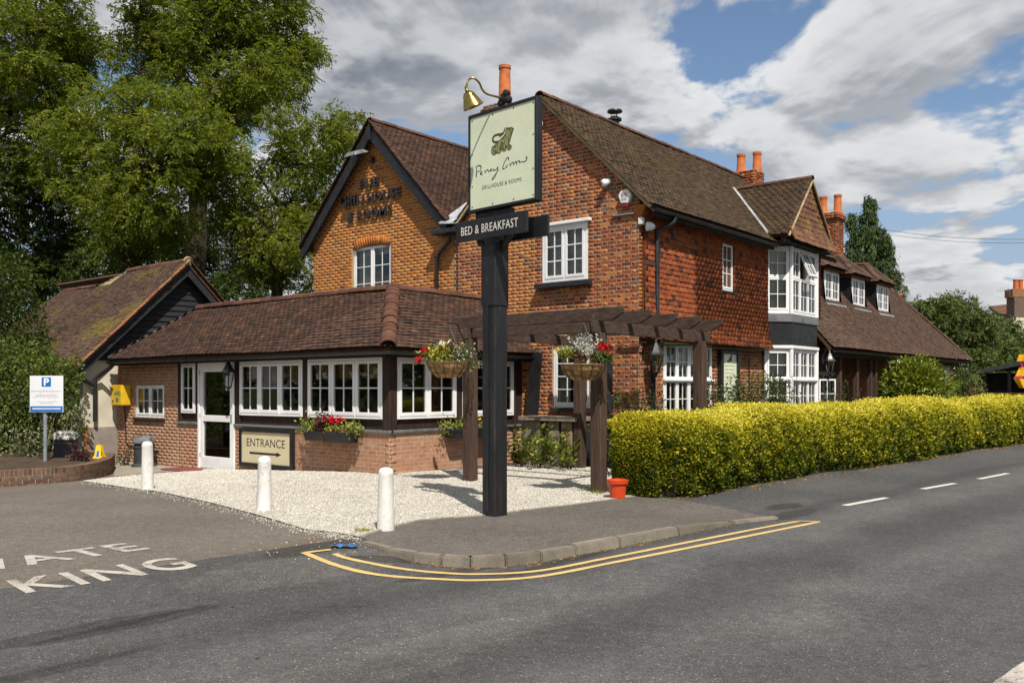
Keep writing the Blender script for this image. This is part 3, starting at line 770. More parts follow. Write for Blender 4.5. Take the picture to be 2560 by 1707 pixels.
# gravel bed under the loose stones
s = NT('gravel_bed'); P = s.pos(); v = s.vor(P, 55, out='Color'); sp_ = s.N('ShaderNodeSeparateColor'); s.L(v, sp_.inputs[0])
c_ = s.ramp(sp_.outputs[0], [(.24, .21, .17), (.44, .405, .34), (.55, .52, .45), (.62, .59, .53)])
c_ = s.mix(1.0, c_, s.grey(s.rng(s.noise(P, 1.2, 5), .3, .7, .86, 1.1)), 'MULTIPLY')
s.principled(c_, .9, .2, 0, s.bump(s.math('MULTIPLY', s.vor(P, 42), -1.0), .9, .02))
pmat('gravel_stone', [(.30, .26, .20), (.52, .48, .40), (.64, .61, .54), (.68, .65, .58), (.58, .53, .44), (.72, .70, .64)], True, var=.12, vscale=2, bump=.2, rough=.9, spec=.2)
# ------------------------------------------------------------------ ground, road, car park, pavement, gravel
def rd(s_, n_): p = ER * s_ + NR * n_; return (p.x, p.y)
g = MB(); g.poly([(-2500, -2500, -.5), (2500, -2500, -.5), (2500, 2500, -.5), (-2500, 2500, -.5)])
struct('ground', g, 'grass_ground')
road = MB()
ss = [-60, -30, -15, -8] + [x * 1.0 for x in range(-6, 32)] + [36, 42, 50, 60, 80, 120, 180]
ns = [-9, -6, -3, 0, 2, 4, 5, 5.6, 6.1, 6.4, 6.7, 7.0, 7.3, 7.6, 7.9]
V = []; Fc = []
for a in ss:
    for n_ in ns:
        x, y = rd(a, n_); V.append((x, y, H(x, y)))
k = len(ns)
for i in range(len(ss) - 1):
    for j in range(k - 1): Fc.append((i * k + j, (i + 1) * k + j, (i + 1) * k + j + 1, i * k + j + 1))
road.add(V, Fc); struct('road', road, 'tarmac_road')
struct('car_park', surface([rd(-45, 7.9), rd(11.5, 7.9), rd(11.5, 34), rd(-45, 34)], H, 1.2), 'tarmac_carpark')
# earth beds between hedge and pub
struct('flower_bed', surface([rd(11.5, 7.9), rd(60, 7.9), rd(60, 16), rd(11.5, 16)], lambda x, y: H(x, y) + .004, 2.0), 'soil')

# kerb line (front edge, at road level) and pavement
KP = [(895, 1358), (963, 1384), (1029, 1404), (1100, 1415), (1175, 1420), (1265, 1416), (1355, 1405), (1442, 1388), (1551, 1368), (1698, 1338), (1839, 1310), (1950, 1297)]
KW = [onH(*p) for p in KP]
def sroad(p): return p[0] * ER.x + p[1] * ER.y
S_END = sroad(KW[-1])
def zpav(x, y):
    s_ = x * ER.x + y * ER.y
    drop = sstep((s_ - (S_END - 2.6)) / 2.4)
    h = H(x, y)
    return 0.004 * (1 - drop) + (h + .012) * drop
def inset(P, w):
    out = []
    for i, p in enumerate(P):
        t = (P[min(i + 1, len(P) - 1)] - P[max(i - 1, 0)]); t.z = 0; t.normalize()
        out.append(p + Vector((-t.y, t.x, 0)) * w)
    return out
KB = inset(KW, .125)
EDGE = [onH(*p) for p in [(905, 1344), (960, 1324), (1045, 1303), (1130, 1295), (1208, 1289), (1300, 1278), (1400, 1266), (1524, 1250), (1600, 1240)]]
hedge_front = [rd(x, 7.45) for x in (11.0, 13, 16.0)]
pav_poly = [(p.x, p.y) for p in KB] + [rd(S_END + .6, 6.3), rd(S_END + .9, 7.45)] + hedge_front[::-1][1:] + [(p.x, p.y) for p in EDGE[::-1]]
# keep the outline simple: kerb run, then back along hedge and gravel edge
pav_poly = [(p.x, p.y) for p in KB] + [rd(S_END + .35, 6.6), rd(S_END + .2, 7.5)] + [rd(10.9, 7.5)] + [(p.x, p.y) for p in EDGE[::-1]]
struct('pavement', surface(pav_poly, zpav, .3), 'tarmac_path')
kerb = thing('kerb', 'worn concrete kerb curving round the pavement corner beside the yellow lines', 'kerb', tuple(KW[4]))
for i in range(len(KW) - 1):
    a, b = KW[i].copy(), KW[i + 1].copy(); ai, bi = KB[i].copy(), KB[i + 1].copy()
    t = (b - a).normalized() * .006
    jz = RN.uniform(-.012, .006) if 0 < i < 7 else 0
    za, zb = zpav(ai.x, ai.y) + .012 + jz, zpav(bi.x, bi.y) + .012 + jz + RN.uniform(-.006, .006)
    out_ = (a - ai).normalized() * .012
    a += t; ai += t; b -= t; bi -= t
    lo = -.16
    P = [(a.x, a.y, lo), (b.x, b.y, lo), (bi.x, bi.y, lo), (ai.x, ai.y, lo), (a.x - out_.x, a.y - out_.y, za), (b.x - out_.x, b.y - out_.y, zb), (bi.x, bi.y, zb), (ai.x, ai.y, za)]
    mb = MB(); mb.hexa(P)
    part('kerbstone', bevelled(mb, 'kerbstone', .014, 2), 'kerb_stone', kerb)
edging = thing('path_edging', 'thin concrete edging strip between white gravel and pavement', 'edging', tuple(EDGE[4]))
for i in range(len(EDGE) - 1):
    a, b = EDGE[i], EDGE[i + 1]; t = (b - a).normalized(); k = max(1, round((b - a).length / .9)); nrm = Vector((-t.y, t.x, 0)) * .025
    for j in range(k):
        p = a + (b - a) * (j / k) + t * .004; q = a + (b - a) * ((j + 1) / k) - t * .004
        z = .022 + RN.uniform(-.006, .004)
        mb = MB(); mb.hexa([(p - nrm).to_tuple()[:2] + (-.1,), (q - nrm).to_tuple()[:2] + (-.1,), (q + nrm).to_tuple()[:2] + (-.1,), (p + nrm).to_tuple()[:2] + (-.1,),
                            (p - nrm).to_tuple()[:2] + (z,), (q - nrm).to_tuple()[:2] + (z,), (q + nrm).to_tuple()[:2] + (z,), (p + nrm).to_tuple()[:2] + (z,)])
        part('edging_slab', bevelled(mb, 'edging_slab', .008), 'edging_stone', edging)

# gravel
GV = [(205, 1203), (360, 1226), (520, 1256), (640, 1287), (700, 1305), (760, 1324), (840, 1333), (905, 1344)]
gpoly = [onH(*p) for p in GV] + EDGE[1:] + [Vector(rd(11.4, 8.6)).to_3d(), Vector((14.9, 8.6, 0)), Vector((15.15, 11.6, 0)), Vector((11.4, 12.35, 0)), Vector((11.36, 12.0, 0)), Vector((11.2, 12.25, 0)), Vector((11.2, 18.3, 0)), onH(505, 1178), onH(420, 1182), onH(330, 1189)]
gpoly = [(p.x, p.y) for p in gpoly]
def hgrav(x, y): return H(x, y) + .012
struct('gravel', surface(gpoly, hgrav, .4), 'gravel_bed')['kind'] = 'structure'
def scatter(poly, n):
    P = np.array(poly); lo, hi = P.min(0), P.max(0); out = []
    pts = [Vector(p) for p in poly]
    while len(out) < n:
        q = Vector((RN.uniform(lo[0], hi[0]), RN.uniform(lo[1], hi[1])))
        if inside(pts, q): out.append((q.x, q.y))
    return np.array(out)
def rand_rot(n):
    q = NP.normal(size=(n, 4)); q /= np.linalg.norm(q, axis=1)[:, None]; w, x, y, z = q.T
    return np.stack([np.stack([1 - 2 * (y * y + z * z), 2 * (x * y - z * w), 2 * (x * z + y * w)], 1), np.stack([2 * (x * y + z * w), 1 - 2 * (x * x + z * z), 2 * (y * z - x * w)], 1), np.stack([2 * (x * z - y * w), 2 * (y * z + x * w), 1 - 2 * (x * x + y * y)], 1)], 1)
def stones(name, xy, hf, smin, smax, mat, label=None, cat=None):
    n = len(xy)
    U = np.array([(1, 0, 0), (0, 1, 0), (-1, 0, 0), (0, -1, 0), (0, 0, 1), (0, 0, -1)], dtype=np.float32)
    T = np.array([(0, 1, 4), (1, 2, 4), (2, 3, 4), (3, 0, 4), (1, 0, 5), (2, 1, 5), (3, 2, 5), (0, 3, 5)])
    sc = NP.uniform(smin, smax, (n, 1, 1)) * NP.uniform(.55, 1.2, (n, 6, 1)) * np.array([1, .8, .55])
    V = np.einsum('nij,nvj->nvi', rand_rot(n), U[None] * sc)
    V[:, :, 2] *= .75
    z = np.array([hf(x, y) for x, y in xy]) + NP.uniform(.2, .8, n) * smax * .5
    V += np.concatenate([xy, z[:, None]], 1)[:, None, :]
    me = np_mesh(name, V.reshape(-1, 3), (T[None] + (np.arange(n) * 6)[:, None, None]).reshape(-1, 3), np.repeat(NP.random(n), 6))
    o = solo(name, me, mat, label, cat, kind='stuff'); return o
stones('gravel_stones', scatter(gpoly, 76000), hgrav, .009, .0175, 'gravel_stone', 'loose cream gravel stones spread before the pub entrance', 'gravel')
# strays thrown on to the car park and path
st = []
for _ in range(1100):
    i = RN.randrange(len(GV) - 1); t = RN.random(); p = onH(GV[i][0] + (GV[i + 1][0] - GV[i][0]) * t, GV[i][1] + (GV[i + 1][1] - GV[i][1]) * t)
    d = abs(RN.gauss(0, .22)) + .0; st.append((p.x - d * .35 + RN.gauss(0, .1), p.y - d * .9 + RN.gauss(0, .1)))
for _ in range(60):
    p = onH(RN.uniform(620, 960), RN.uniform(1290, 1400)); st.append((p.x, p.y))
st = [q for q in st if not inside([Vector(p) for p in gpoly], Vector(q)) and not inside([Vector(p) for p in pav_poly], Vector(q))]
stones('stray_pebbles', np.array(st), H, .008, .016, 'gravel_stone', 'stray gravel pebbles on the tarmac along the gravel edge', 'pebbles')

# painted markings
def ribbon(pts, w, z=.005):
    mb = MB(); P = []
    n = len(pts); V2 = [Vector((p[0], p[1])) for p in pts]
    for i in range(n - 1):
        p0, p1, p2, p3 = V2[max(i - 1, 0)], V2[i], V2[i + 1], V2[min(i + 2, n - 1)]
        for k in range(8):
            t = k / 8; P.append(.5 * ((2 * p1) + (p2 - p0) * t + (2 * p0 - 5 * p1 + 4 * p2 - p3) * t * t + (3 * p1 - p0 - 3 * p2 + p3) * t ** 3))
    P.append(V2[-1]); V = []
    for i, p in enumerate(P):
        t = (P[min(i + 1, len(P) - 1)] - P[max(i - 1, 0)]).normalized(); nr = Vector((-t.y, t.x)) * (w / 2 * RN.uniform(.9, 1.08))
        for q in (p + nr, p - nr): V.append((q.x, q.y, H(q.x, q.y) + z))
    mb.add(V, [(2 * i + 1, 2 * i + 3, 2 * i + 2, 2 * i) for i in range(len(P) - 1)]); return mb
yo = [d2s(*p) for p in [(697, 1269), (765, 1296), (860, 1319), (1000, 1330), (1100, 1333), (1240, 1324), (1420, 1290), (1640, 1247), (1830, 1209), (1880, 1199)]]
yi = [d2s(*p) for p in [(768, 1272), (800, 1283), (900, 1303), (1000, 1315), (1100, 1319), (1240, 1311), (1400, 1281), (1640, 1234), (1790, 1205), (1832, 1198)]]
ye1 = [d2s(*p) for p in [(700, 1270), (760, 1263)]]; ye2 = [d2s(*p) for p in [(1830, 1197), (1884, 1199)]]
for nm, pl, w in (('road_marking', yo, .078), ('road_marking', yi, .072), ('road_marking', ye1, .06), ('road_marking', ye2, .05)):
    struct(nm, ribbon([onH(*p) for p in pl], w, {.06: .0085, .05: .0095}.get(w, .006)), 'paint_yellow')
for q in ([(1940, 1161), (2036, 1143)], [(2119, 1123), (2193, 1110)], [(2249, 1100), (2315, 1087)]):
    struct('road_marking', ribbon([onH(*d2s(*p)) for p in q], .11), 'paint_white')
struct('road_marking', ribbon([onH(2455, 1760), onH(2560, 1680), onH(2760, 1545)], .13), 'paint_worn')
# PRIVATE PARKING lettering on the car park: only its end lies in the picture
def ground_text(body, ll, lr, ul, mat):
    V, Fc = text_geo(body, 0, .018, 1.12)
    lo, hi = V.min(0), V.max(0); A, B, C = onH(*ll), onH(*lr), onH(*ul); mb = MB(); out = []
    for v in V:
        p = A + (B - A) * ((v[0] - lo[0]) / (hi[0] - lo[0])) + (C - A) * ((v[1] - lo[1]) / (hi[1] - lo[1]))
        out.append((p.x, p.y, H(p.x, p.y) + .005))
    mb.add(out, Fc); return mb
struct('road_lettering', ground_text('PRIVATE', (-362, 1473), (378, 1372), (-412, 1450), 'paint_worn'), 'paint_worn')
struct('road_lettering', ground_text('PAR', (-450, 1566), (-38, 1501), (-514, 1526), 'paint_faded'), 'paint_faded')
struct('road_lettering', ground_text('KING', (66, 1484), (500, 1417), (12, 1452), 'paint_faded'), 'paint_faded')
mb = surface([tuple(onH(*p).xy) for p in [(285, 1192), (420, 1180), (505, 1174), (505, 1160), (300, 1150), (285, 1170)]], lambda x, y: H(x, y) + .016, .5)
struct('concrete_path', mb, 'concrete')
# ------------------------------------------------------------------ windows
def window(root, fr, a0, a1, b0, b1, rows, c=-.04, fw=.05, sash=.04, bar=.018, skip=(), sill=None, curtain=None, cmat='fabric_cream', name='window', paint='white_paint', dep=.08):
    """rows from the bottom up: (share of height, [(share of width, panes across, panes up), ...]); skip = casements left out (built open elsewhere)"""
    mb = MB()
    mb.fbox(fr, a0, a0 + fw, b0, b1, c - dep, c); mb.fbox(fr, a1 - fw, a1, b0, b1, c - dep, c)
    mb.fbox(fr, a0 + fw, a1 - fw, b0, b0 + fw, c - dep, c); mb.fbox(fr, a0 + fw, a1 - fw, b1 - fw, b1, c - dep, c)
    ia0, ia1, ib0, ib1 = a0 + fw, a1 - fw, b0 + fw, b1 - fw
    ht = sum(r[0] for r in rows); mw = .034
    cells = []; y = ib0
    for ri, (rh, cols) in enumerate(rows):
        h = (ib1 - ib0 - mw * (len(rows) - 1)) * rh / ht
        wt = sum(q[0] for q in cols); x = ia0
        for ci, (cw, nx, ny) in enumerate(cols):
            w = (ia1 - ia0 - mw * (len(cols) - 1)) * cw / wt
            cells.append((ri, ci, x, x + w, y, y + h, nx, ny))
            if ci < len(cols) - 1: mb.fbox(fr, x + w, x + w + mw, y, y + h, c - dep + .005, c - .002)
            x += w + mw
        if ri < len(rows) - 1: mb.fbox(fr, ia0, ia1, y + h, y + h + mw, c - dep + .004, c + .012)
        y += h + mw
    w_ = part(name, bevelled(mb, name, .004), paint, root)
    for ri, ci, x0, x1, y0, y1, nx, ny in cells:
        if (ri, ci) in skip: continue
        casement(root, w_, Fr(fr.pt(x0, y0, c), fr.u, fr.n, fr.v), x1 - x0, y1 - y0, nx, ny, sash, bar, paint)
    if sill:
        mb = MB(); sd, sh, smat, ov = sill
        mb.add([fr.pt(a0 - ov, b0 - sh, c - .05), fr.pt(a1 + ov, b0 - sh, c - .05), fr.pt(a1 + ov, b0 - .002, c - .05), fr.pt(a0 - ov, b0 - .002, c - .05),
                fr.pt(a0 - ov, b0 - sh, sd), fr.pt(a1 + ov, b0 - sh, sd), fr.pt(a1 + ov, b0 - .012 - sd * .12, sd), fr.pt(a0 - ov, b0 - .012 - sd * .12, sd)],
               [(4, 5, 6, 7), (0, 3, 2, 1), (7, 6, 2, 3), (0, 1, 5, 4), (1, 2, 6, 5), (0, 4, 7, 3)])
        part('sill', mb, smat, w_)
    if curtain:
        for kind, x0, x1, y0, y1 in curtain:      # shares of the opening
            A0, A1 = a0 + (a1 - a0) * x0, a0 + (a1 - a0) * x1; B0, B1 = b0 + (b1 - b0) * y0, b0 + (b1 - b0) * y1
            mb = MB()
            if kind == 'blind':
                y = B0
                while y < B1:
                    mb.fbox(Fr(fr.pt(0, y, c - .14), fr.u, (fr.n + UP * .7), (UP - fr.n * .7)), A0, A1, 0, .045, 0, .003); y += .042
                part('blind', mb, 'blind_white', w_)
            elif kind == 'roller':
                mb.fbox(fr, A0, A1, B0, B1, c - .15, c - .145); part('blind', mb, cmat, w_)
            else:
                n = max(8, int((A1 - A0) / .02)); V = []
                for i in range(n + 1):
                    x = A0 + (A1 - A0) * i / n; wv = .025 * math.sin(i * 1.25) + .012 * math.sin(i * .47)
                    V += [fr.pt(x, B0, c - .16 + wv * 1.2), fr.pt(x, B1, c - .16 + wv)]
                mb.add(V, [(2 * i, 2 * i + 2, 2 * i + 3, 2 * i + 1) for i in range(n)]); mb.smooth = True
                part('curtain', mb, cmat, w_)
    return w_
def casement(root, w_, fr, w, h, nx, ny, sash=.04, bar=.018, paint='white_paint'):
    g = .003; x0, x1, y0, y1 = g, w - g, g, h - g; mb = MB()
    mb.fbox(fr, x0, x0 + sash, y0, y1, -.05, .008); mb.fbox(fr, x1 - sash, x1, y0, y1, -.05, .008)
    mb.fbox(fr, x0 + sash, x1 - sash, y0, y0 + sash * 1.25, -.05, .008); mb.fbox(fr, x0 + sash, x1 - sash, y1 - sash, y1, -.05, .008)
    part('sash', bevelled(mb, 'sash', .004), paint, w_)
    px0, px1, py0, py1 = x0 + sash, x1 - sash, y0 + sash * 1.25, y1 - sash
    if nx * ny > 1:
        mb = MB()
        for i in range(1, nx): x = px0 + (px1 - px0) * i / nx; mb.fbox(fr, x - bar / 2, x + bar / 2, py0, py1, -.034, -.006)
        for j in range(1, ny):
            y = py0 + (py1 - py0) * j / ny
            for i in range(nx):
                xa = px0 + (px1 - px0) * i / nx + (bar / 2 if i else 0); xb = px0 + (px1 - px0) * (i + 1) / nx - (bar / 2 if i < nx - 1 else 0)
                mb.fbox(fr, xa, xb, y - bar / 2, y + bar / 2, -.032, -.0075)
        part('muntin', mb, paint, w_)
    for i in range(nx):
        for j in range(ny):
            pw, ph = (px1 - px0) / nx, (py1 - py0) / ny
            f2 = Fr(fr.pt(px0 + pw * i, py0 + ph * j, -.02), fr.u, (fr.n + fr.u * RN.gauss(0, .004) + fr.v * RN.gauss(0, .004)), fr.v)
            o = bpy.data.objects.new('pane', unit_mesh('pane', UNIT_PANE, 'glass')); COL.objects.link(o); o.parent = w_
            m = f2.mat(0, 0, 0, pw, ph, 1); m.translation = m.translation - wl_of(w_); o.matrix_basis = m
def hole(a0, a1, b0, b1): return (a0, a1, b0, b1)
def pipe(root, pts, r, mat='black_plastic', name='downpipe', brackets=True):
    mb = MB(); mb.tube(pts, r, 10); o = part(name, mb, mat, root)
    return o
def gutter(root, p, q, r=.055, mat='black_plastic', out=(0, -1, 0)):
    p = Vector(p); q = Vector(q); d = (q - p).normalized(); x = Vector(out); V = []; k = 8
    for e in (p, q):
        for rad in (r, r * .86):
            for i in range(k + 1):
                t = math.pi + math.pi * i / k; V.append(e + x * (rad * math.cos(t)) + UP * (rad * math.sin(t)))
    n = k + 1; Fc = []
    for i in range(k):
        Fc += [(i, i + 1, 2 * n + i + 1, 2 * n + i), (n + i, 3 * n + i, 3 * n + i + 1, n + i + 1), (i, n + i, n + i + 1, i + 1), (2 * n + i, 2 * n + i + 1, 3 * n + i + 1, 3 * n + i)]
    Fc += [(0, 2 * n, 3 * n, n), (k, n + k, 3 * n + k, 2 * n + k)]
    mb = MB(); mb.add(V, Fc); mb.smooth = True
    return part('gutter', mb, mat, root)
def chimney(root, x, y, hx, hy, z0, z1, mat, mort, pots, corbel=True):
    mb = MB(); mb.box(x - hx + .012, x + hx - .012, y - hy + .012, y + hy - .012, z0, z1 - .01)
    ch = part('chimney', mb, mort, root); items = []
    zc = z1 - .30 if corbel else z1
    def ring(h2x, h2y, za, zb):
        nonlocal items
        for fr, lo, hi in ((FX(x - h2x), -(y + h2y), -(y - h2y)), (FY(y - h2y), x - h2x, x + h2x), (Fr((x + h2x, 0, 0), (0, 1, 0), (1, 0, 0)), y - h2y, y + h2y)):
            items += bricks(fr, [(lo, za), (hi, za), (hi, zb), (lo, zb)], [], lambda a, b: mat, proud=.004)
    ring(hx, hy, z0, zc)
    if corbel:
        for k, e in enumerate((.035, .07, .07, .03)):
            za = zc + k * .076
            mb = MB(); mb.box(x - hx - e + .01, x + hx + e - .01, y - hy - e + .01, y + hy + e - .01, za, za + .074); part('corbel', mb, mort, ch)
            ring(hx + e, hy + e, za, za + .076)
    pieces('brick', UNIT_BRICK, items, ch, root, joined='brickwork')
    mb = MB(); mb.add([(x - hx, y - hy, z1), (x + hx, y - hy, z1), (x + hx, y + hy, z1), (x - hx, y + hy, z1), (x - .15, y - .15, z1 + .07), (x + .15, y - .15, z1 + .07), (x + .15, y + .15, z1 + .07), (x - .15, y + .15, z1 + .07)], [(0, 1, 5, 4), (1, 2, 6, 5), (2, 3, 7, 6), (3, 0, 4, 7), (4, 5, 6, 7)])
    part('flaunching', mb, 'verge_mortar', ch)
    for px, py, r, h in pots:
        mb = MB(); mb.lathe([(r * 1.15, z1 - .03), (r * 1.15, z1 + .05), (r * 1.04, z1 + .08), (r * .88, z1 + h - .09), (r * 1.0, z1 + h - .075), (r * 1.0, z1 + h), (r * .8, z1 + h), (r * .78, z1 + h - .2)], (px, py, 0), 18)
        part('chimney_pot', mb, 'terracotta', ch)
    return ch

# ------------------------------------------------------------------ the pub: two-gabled brick house
XG = 15.2; YW = 9.32
pub = thing('pub_house', 'two-gabled brick pub with tile-hung side and brown tiled roofs', 'building', (15.2, 14.4, 0))
fg = FX(XG)
def aX(px, X): return -onX(px, 900, X).y
def zX(px, py, X): return onX(px, py, X).z
def xY(px, Y): return onY(px, 900, Y).x
def zY(px, py, Y): return onY(px, py, Y).z
# openings of the front
gw = (aX(881, XG), aX(977, XG), zX(930, 735, XG) - .25, zX(930, 612, XG))
rw = (aX(1357, XG), aX(1469, XG), zX(1413, 703, XG), zX(1413, 562, XG))
lw = (aX(1382, XG), aX(1475, XG), zX(1428, 1018, XG), zX(1428, 864, XG))
poly_l = [(-19.5, -.5), (-14.32, -.5), (-14.32, 5.38), (-17.0, 8.14), (-19.5, 5.56)]
poly_r = [(-14.3, -.5), (-YW, -.5), (-YW, 5.38), (-11.68, 7.69), (-14.3, 5.13)]
wl_left = part('gable_wall', wall_skin(fg, poly_l, [gw]), 'mortar', pub)
wl_right = part('gable_wall', wall_skin(fg, poly_r, [rw, lw]), 'mortar_red', pub)
def tone_l(a, b): return 'brick_red' if RN.random() < .05 else 'brick_orange'
def tone_r(a, b):
    y = -a
    if y > 11.93: return 'brick_red' if (12.9 < y < 14.25 and 3.8 < b < 4.75 and RN.random() < .9) or RN.random() < .08 else 'brick_orange'
    return 'brick_orange' if RN.random() < .07 else 'brick_red'
arch = (gw[0] - .06, gw[1] + .06, gw[3], gw[3] + .26)
pieces('brick', UNIT_BRICK, bricks(fg, poly_l, [gw], tone_l, bond='stretcher', blo=2.2), wl_left, pub, joined='brickwork')
pieces('brick', UNIT_BRICK, bricks(fg, poly_r, [rw, lw], tone_r, blo=-.2), wl_right, pub, joined='brickwork')
# soldier arch over the gable window
k = 15; it = []
for i in range(k):
    t = i / (k - 1) - .5
    fa = Fr(fg.pt((arch[0] + arch[1]) / 2, gw[3] - 1.9), fg.u, fg.n)
    ang = t * .62; u2 = (fg.u * math.cos(ang) - UP * math.sin(ang)); v2 = (UP * math.cos(ang) + fg.u * math.sin(ang))
    f2 = Fr(fa.O, u2, fg.n, v2); it.append((f2.mat(-.0345, 1.905, -.01, .069, .235, .021), 'brick_orange'))
pieces('brick', UNIT_BRICK, it, wl_left, pub, joined='brickwork')
window(pub, fg, *gw, [(1, [(1, 2, 3), (1, 2, 3)])], c=-.05, curtain=[('curtain', .02, .34, .0, .84), ('roller', 0, 1, .84, 1)])
w_ = window(pub, fg, *rw, [(1, [(1, 2, 3), (1, 2, 3)])], c=.015, fw=.07, sash=.05, bar=.022, sill=(.16, .12, 'black_timber', .12), curtain=[('blind', 0, 1, 0, 1)])
mb = MB(); mb.fbox(fg, rw[0] - .05, rw[1] + .10, rw[3] + .003, rw[3] + .07, -.03, .10); part('head_drip', bevelled(mb, 'head_drip', .008), 'white_paint', w_)
window(pub, fg, *lw, [(1, [(1, 3, 4)])], c=-.03, sill=(.07, .09, 'black_timber', .05), curtain=[('curtain', .04, .33, .0, 1.0)])
# other walls of the shell
mb = MB()
XE = 24.6
for P in ([(XE, YW, -.5), (XE, 14.4, -.5), (XE, 14.4, 5.1), (XE, 11.68, 7.65), (XE, YW, 5.3)], [(23.9, 14.32, -.5), (23.9, 19.5, -.5), (23.9, 19.5, 5.5), (23.9, 17.0, 8.1), (23.9, 14.32, 5.3)], [(XG, 19.5, -.5), (XG, 19.5, 5.56), (23.9, 19.5, 5.56), (23.9, 19.5, -.5)]): mb.poly(P)
part('rear_wall', mb, 'brick_red', pub)
mb = MB(); mb.box(XG + .05, 24.5, YW + .15, 19.6, 2.72, 2.80); part('upper_floor', mb, 'interior', pub)
mb = MB(); mb.box(XG + .05, 24.5, YW + .15, 19.6, 5.20, 5.24); part('ceiling', mb, 'interior', pub)
mb = MB(); mb.box(XG + .05, 24.5, YW + .15, 19.6, -.12, -.05); part('ground_floor', mb, 'interior', pub)
mb = MB(); mb.box(18.2, 18.3, YW + .2, 19.6, -.05, 5.2); part('partition_wall', mb, 'interior', pub)
# side: brick below, hung tiles above
fs = FY(YW + .07); X2 = 24.6
sw = (xY(1666, YW), xY(1786, YW), .92, zY(1726, 858, YW))
bayA, bayB = 21.1, 23.73
poly_s = [(XG, -.5), (bayA + .05, -.5), (bayA + .05, 2.72), (XG, 2.72)]
sidew = part('side_wall', wall_skin(fs, poly_s, [sw]), 'mortar_red', pub)
pieces('brick', UNIT_BRICK, bricks(fs, poly_s, [sw], lambda a, b: 'brick_orange' if RN.random() < .05 else 'brick_red', blo=.35), sidew, pub, joined='brickwork')
ft = FY(YW)
tw1 = (xY(1799, YW), xY(1827.5, YW), zY(1813, 727, YW), zY(1813, 609, YW))
TX0 = XG + .115
poly_t = [(XG + .002, 2.6), (X2, 2.6), (X2, 5.35), (XG + .002, 5.35)]
tilew = part('tile_hung_wall', wall_skin(ft, poly_t, [tw1, (bayA, bayB, 2.4, 5.2)]), 'tile_dark', pub)
# quoin of bricks between gable and hung tiles
pieces('brick', UNIT_BRICK, bricks(Fr((0, YW - .012, 0), (1, 0, 0), (0, -1, 0)), [(XG, 2.6), (TX0, 2.6), (TX0, 5.3), (XG, 5.3)], [], lambda a, b: 'brick_orange' if RN.random() < .4 else 'brick_red', L=.105, bond='stretcher'), tilew, pub, joined='brickwork')
slope(pub, [(TX0, YW, 2.60), (bayA + .01, YW, 2.60), (bayA + .01, YW, 5.3), (TX0, YW, 5.3)], 'tile_dark', lambda a, y: 'tile_orange', name='hung_tile_backing', tname='hung_tile', gauge=.105, tw=.168, slab=-.03, parent=tilew if False else pub,
      holes=[(tw1[0] - TX0 - .01, tw1[1] - TX0 + .01, tw1[2] - 2.6 - .07, tw1[3] - 2.6 + .02)], off=lambda y: .03 + .15 * math.exp(-max(0, y) / .28), wobble=.012)
slope(pub, [(bayB, YW, 2.60), (X2, YW, 2.60), (X2, YW, 5.3), (bayB, YW, 5.3)], 'tile_dark', 'tile_orange', name='hung_tile_backing', tname='hung_tile', gauge=.105, slab=-.03, off=lambda y: .03)
window(pub, Fr((0, YW - .045, 0), (1, 0, 0), (0, -1, 0)), *tw1, [(1, [(1, 2, 3)])], c=.0, fw=.04, sash=.035, sill=(.06, .06, 'black_timber', .03), curtain=[('blind', 0, .6, .25, 1)])
wg = window(pub, fs, *sw, [(.52, [(1, 2, 2), (1, 2, 2), (1, 2, 2), (1, 2, 2)]), (.48, [(1, 2, 2), (1, 2, 2), (1, 2, 2), (1, 2, 2)])], c=.01, fw=.055, curtain=[('curtain', 0, .12, 0, 1), ('roller', 0, 1, .62, 1)])
mb = MB(); zt = sw[2] + (sw[3] - sw[2]) * .52; mb.fbox(fs, sw[0] - .03, sw[1] + .03, zt - .03, zt + .025, .012, .07); part('transom_rail', bevelled(mb, 'transom_rail', .008), 'white_paint', wg)
# roofs
ZR, YR = 7.80, 11.68
R1 = slope(pub, [(15.07, 8.98, 5.157), (25.2, 8.98, 5.157), (25.2, YR, ZR), (15.07, YR, ZR)], 'tile_dark', 'tile_main')
slope(pub, [(25.2, 14.3, 5.24), (15.07, 14.3, 5.24), (15.07, YR, ZR), (25.2, YR, ZR)], 'tile_dark', 'tile_main', tname='rear_roof_tile', gauge=.2, tw=.33)
slope(pub, [(15.0, 14.32, 5.44), (24, 14.32, 5.44), (24, 17.0, 8.25), (15.0, 17.0, 8.25)], 'tile_dark', 'tile_brown')
slope(pub, [(24, 19.8, 5.34), (15.0, 19.8, 5.34), (15.0, 17.0, 8.25), (24, 17.0, 8.25)], 'tile_dark', 'tile_brown', tname='rear_roof_tile', gauge=.2, tw=.33)
ridge_run(pub, R1, (15.05, YR, ZR + .01), (25.2, YR, ZR + .01), 'ridge_brown', r=.12, step=.42)
ridge_run(pub, R1, (14.99, 17.0, 8.26), (24, 17.0, 8.26), 'ridge_brown', r=.12, step=.42)
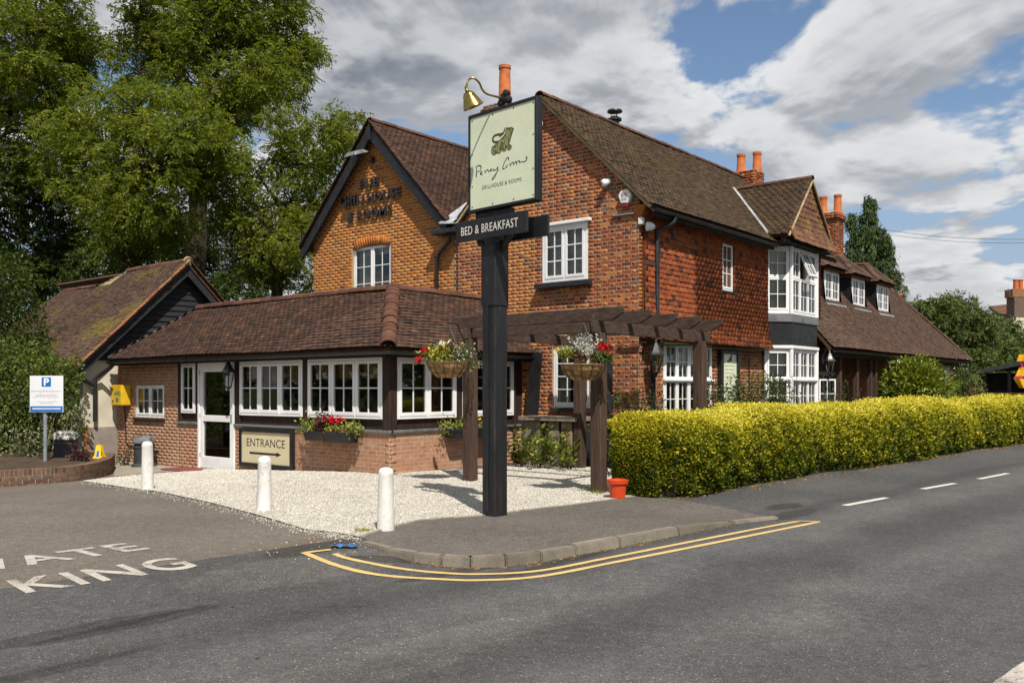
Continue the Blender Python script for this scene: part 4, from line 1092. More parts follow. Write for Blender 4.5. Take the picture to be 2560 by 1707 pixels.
# verge of the right gable: bedded undercloak with tile edges
def verge(root, p, q, n, mat='verge_mortar', w=.10, h=.07):
    mb = MB(); mb.beam(p, q, w, h, up=n); return part('verge', bevelled(mb, 'verge', .01), mat, root)
verge(pub, (15.115, 9.0, 5.12), (15.115, YR, ZR - .05), (0, -1, 1))
verge(pub, (15.115, 14.28, 5.22), (15.115, YR, ZR - .05), (0, 1, 1))
def verge_tiles(root, par, p, q, mat, n, side, step=.115):
    p = Vector(p); q = Vector(q); L = (q - p).length; d = (q - p).normalized(); n = Vector(n).normalized(); it = []
    n = (n - d * n.dot(d)).normalized(); sd = Vector(side).normalized()
    for i in range(int(L / step)):
        m = Matrix.Identity(4); b = p + d * (i * step) + n * (.015 + RN.uniform(0, .01)) + sd * RN.uniform(-.012, .012)
        d2 = (d - n * .13).normalized()
        for j in range(3): m[j][0] = sd[j] * .16; m[j][1] = d2[j] * step * 1.6; m[j][2] = n[j] * .022; m[j][3] = b[j]
        it.append((m, mat))
    pieces('verge_tile', UNIT_TILE, it, par, root, joined='verge_tiles_far')
verge_tiles(pub, R1, (15.10, 9.0, 5.157), (15.10, YR - .05, ZR - .05), 'tile_main', (0, -1, 1), (1, 0, 0))
verge_tiles(pub, R1, (15.0, 14.34, 5.46), (15.0, 16.96, 8.22), 'tile_brown', (0, -1, 1), (1, 0, 0))
verge_tiles(pub, R1, (15.0, 19.78, 5.36), (15.0, 17.04, 8.22), 'tile_brown', (0, 1, 1), (1, 0, 0))
# bargeboards of the left gable
for ya, za, sy in ((14.34, 5.38, -1), (19.76, 5.29, 1)):
    mb = MB(); p0 = Vector((14.975, ya, za)); p1 = Vector((14.975, 17.0, 8.15)); dn = Vector((0, 0, -.27)); th = Vector((.05, 0, 0))
    mb.prism([p0, p1, p1 + dn * 1.25, p0 + dn], th); part('bargeboard', bevelled(mb, 'bargeboard', .006), 'black_barge', pub)
    mb = MB(); mb.prism([p0 + Vector((.05, 0, -.02)), p1 + Vector((.05, 0, -.02)), p1 + Vector((.22, 0, -.02)), p0 + Vector((.22, 0, -.02))], (0, 0, -.03)); part('soffit_board', mb, 'black_timber', pub)
mb = MB(); mb.beam((14.96, 17.0, 8.12), (14.96, 17.0, 7.78), .16, .06, up=(1, 0, 0)); part('barge_joint', mb, 'black_barge', pub)
# valley end: dressed lead and hopper pipe
mb = MB(); q = [(14.90, 14.50, 5.34), (14.90, 14.06, 5.30), (15.9, 14.08, 5.50), (15.9, 14.54, 5.53)]
mb.prism([Vector(p) + Vector((0, 0, .05)) for p in q], (0, 0, .02)); mb.add([Vector((14.9, 14.53, 5.42)), Vector((14.9, 14.13, 5.36)), Vector((15.5, 13.95, 5.85)), Vector((15.5, 14.2, 5.95))], [(0, 1, 2, 3)])
part('valley_lead', mb, 'lead_pale', pub)
mb = MB(); mb.box(14.86, 15.16, 14.0, 14.75, 5.16, 5.26); part('valley_gutter', bevelled(mb, 'valley_gutter', .01), 'black_plastic', pub)
dy = onX(1098, 700, XG).y
pipe(pub, [(15.05, 14.3, 5.2), (15.06, 14.32, 5.0), (15.1, dy - .1, 4.75), (15.12, dy, 4.6), (15.12, dy, 3.2)], .045)
mb = MB(); cy = onX(1146, 650, XG).y; mb.tube([(15.17, cy, 5.1), (15.17, cy, 3.5)], .008, 6); part('cable', mb, 'black_plastic', pub)
# gutters and pipes of the side
gutter(pub, (15.1, 8.93, 5.08), (20.9, 8.93, 5.08), .06)
mb = MB(); mb.box(15.25, 20.9, 8.98, 9.05, 4.97, 5.10); part('fascia', mb, 'black_timber', pub)
dpx = onY(1643, 700, YW - .12).x
pipe(pub, [(dpx + .25, 8.93, 5.03), (dpx + .22, 8.95, 4.92), (dpx, YW - .12, 4.75), (dpx, YW - .12, 2.75), (dpx, YW - .2, 2.6), (dpx, YW - .2, 2.5), (dpx, YW - .03, 2.3), (dpx, YW - .03, 0)], .048)
bpy_ = onX(1529, 900, XG).y
pipe(pub, [(15.10, bpy_, 2.45), (15.10, bpy_, -.1)], .075)
mb = MB(); mb.tube([onX(1600, 868, XG) + Vector((-.03, 0, 0)), onX(1560, 872, XG) + Vector((-.03, 0, 0)), onX(1545, 866, XG) + Vector((-.03, 0, 0))], .02, 6); part('cable', mb, 'black_plastic', pub)
mb = MB(); c1 = onY(1640, 850, 9.1); mb.tube([(15.2, 9.28, 2.50), (16.2, 9.16, 2.47), (17.2, 9.15, 2.52), (18.3, 9.15, 2.50), (20.8, 9.15, 2.53)], .018, 6); part('cable', mb, 'black_plastic', pub)
mb = MB(); px_ = onY(1871.5, 930, YW + .05).x; mb.tube([(px_ - .28, YW + .03, 2.32), (px_, YW + .03, 2.32), (px_, YW + .03, .6)], .014, 6); part('cable', mb, 'black_plastic', pub)
# corbelled corner under the eaves
mb = MB()
for i in range(5): mb.box(XG - .012 - .006 * i, XG + .2, YW - .05 - .035 * i, YW + .1, 4.93 + i * .055, 4.93 + i * .055 + .052)
part('corbel', mb, 'brick_red', pub)
# chimneys and flue
chimney(pub, 17.0, 14.28, .36, .36, 5.3, 8.55, 'brick_brown', 'mortar_red', [(17.0, 14.28, .155, 1.02)])
chimney(pub, 25.05, 11.55, .33, .33, 5.0, 8.0, 'brick_red', 'mortar_red', [(24.9, 11.73, .13, .55), (25.17, 11.35, .13, .60)], corbel=False)
mb = MB(); fx = 18.46; mb.lathe([(.11, 7.3), (.11, 8.12), (.17, 8.12), (.17, 8.17), (.09, 8.18), (.09, 8.22)], (fx, 12.0, 0), 16)
fl = part('flue', mb, 'steel' if False else 'black_plastic', pub)
mb = MB(); mb.lathe([(.05, 8.33), (.19, 8.33), (.18, 8.37), (.03, 8.41)], (fx, 12.0, 0), 16)
for t in range(3): mb.beam((fx + .09 * math.cos(t * 2.1), 12 + .09 * math.sin(t * 2.1), 8.18), (fx + .09 * math.cos(t * 2.1), 12 + .09 * math.sin(t * 2.1), 8.34), .012, .012, up=(1, 0, 0))
part('flue_cap', mb, 'black_plastic', fl)
# small roof behind the left gable
slope(pub, [(16.6, 21.0, 4.05), (16.6, 19.7, 4.05), (17.6, 19.7, 5.0), (17.6, 20.9, 5.0)], 'tile_dark', 'tile_brown', tname='rear_roof_tile', gauge=.1)
mb = MB(); mb.box(16.75, 19, 19.72, 20.9, 2, 4.0); part('rear_annex', mb, 'render_grey', pub)

# bay window on the side: canted, two storeys, with its own tiled gable
bay_pts = [Vector((21.1, 9.32, 0)), Vector((21.58, 8.84, 0)), Vector((23.25, 8.84, 0)), Vector((23.73, 9.32, 0))]
def facet(i):
    p, q = bay_pts[i], bay_pts[i + 1]; u = (q - p).normalized(); n = u.cross(UP); return Fr(p, u, n), (q - p).length
def bay_prism(name, mat, z0, z1, grow=0.0, bev=.006):
    P = [bay_pts[0] + Vector((-grow, .1, 0)), bay_pts[0] + Vector((-grow, 0, 0)), bay_pts[1] + Vector((-grow * .5, -grow, 0)), bay_pts[2] + Vector((grow * .5, -grow, 0)), bay_pts[3] + Vector((grow, 0, 0)), bay_pts[3] + Vector((grow, .1, 0))]
    mb = MB(); mb.prism([p + UP * z0 for p in P], (0, 0, z1 - z0)); return part(name, bevelled(mb, name, bev), mat, pub)
bay_prism('bay_plinth', 'brick_red', -.4, .95)
bay_prism('bay_panel', 'black_paint', 2.66, 3.24, .02)
bay_prism('bay_lead', 'lead', 3.24, 3.44, .055)
bay_prism('bay_cornice', 'white_paint', 2.585, 2.66, .07)
bay_prism('bay_head', 'black_timber', 5.12, 5.30, .03)
for i in range(3):
    fr, L = facet(i)
    if i == 1:
        wU = window(pub, fr, .0, L, 3.45, 5.12, [(.54, [(1, 2, 2)] * 3), (.46, [(1, 2, 2)] * 3)], c=.0, fw=.06, skip=((1, 1),), curtain=[('curtain', .02, .3, 0, 1), ('curtain', .7, .98, 0, 1)])
        # middle top light hangs open
        x0 = .06 + (L - .12 - .068) / 3 + .034; ww = (L - .12 - .068) / 3; hh = (5.12 - 3.45 - .12 - .034) * .46; zt = 5.12 - .06
        ang = math.radians(24); v2 = (UP * math.cos(ang) - fr.n * math.sin(ang)); n2 = (fr.n * math.cos(ang) + UP * math.sin(ang))
        casement(pub, wU, Fr(fr.pt(x0, zt, .0) - v2 * hh, fr.u, n2, v2), ww, hh, 2, 2)
        wD = window(pub, fr, .0, L, .95, 2.585, [(.53, [(1, 2, 2)] * 3), (.47, [(1, 2, 2)] * 3)], c=.0, fw=.06, curtain=[('roller', 0, 1, .66, 1)])
    else:
        wU = window(pub, fr, .0, L, 3.45, 5.12, [(.54, [(1, 2, 2)]), (.46, [(1, 2, 2)])], c=.0, fw=.085, curtain=[('curtain', .02, .98, 0, 1)])
        wD = window(pub, fr, .0, L, .95, 2.585, [(.53, [(1, 2, 2)]), (.47, [(1, 2, 2)])], c=.0, fw=.075, skip=((0, 0),) if i == 2 else (), curtain=[('roller', 0, 1, .60, 1)])
    zt = .95 + .06 + (2.585 - .95 - .12) * .53
    mb = MB(); mb.fbox(fr, .01, L - .01, zt - .035, zt + .03, .013, .06); part('transom_rail', bevelled(mb, 'transom_rail', .008), 'white_paint', wD)
    if i == 2:   # lower right light stands wide open
        od = Vector((.80, -.60, 0)); casement(pub, wD, Fr(Vector((23.34, 8.80, 1.06)), od, od.cross(UP)), .50, .78, 2, 2)
for p in bay_pts[1:3]:
    for z0, z1 in ((3.446, 5.118), (.952, 2.583)):
        mb = MB(); mb.lathe([(.055, z0), (.055, z1)], (p.x, p.y - .006, 0), 8); part('corner_post', mb, 'white_paint', pub)
mb = MB(); mb.poly([p + UP * 3.44 for p in bay_pts]); mb.poly([p + UP * 5.13 for p in bay_pts]); part('bay_floor', mb, 'interior', pub)
zE, zA, xA, yF = 5.33, 6.90, 22.4, 8.62
D1 = slope(pub, [(20.9, 9.3, zE), (20.9, yF, zE), (xA, yF, zA), (xA, 10.85, zA)], 'tile_dark', 'tile_main')
slope(pub, [(23.9, yF, zE), (23.9, 9.3, zE), (xA, 10.85, zA), (xA, yF, zA)], 'tile_dark', 'tile_main')
ridge_run(pub, D1, (xA, yF, zA + .01), (xA, 10.9, zA + .01), 'ridge_brown', r=.11)
slope(pub, [(20.98, 8.74, 5.20), (23.82, 8.74, 5.20), (23.82, 8.74, 5.36), (xA, 8.74, 6.88), (20.98, 8.74, 5.36)], 'tile_dark', 'tile_gable', name='gable_tile_backing', tname='gable_tile', gauge=.14, tw=.2, thick=.02, slab=.1, off=lambda y: .02 + .2 * math.exp(-max(0, y) / .25), wobble=.01)
mb = MB(); mb.box(20.95, 23.85, 8.66, 9.3, 5.15, 5.20); part('bay_soffit', mb, 'black_timber', pub)
for xe in (20.9, 23.9):
    verge(pub, (xe, yF - .01, zE - .06), (xA, yF - .01, zA - .05), (0, -1, 0), 'verge_mortar', .045, .05)
mb = MB(); a, b = Vector((20.90, 9.13, 5.36)), Vector((xA - .06, 10.70, 6.90)); t = (b - a).normalized(); sdv = Vector((-1, 0, -.1)).normalized() * .17
mb.hexa([a + Vector((0, 0, .02)), a + sdv + Vector((0, 0, .02)), b + sdv + Vector((0, 0, .02)), b + Vector((0, 0, .02)), a + Vector((0, 0, .075)), a + sdv + Vector((0, 0, .075)), b + sdv + Vector((0, 0, .075)), b + Vector((0, 0, .075))])
part('valley_lead', mb, 'lead_pale', pub)

# ------------------------------------------------------------------ entrance extension: low L-shaped range with hipped tile roof
ext = thing('entrance_extension', 'low brick and timber entrance range with white casements and brown hipped tile roof', 'building', (11.28, 12.25, 0))
XP, YP = 11.28, 12.25
fp = FX(XP); fq = FY(YP)
ZP = .77
aDoor = (aX(497, XP), aX(588, XP)); aBr = aX(447, XP)
aL = -22.45
sm = (aX(338.5, XP), aX(410.5, XP), zX(375, 1043, XP), zX(375, 962, XP))
polyA = [(aL, -.5), (aBr, -.5), (aBr, 2.3), (aL, 2.3)]
polyB = [(aDoor[1], -.5), (-YP, -.5), (-YP, ZP), (aDoor[1], ZP)]
polyC = [(aBr, -.5), (aDoor[0], -.5), (aDoor[0], ZP), (aBr, ZP)]
polyD = [(XP, -.5), (XG, -.5), (XG, ZP), (XP, ZP)]
bw = part('brick_wall', wall_skin(fp, polyA, [sm]), 'mortar_pale', ext)
mk = lambda a, b: 'brick_pink'
for pl, hl, fr in ((polyA, [sm], fp), (polyB, [], fp), (polyC, [], fp), (polyD, [], fq)):
    if pl is not polyA: bw = part('brick_wall', wall_skin(fr, pl, []), 'mortar_pale', ext)
    pieces('brick', UNIT_BRICK, bricks(fr, pl, hl, mk, bond='stretcher', blo=-.33 if fr is fp else -.025), bw, ext, joined='brickwork')
window(ext, fp, *sm, [(1, [(1, 2, 2), (1, 2, 2)])], c=-.02, sill=(.06, .07, 'black_timber', .05), curtain=[('roller', 0, 1, 0, 1)], cmat='fabric_cream')
# lead-topped timber plinth
def cap(fr, a0, a1, z, name='plinth_cap'):
    mb = MB(); mb.fbox(fr, a0, a1, z, z + .05, -.06, .05); return part(name, bevelled(mb, name, .006), 'lead', ext)
cap(fp, aDoor[1], -YP + .05, ZP); cap(fp, aBr - .02, aDoor[0], ZP); cap(fq, XP, XG - .01, ZP)
# timber panel walls with casements
WT, WB = 2.17, 1.02
g1 = (aX(601, XP), aX(758, XP), WB, WT); g2 = (aX(771.5, XP), aX(958, XP), WB, WT)
slim = (aX(455, XP), aX(490, XP), WB, WT)
q1 = (onY(991, 950, YP).x, onY(1139, 950, YP).x, WB, WT); q2 = (onY(1155, 950, YP).x, onY(1283, 950, YP).x, WB, WT)
pT = [(aDoor[1], ZP + .05), (-YP - .0, ZP + .05), (-YP, 2.3), (aDoor[1], 2.3)]
part('timber_wall', wall_skin(Fr((XP + .03, 0, 0), (0, -1, 0), (-1, 0, 0)), pT, [g1, g2], .06), 'brown_timber', ext)
pT2 = [(aBr, ZP + .05), (aDoor[0], ZP + .05), (aDoor[0], 2.3), (aBr, 2.3)]
part('timber_wall', wall_skin(Fr((XP + .03, 0, 0), (0, -1, 0), (-1, 0, 0)), pT2, [slim], .06), 'brown_timber', ext)
pT3 = [(XP + .03, ZP + .05), (XG, ZP + .05), (XG, 2.3), (XP + .03, 2.3)]
part('timber_wall', wall_skin(FY(YP + .03), pT3, [q1, q2], .06), 'brown_timber', ext)
def post(fr, a0, a1, z0=ZP + .05, z1=2.28, c=.025, mat='brown_timber'):
    mb = MB(); mb.fbox(fr, a0, a1, z0, z1, -.05, c); part('post', bevelled(mb, 'post', .008), mat, ext)
post(fp, aBr - .01, slim[0] - .01); post(fp, slim[1] + .01, aDoor[0] - .005); post(fp, aDoor[1] + .005, g1[0] - .012); post(fp, g1[1] + .01, g2[0] - .01)
post(fp, g2[1] + .012, -YP + .03, c=.035); post(fq, XP - .03, q1[0] - .012, c=.038); post(fq, q1[1] + .012, q2[0] - .012); post(fq, q2[1] + .02, XG - .35, -.1, 2.28, .06)
T22 = [(1, 2, 2)]
window(ext, fp, *g1, [(1, T22 * 3)], c=.03, fw=.05, sash=.055, bar=.022, curtain=[('roller', 0, 1, .62, 1)], cmat='coir')
window(ext, fp, *g2, [(1, T22 * 3)], c=.03, fw=.05, sash=.055, bar=.022, curtain=[('roller', 0, 1, .66, 1)], cmat='coir')
window(ext, fp, *slim, [(1, T22)], c=.03, fw=.04, sash=.045, bar=.02)
window(ext, fq, *q1, [(1, T22 * 2)], c=.03, fw=.05, sash=.055, bar=.022)
window(ext, fq, *q2, [(1, T22 * 2)], c=.03, fw=.05, sash=.055, bar=.022)
# glazed door with its frame
zD0, zD1 = zX(540, 1174, XP) + .015, 2.20
mb = MB(); a0, a1 = aDoor
for A in ((a0, a0 + .065, zD0, zD1), (a1 - .065, a1, zD0, zD1), (a0 + .065, a1 - .065, zD1 - .065, zD1)): mb.fbox(fp, *A, -.08, .035)
dr = part('door', bevelled(mb, 'door', .005), 'white_paint', ext)
mb = MB(); d0, d1 = a0 + .07, a1 - .07; zm = zX(540, 1046, XP); zb = zX(540, 1142, XP); zt1 = zX(540, 929, XP)
sl = .115
for A in ((d0, d0 + sl, zD0 + .01, zD1 - .07), (d1 - sl, d1, zD0 + .01, zD1 - .07), (d0 + sl, d1 - sl, zD0 + .01, zb), (d0 + sl, d1 - sl, zm - .07, zm + .07), (d0 + sl, d1 - sl, zt1, zD1 - .07)): mb.fbox(fp, *A, -.06, .012)
part('door_leaf', bevelled(mb, 'door_leaf', .005), 'white_paint', dr)
for A in ((d0 + sl, d1 - sl, zb, zm - .07), (d0 + sl, d1 - sl, zm + .07, zt1)):
    o = bpy.data.objects.new('pane', unit_mesh('pane', UNIT_PANE, 'glass')); COL.objects.link(o); o.parent = dr; o.matrix_basis = fp.mat(A[0], A[2], -.03, A[1] - A[0], A[3] - A[2], 1)
mb = MB(); mb.fbox(fp, d1 - .085, d1 - .04, zm - .09, zm + .10, .013, .022); mb.tube([fp.pt(d1 - .06, zm + .04, .02), fp.pt(d1 - .06, zm + .04, .07), fp.pt(d1 - .17, zm + .04, .075)], .011, 8); part('handle', mb, 'steel', dr)
for zz_ in (zD0 + .25, zm, zD1 - .3): mb = MB(); mb.fbox(fp, d0 - .012, d0 + .012, zz_, zz_ + .10, .0135, .022); part('hinge', mb, 'steel', dr)
mb = MB(); mb.fbox(fp, d1 - sl - .22, d1 - sl - .02, zt1 - .42, zt1 - .10, -.027, -.024); part('notice', mb, 'print_white', dr)
mb = MB(); mb.fbox(fp, a0 + .01, a1 - .01, zD0 - .12, zD0, -.08, .12); part('threshold', mb, 'concrete', ext)
# inside: floor and back wall
mb = MB(); mb.box(XP + .06, XG - .02, YP + .06, 22.3, -.32, -.28); part('floor_slab', mb, 'interior', ext)
mb = MB(); mb.box(XG - .08, XG - .03, YP + .06, 22.3, -.3, 3.2); part('inner_wall', mb, 'interior', ext)
mb = MB(); mb.box(XP + .05, XG - .1, YP + .1, 22.2, 2.32, 2.36); part('ceiling', mb, 'interior', ext)
mb = MB(); mb.box(XP, XG, 22.25, 22.4, -.5, 2.3); part('end_wall', mb, 'mortar_pale', ext)
# roof
E = 2.32; XEv, YEv = 10.93, 11.9; k_ = 1.5; ZRp = 3.58
A_, B_, C_, D_ = (XEv, 22.2, E), (XEv, YEv, E), (XEv + k_, YEv + k_, ZRp), (XEv + k_, 20.5, ZRp)
RP = slope(ext, [A_, B_, C_, D_], 'tile_dark', 'tile_brown', wobble=.03)
slope(ext, [B_, (XG, YEv, E), (XG, YEv + k_, ZRp), C_], 'tile_dark', 'tile_brown', wobble=.025)
slope(ext, [(14.0, 22.25, E), (XEv, 22.2, E), D_, (14.0, 20.5, ZRp)], 'tile_dark', 'tile_brown', tname='rear_roof_tile', gauge=.2, tw=.33)
mb = MB(); mb.poly([(XEv + k_, YEv + k_, ZRp - .03), (XG, YEv + k_, ZRp - .03), (XG, 20.5, ZRp - .03), (XEv + k_, 20.5, ZRp - .03)]); part('flat_roof', mb, 'lead', ext)
ridge_run(ext, RP, Vector(D_) + UP * .02, Vector(C_) + UP * .02, 'ridge_brown', r=.13, step=.40)
ridge_run(ext, RP, Vector(C_) + UP * .02, (XG, YEv + k_, ZRp + .02), 'ridge_brown', r=.13, step=.40)
ridge_run(ext, RP, Vector(B_) + Vector((0, 0, .03)), Vector(C_) + UP * .03, 'ridge_brown', r=.155, step=.145, name='hip_tile')
mb = MB(); a = Vector((XG - .03, YEv + .15, E + .2)); b = Vector((XG - .03, YEv + k_, ZRp + .06))
for i in range(9):
    t0, t1 = i / 9, (i + 1) / 9; p, q = a + (b - a) * t0, a + (b - a) * t1; zt = q.z + .10
    mb.add([(p.x, p.y, p.z - .05), (q.x, q.y, q.z - .05), (q.x, q.y, zt), (p.x, p.y, zt), (p.x - .16, p.y, p.z + .01), (q.x - .16, q.y, q.z + .01)], [(0, 1, 2, 3), (0, 4, 5, 1)])
part('flashing', mb, 'lead_pale', ext)
mb = MB(); mb.beam(Vector(A_) + Vector((0, .03, .05)), Vector(D_) + Vector((0, .03, .05)), .05, .05); part('flashing', mb, 'lead', ext)
gutter(ext, (XEv - .04, 22.15, E - .055), (XEv - .04, YEv - .04, E - .055), .062, out=(-1, 0, 0)); gutter(ext, (XEv - .04, YEv - .04, E - .055), (XG - .05, YEv - .04, E - .055), .062)
mb = MB(); mb.box(XEv + .04, XEv + .07, YEv + .1, 22.2, E - .16, E - .02); mb.box(XEv + .07, XG, YEv + .07, YEv + .10, E - .16, E - .02); part('fascia', mb, 'black_timber', ext)
mb = MB(); mb.box(XEv + .071, XP + .02, YEv + .11, 22.2, E - .10, E - .08); mb.box(XP + .02, XG, YEv + .101, YP + .02, E - .10, E - .08); part('soffit', mb, 'black_timber', ext)
yb = 22.2
pipe(ext, [(XEv - .04, 22.0, E - .08), (XEv - .03, 22.05, E - .2), (10.78, 22.33, E - .38), (10.66, 22.38, E - .5), (10.66, 22.38, .76)], .05)
# timber store beside the extension, under the gable
q3 = onY(1311, 1000, YP).x

# ------------------------------------------------------------------ weatherboarded barn behind the extension
barn = thing('weatherboarded_barn', 'old barn with black boarded gable, cream rendered wall and mossy brown tile roof', 'building', (13.1, 22.5, -.3))
fb = FY(22.5)
mb = wall_skin(fb, [(10.42, -.5), (15.8, -.5), (15.8, 2.3), (13.1, 4.85), (10.42, 2.3)], []); part('rendered_wall', mb, 'render_cream', barn)
mb = MB(); mb.fbox(fb, 10.40, 11.30, -.5, .62, .002, .02); part('render_plinth', bevelled(mb, 'render_plinth', .008), 'render_grey', barn)
mb = MB(); mb.fbox(fb, 10.40, 10.56, -.5, .62, .022, .03); part('corner_brick', mb, 'brick_buff', barn)
mb = MB(); mb.poly([(10.42, 22.5, -.5), (10.42, 31, -.5), (10.42, 31, 2.3), (10.42, 22.5, 2.3)]); mb.poly([(15.8, 22.5, -.5), (15.8, 31, -.5), (15.8, 31, 2.3), (15.8, 22.5, 2.3)]); mb.poly([(10.42, 31, -.5), (15.8, 31, -.5), (15.8, 31, 2.3), (10.42, 31, 2.3)]); part('side_wall', mb, 'render_cream', barn)
z = 2.30
while z < 4.75:
    hw = (4.95 - z) / .956
    xl, xr = 13.1 - hw + .05, 13.1 + hw - .05
    hw2 = max(.02, (4.95 - z - .19) / .956)
    mb = MB(); zz2 = z + .19
    xl2, xr2 = 13.1 - hw2 + .03, 13.1 + hw2 - .03
    j = RN.uniform(-.006, .006)
    mb.hexa([(xl, 22.44 + j, z), (xr, 22.44 - j, z), (xr, 22.495, z), (xl, 22.495, z), (xl2, 22.475, zz2), (xr2, 22.475, zz2), (xr2, 22.495, zz2), (xl2, 22.495, zz2)])
    part('weatherboard', mb, 'black_timber', barn); z += .155
for sx, xe in ((-1, 10.2), (1, 16.0)):
    mb = MB(); p0 = Vector((xe, 22.20, 2.16)); p1 = Vector((13.1, 22.20, 4.93)); dn = Vector((0, 0, -.30))
    mb.prism([p0, p1, p1 + dn, p0 + dn * .95], (0, .045, 0)); part('bargeboard', bevelled(mb, 'bargeboard', .006), 'black_timber', barn)
    mb = MB(); mb.prism([p0 + Vector((0, .046, -.03)), p1 + Vector((0, .046, -.03)), p1 + Vector((0, .29, -.03)), p0 + Vector((0, .29, -.03))], (0, 0, -.025)); part('soffit_board', mb, 'black_timber', barn)
BR_ = slope(barn, [(10.12, 31.2, 2.12), (10.12, 22.16, 2.12), (13.1, 22.16, 5.0), (13.1, 25.4, 5.0), (12.66, 26.4, 4.575), (12.66, 28.6, 4.575)], 'tile_dark', 'tile_barn', wobble=.035)
slope(barn, [(16.08, 22.16, 2.12), (16.08, 30, 2.12), (13.1, 30, 5.0), (13.1, 22.16, 5.0)], 'tile_dark', 'tile_barn', tname='rear_roof_tile', gauge=.2, tw=.33)
slope(barn, [(13.6, 31.2, 2.12), (10.12, 31.2, 2.12), (12.66, 28.6, 4.575)], 'tile_dark', 'tile_barn', tname='rear_roof_tile', gauge=.2, tw=.33)
ridge_run(barn, BR_, (13.1, 22.14, 5.01), (13.1, 25.4, 5.01), 'ridge_brown', r=.12)
ridge_run(barn, BR_, (12.68, 26.4, 4.6), (12.68, 28.6, 4.6), 'ridge_brown', r=.11)
mb = MB(); mb.add([(12.63, 26.4, 4.6), (13.08, 25.42, 5.05), (13.5, 25.9, 4.6), (12.6, 25.5, 4.62)], [(0, 1, 2), (0, 3, 1)]); part('gablet', mb, 'verge_mortar', barn)
verge_tiles(barn, BR_, (10.14, 22.16, 2.14), (13.08, 22.16, 4.99), 'tile_verge', (-1, 0, 1), (0, 1, 0), .11)
verge_tiles(barn, BR_, (16.06, 22.16, 2.14), (13.12, 22.16, 4.99), 'tile_barn', (1, 0, 1), (0, 1, 0), .11)
mb = MB(); mb.lathe([(.01, 0), (.12, .02), (.13, .06), (.12, .10), (.02, .12)], (13.1, 22.13, 5.03), 12, axis=(0, 1, 0)); part('ridge_end', mb, 'verge_mortar', barn)
# small rooflight
f_r = Fr((10.55, 27.6, 2.58), (0, -1, 0), Vector((-.691, 0, .722)), Vector((.722, 0, .691)))
mb = MB()
for A in ((0, .6, 0, .06), (0, .6, .5, .56), (0, .06, .06, .5), (.54, .6, .06, .5)): mb.fbox(f_r, *A, .03, .12)
rl = part('rooflight', mb, 'steel', barn); mb = MB(); mb.fbox(f_r, .06, .54, .06, .5, .05, .09); part('rooflight_pane', mb, 'lens_black', rl)
pipe(barn, [(10.1, 22.35, 2.02), (10.15, 22.36, 1.93), (10.55, 22.38, 1.72), (10.64, 22.385, 1.68)], .05)
gutter(barn, (10.06, 31, 2.06), (10.06, 22.2, 2.06), .06, out=(-1, 0, 0))

# ------------------------------------------------------------------ long low wing beyond the bay
wing = thing('tiled_wing', 'long low wing with sweeping brown tile roof, three dormers and shaded veranda', 'building', (30, 9, 0))
ye, ze, xr_, yr_, zr_ = 8.6, 2.65, 38.9, 11.65, 6.22
WR = slope(wing, [(23.7, ye, ze), (xr_, ye, ze), (xr_ - 3.05, yr_, zr_), (24.6, yr_, zr_), (24.6, YW, 3.49), (23.7, YW, 3.49)], 'tile_dark', 'tile_wing', off=lambda y: .05 * math.exp(-max(0, y) / .5))
slope(wing, [(xr_, ye, ze), (xr_, 14.7, ze), (xr_ - 3.05, yr_, zr_)], 'tile_dark', 'tile_wing')
slope(wing, [(xr_, 14.7, ze), (24.6, 14.7, ze), (24.6, yr_, zr_), (xr_ - 3.05, yr_, zr_)], 'tile_dark', 'tile_wing', tname='rear_roof_tile', gauge=.25, tw=.4)
ridge_run(wing, WR, (xr_, ye, ze + .03), (xr_ - 3.05, yr_, zr_ + .02), 'tile_wing', r=.12, step=.2, name='hip_tile')
ridge_run(wing, WR, (xr_ - 3.05, yr_, zr_ + .02), (24.6, yr_, zr_ + .02), 'ridge_brown', r=.12)
gutter(wing, (23.8, ye - .05, ze - .05), (38.7, ye - .05, ze - .05), .055)
fw_ = FY(10.3)
wp = [(24.0, -.5), (38.5, -.5), (38.5, 2.9), (24.0, 2.9)]
vh = [(25.1, 26.2, .1, 2.1), (27.2, 28.9, .8, 2.1)]
ww_ = part('wing_wall', wall_skin(fw_, wp, vh), 'mortar_red', wing)
pieces('brick', UNIT_BRICK, bricks(fw_, wp, vh, lambda a, b: 'brick_red', blo=.6), ww_, wing, joined='brickwork')
mb = MB(); mb.box(24.0, 38.5, 14.0, 14.1, -.5, 3); mb.box(38.4, 38.5, 10.3, 14.1, -.5, 3); part('rear_wall', mb, 'brick_red', wing)
window(wing, fw_, 27.2, 28.9, .8, 2.1, [(1, [(1, 2, 3), (1, 2, 3), (1, 2, 3)])], c=-.03)
mb = MB(); mb.fbox(fw_, 25.1, 26.2, .1, 2.1, -.08, -.04); part('plank_door', mb, 'brown_timber', wing)
for x in (25.0, 26.4, 27.6, 28.05, 30.2, 31.2):
    mb = MB(); mb.box(x - .07, x + .07, 8.80, 8.94, -.2, 2.62); part('veranda_post', bevelled(mb, 'veranda_post', .01), 'pergola_timber', wing)
mb = MB(); mb.box(24.0, 38.6, 8.78, 8.96, 2.45, 2.6); part('veranda_beam', mb, 'brown_timber', wing)
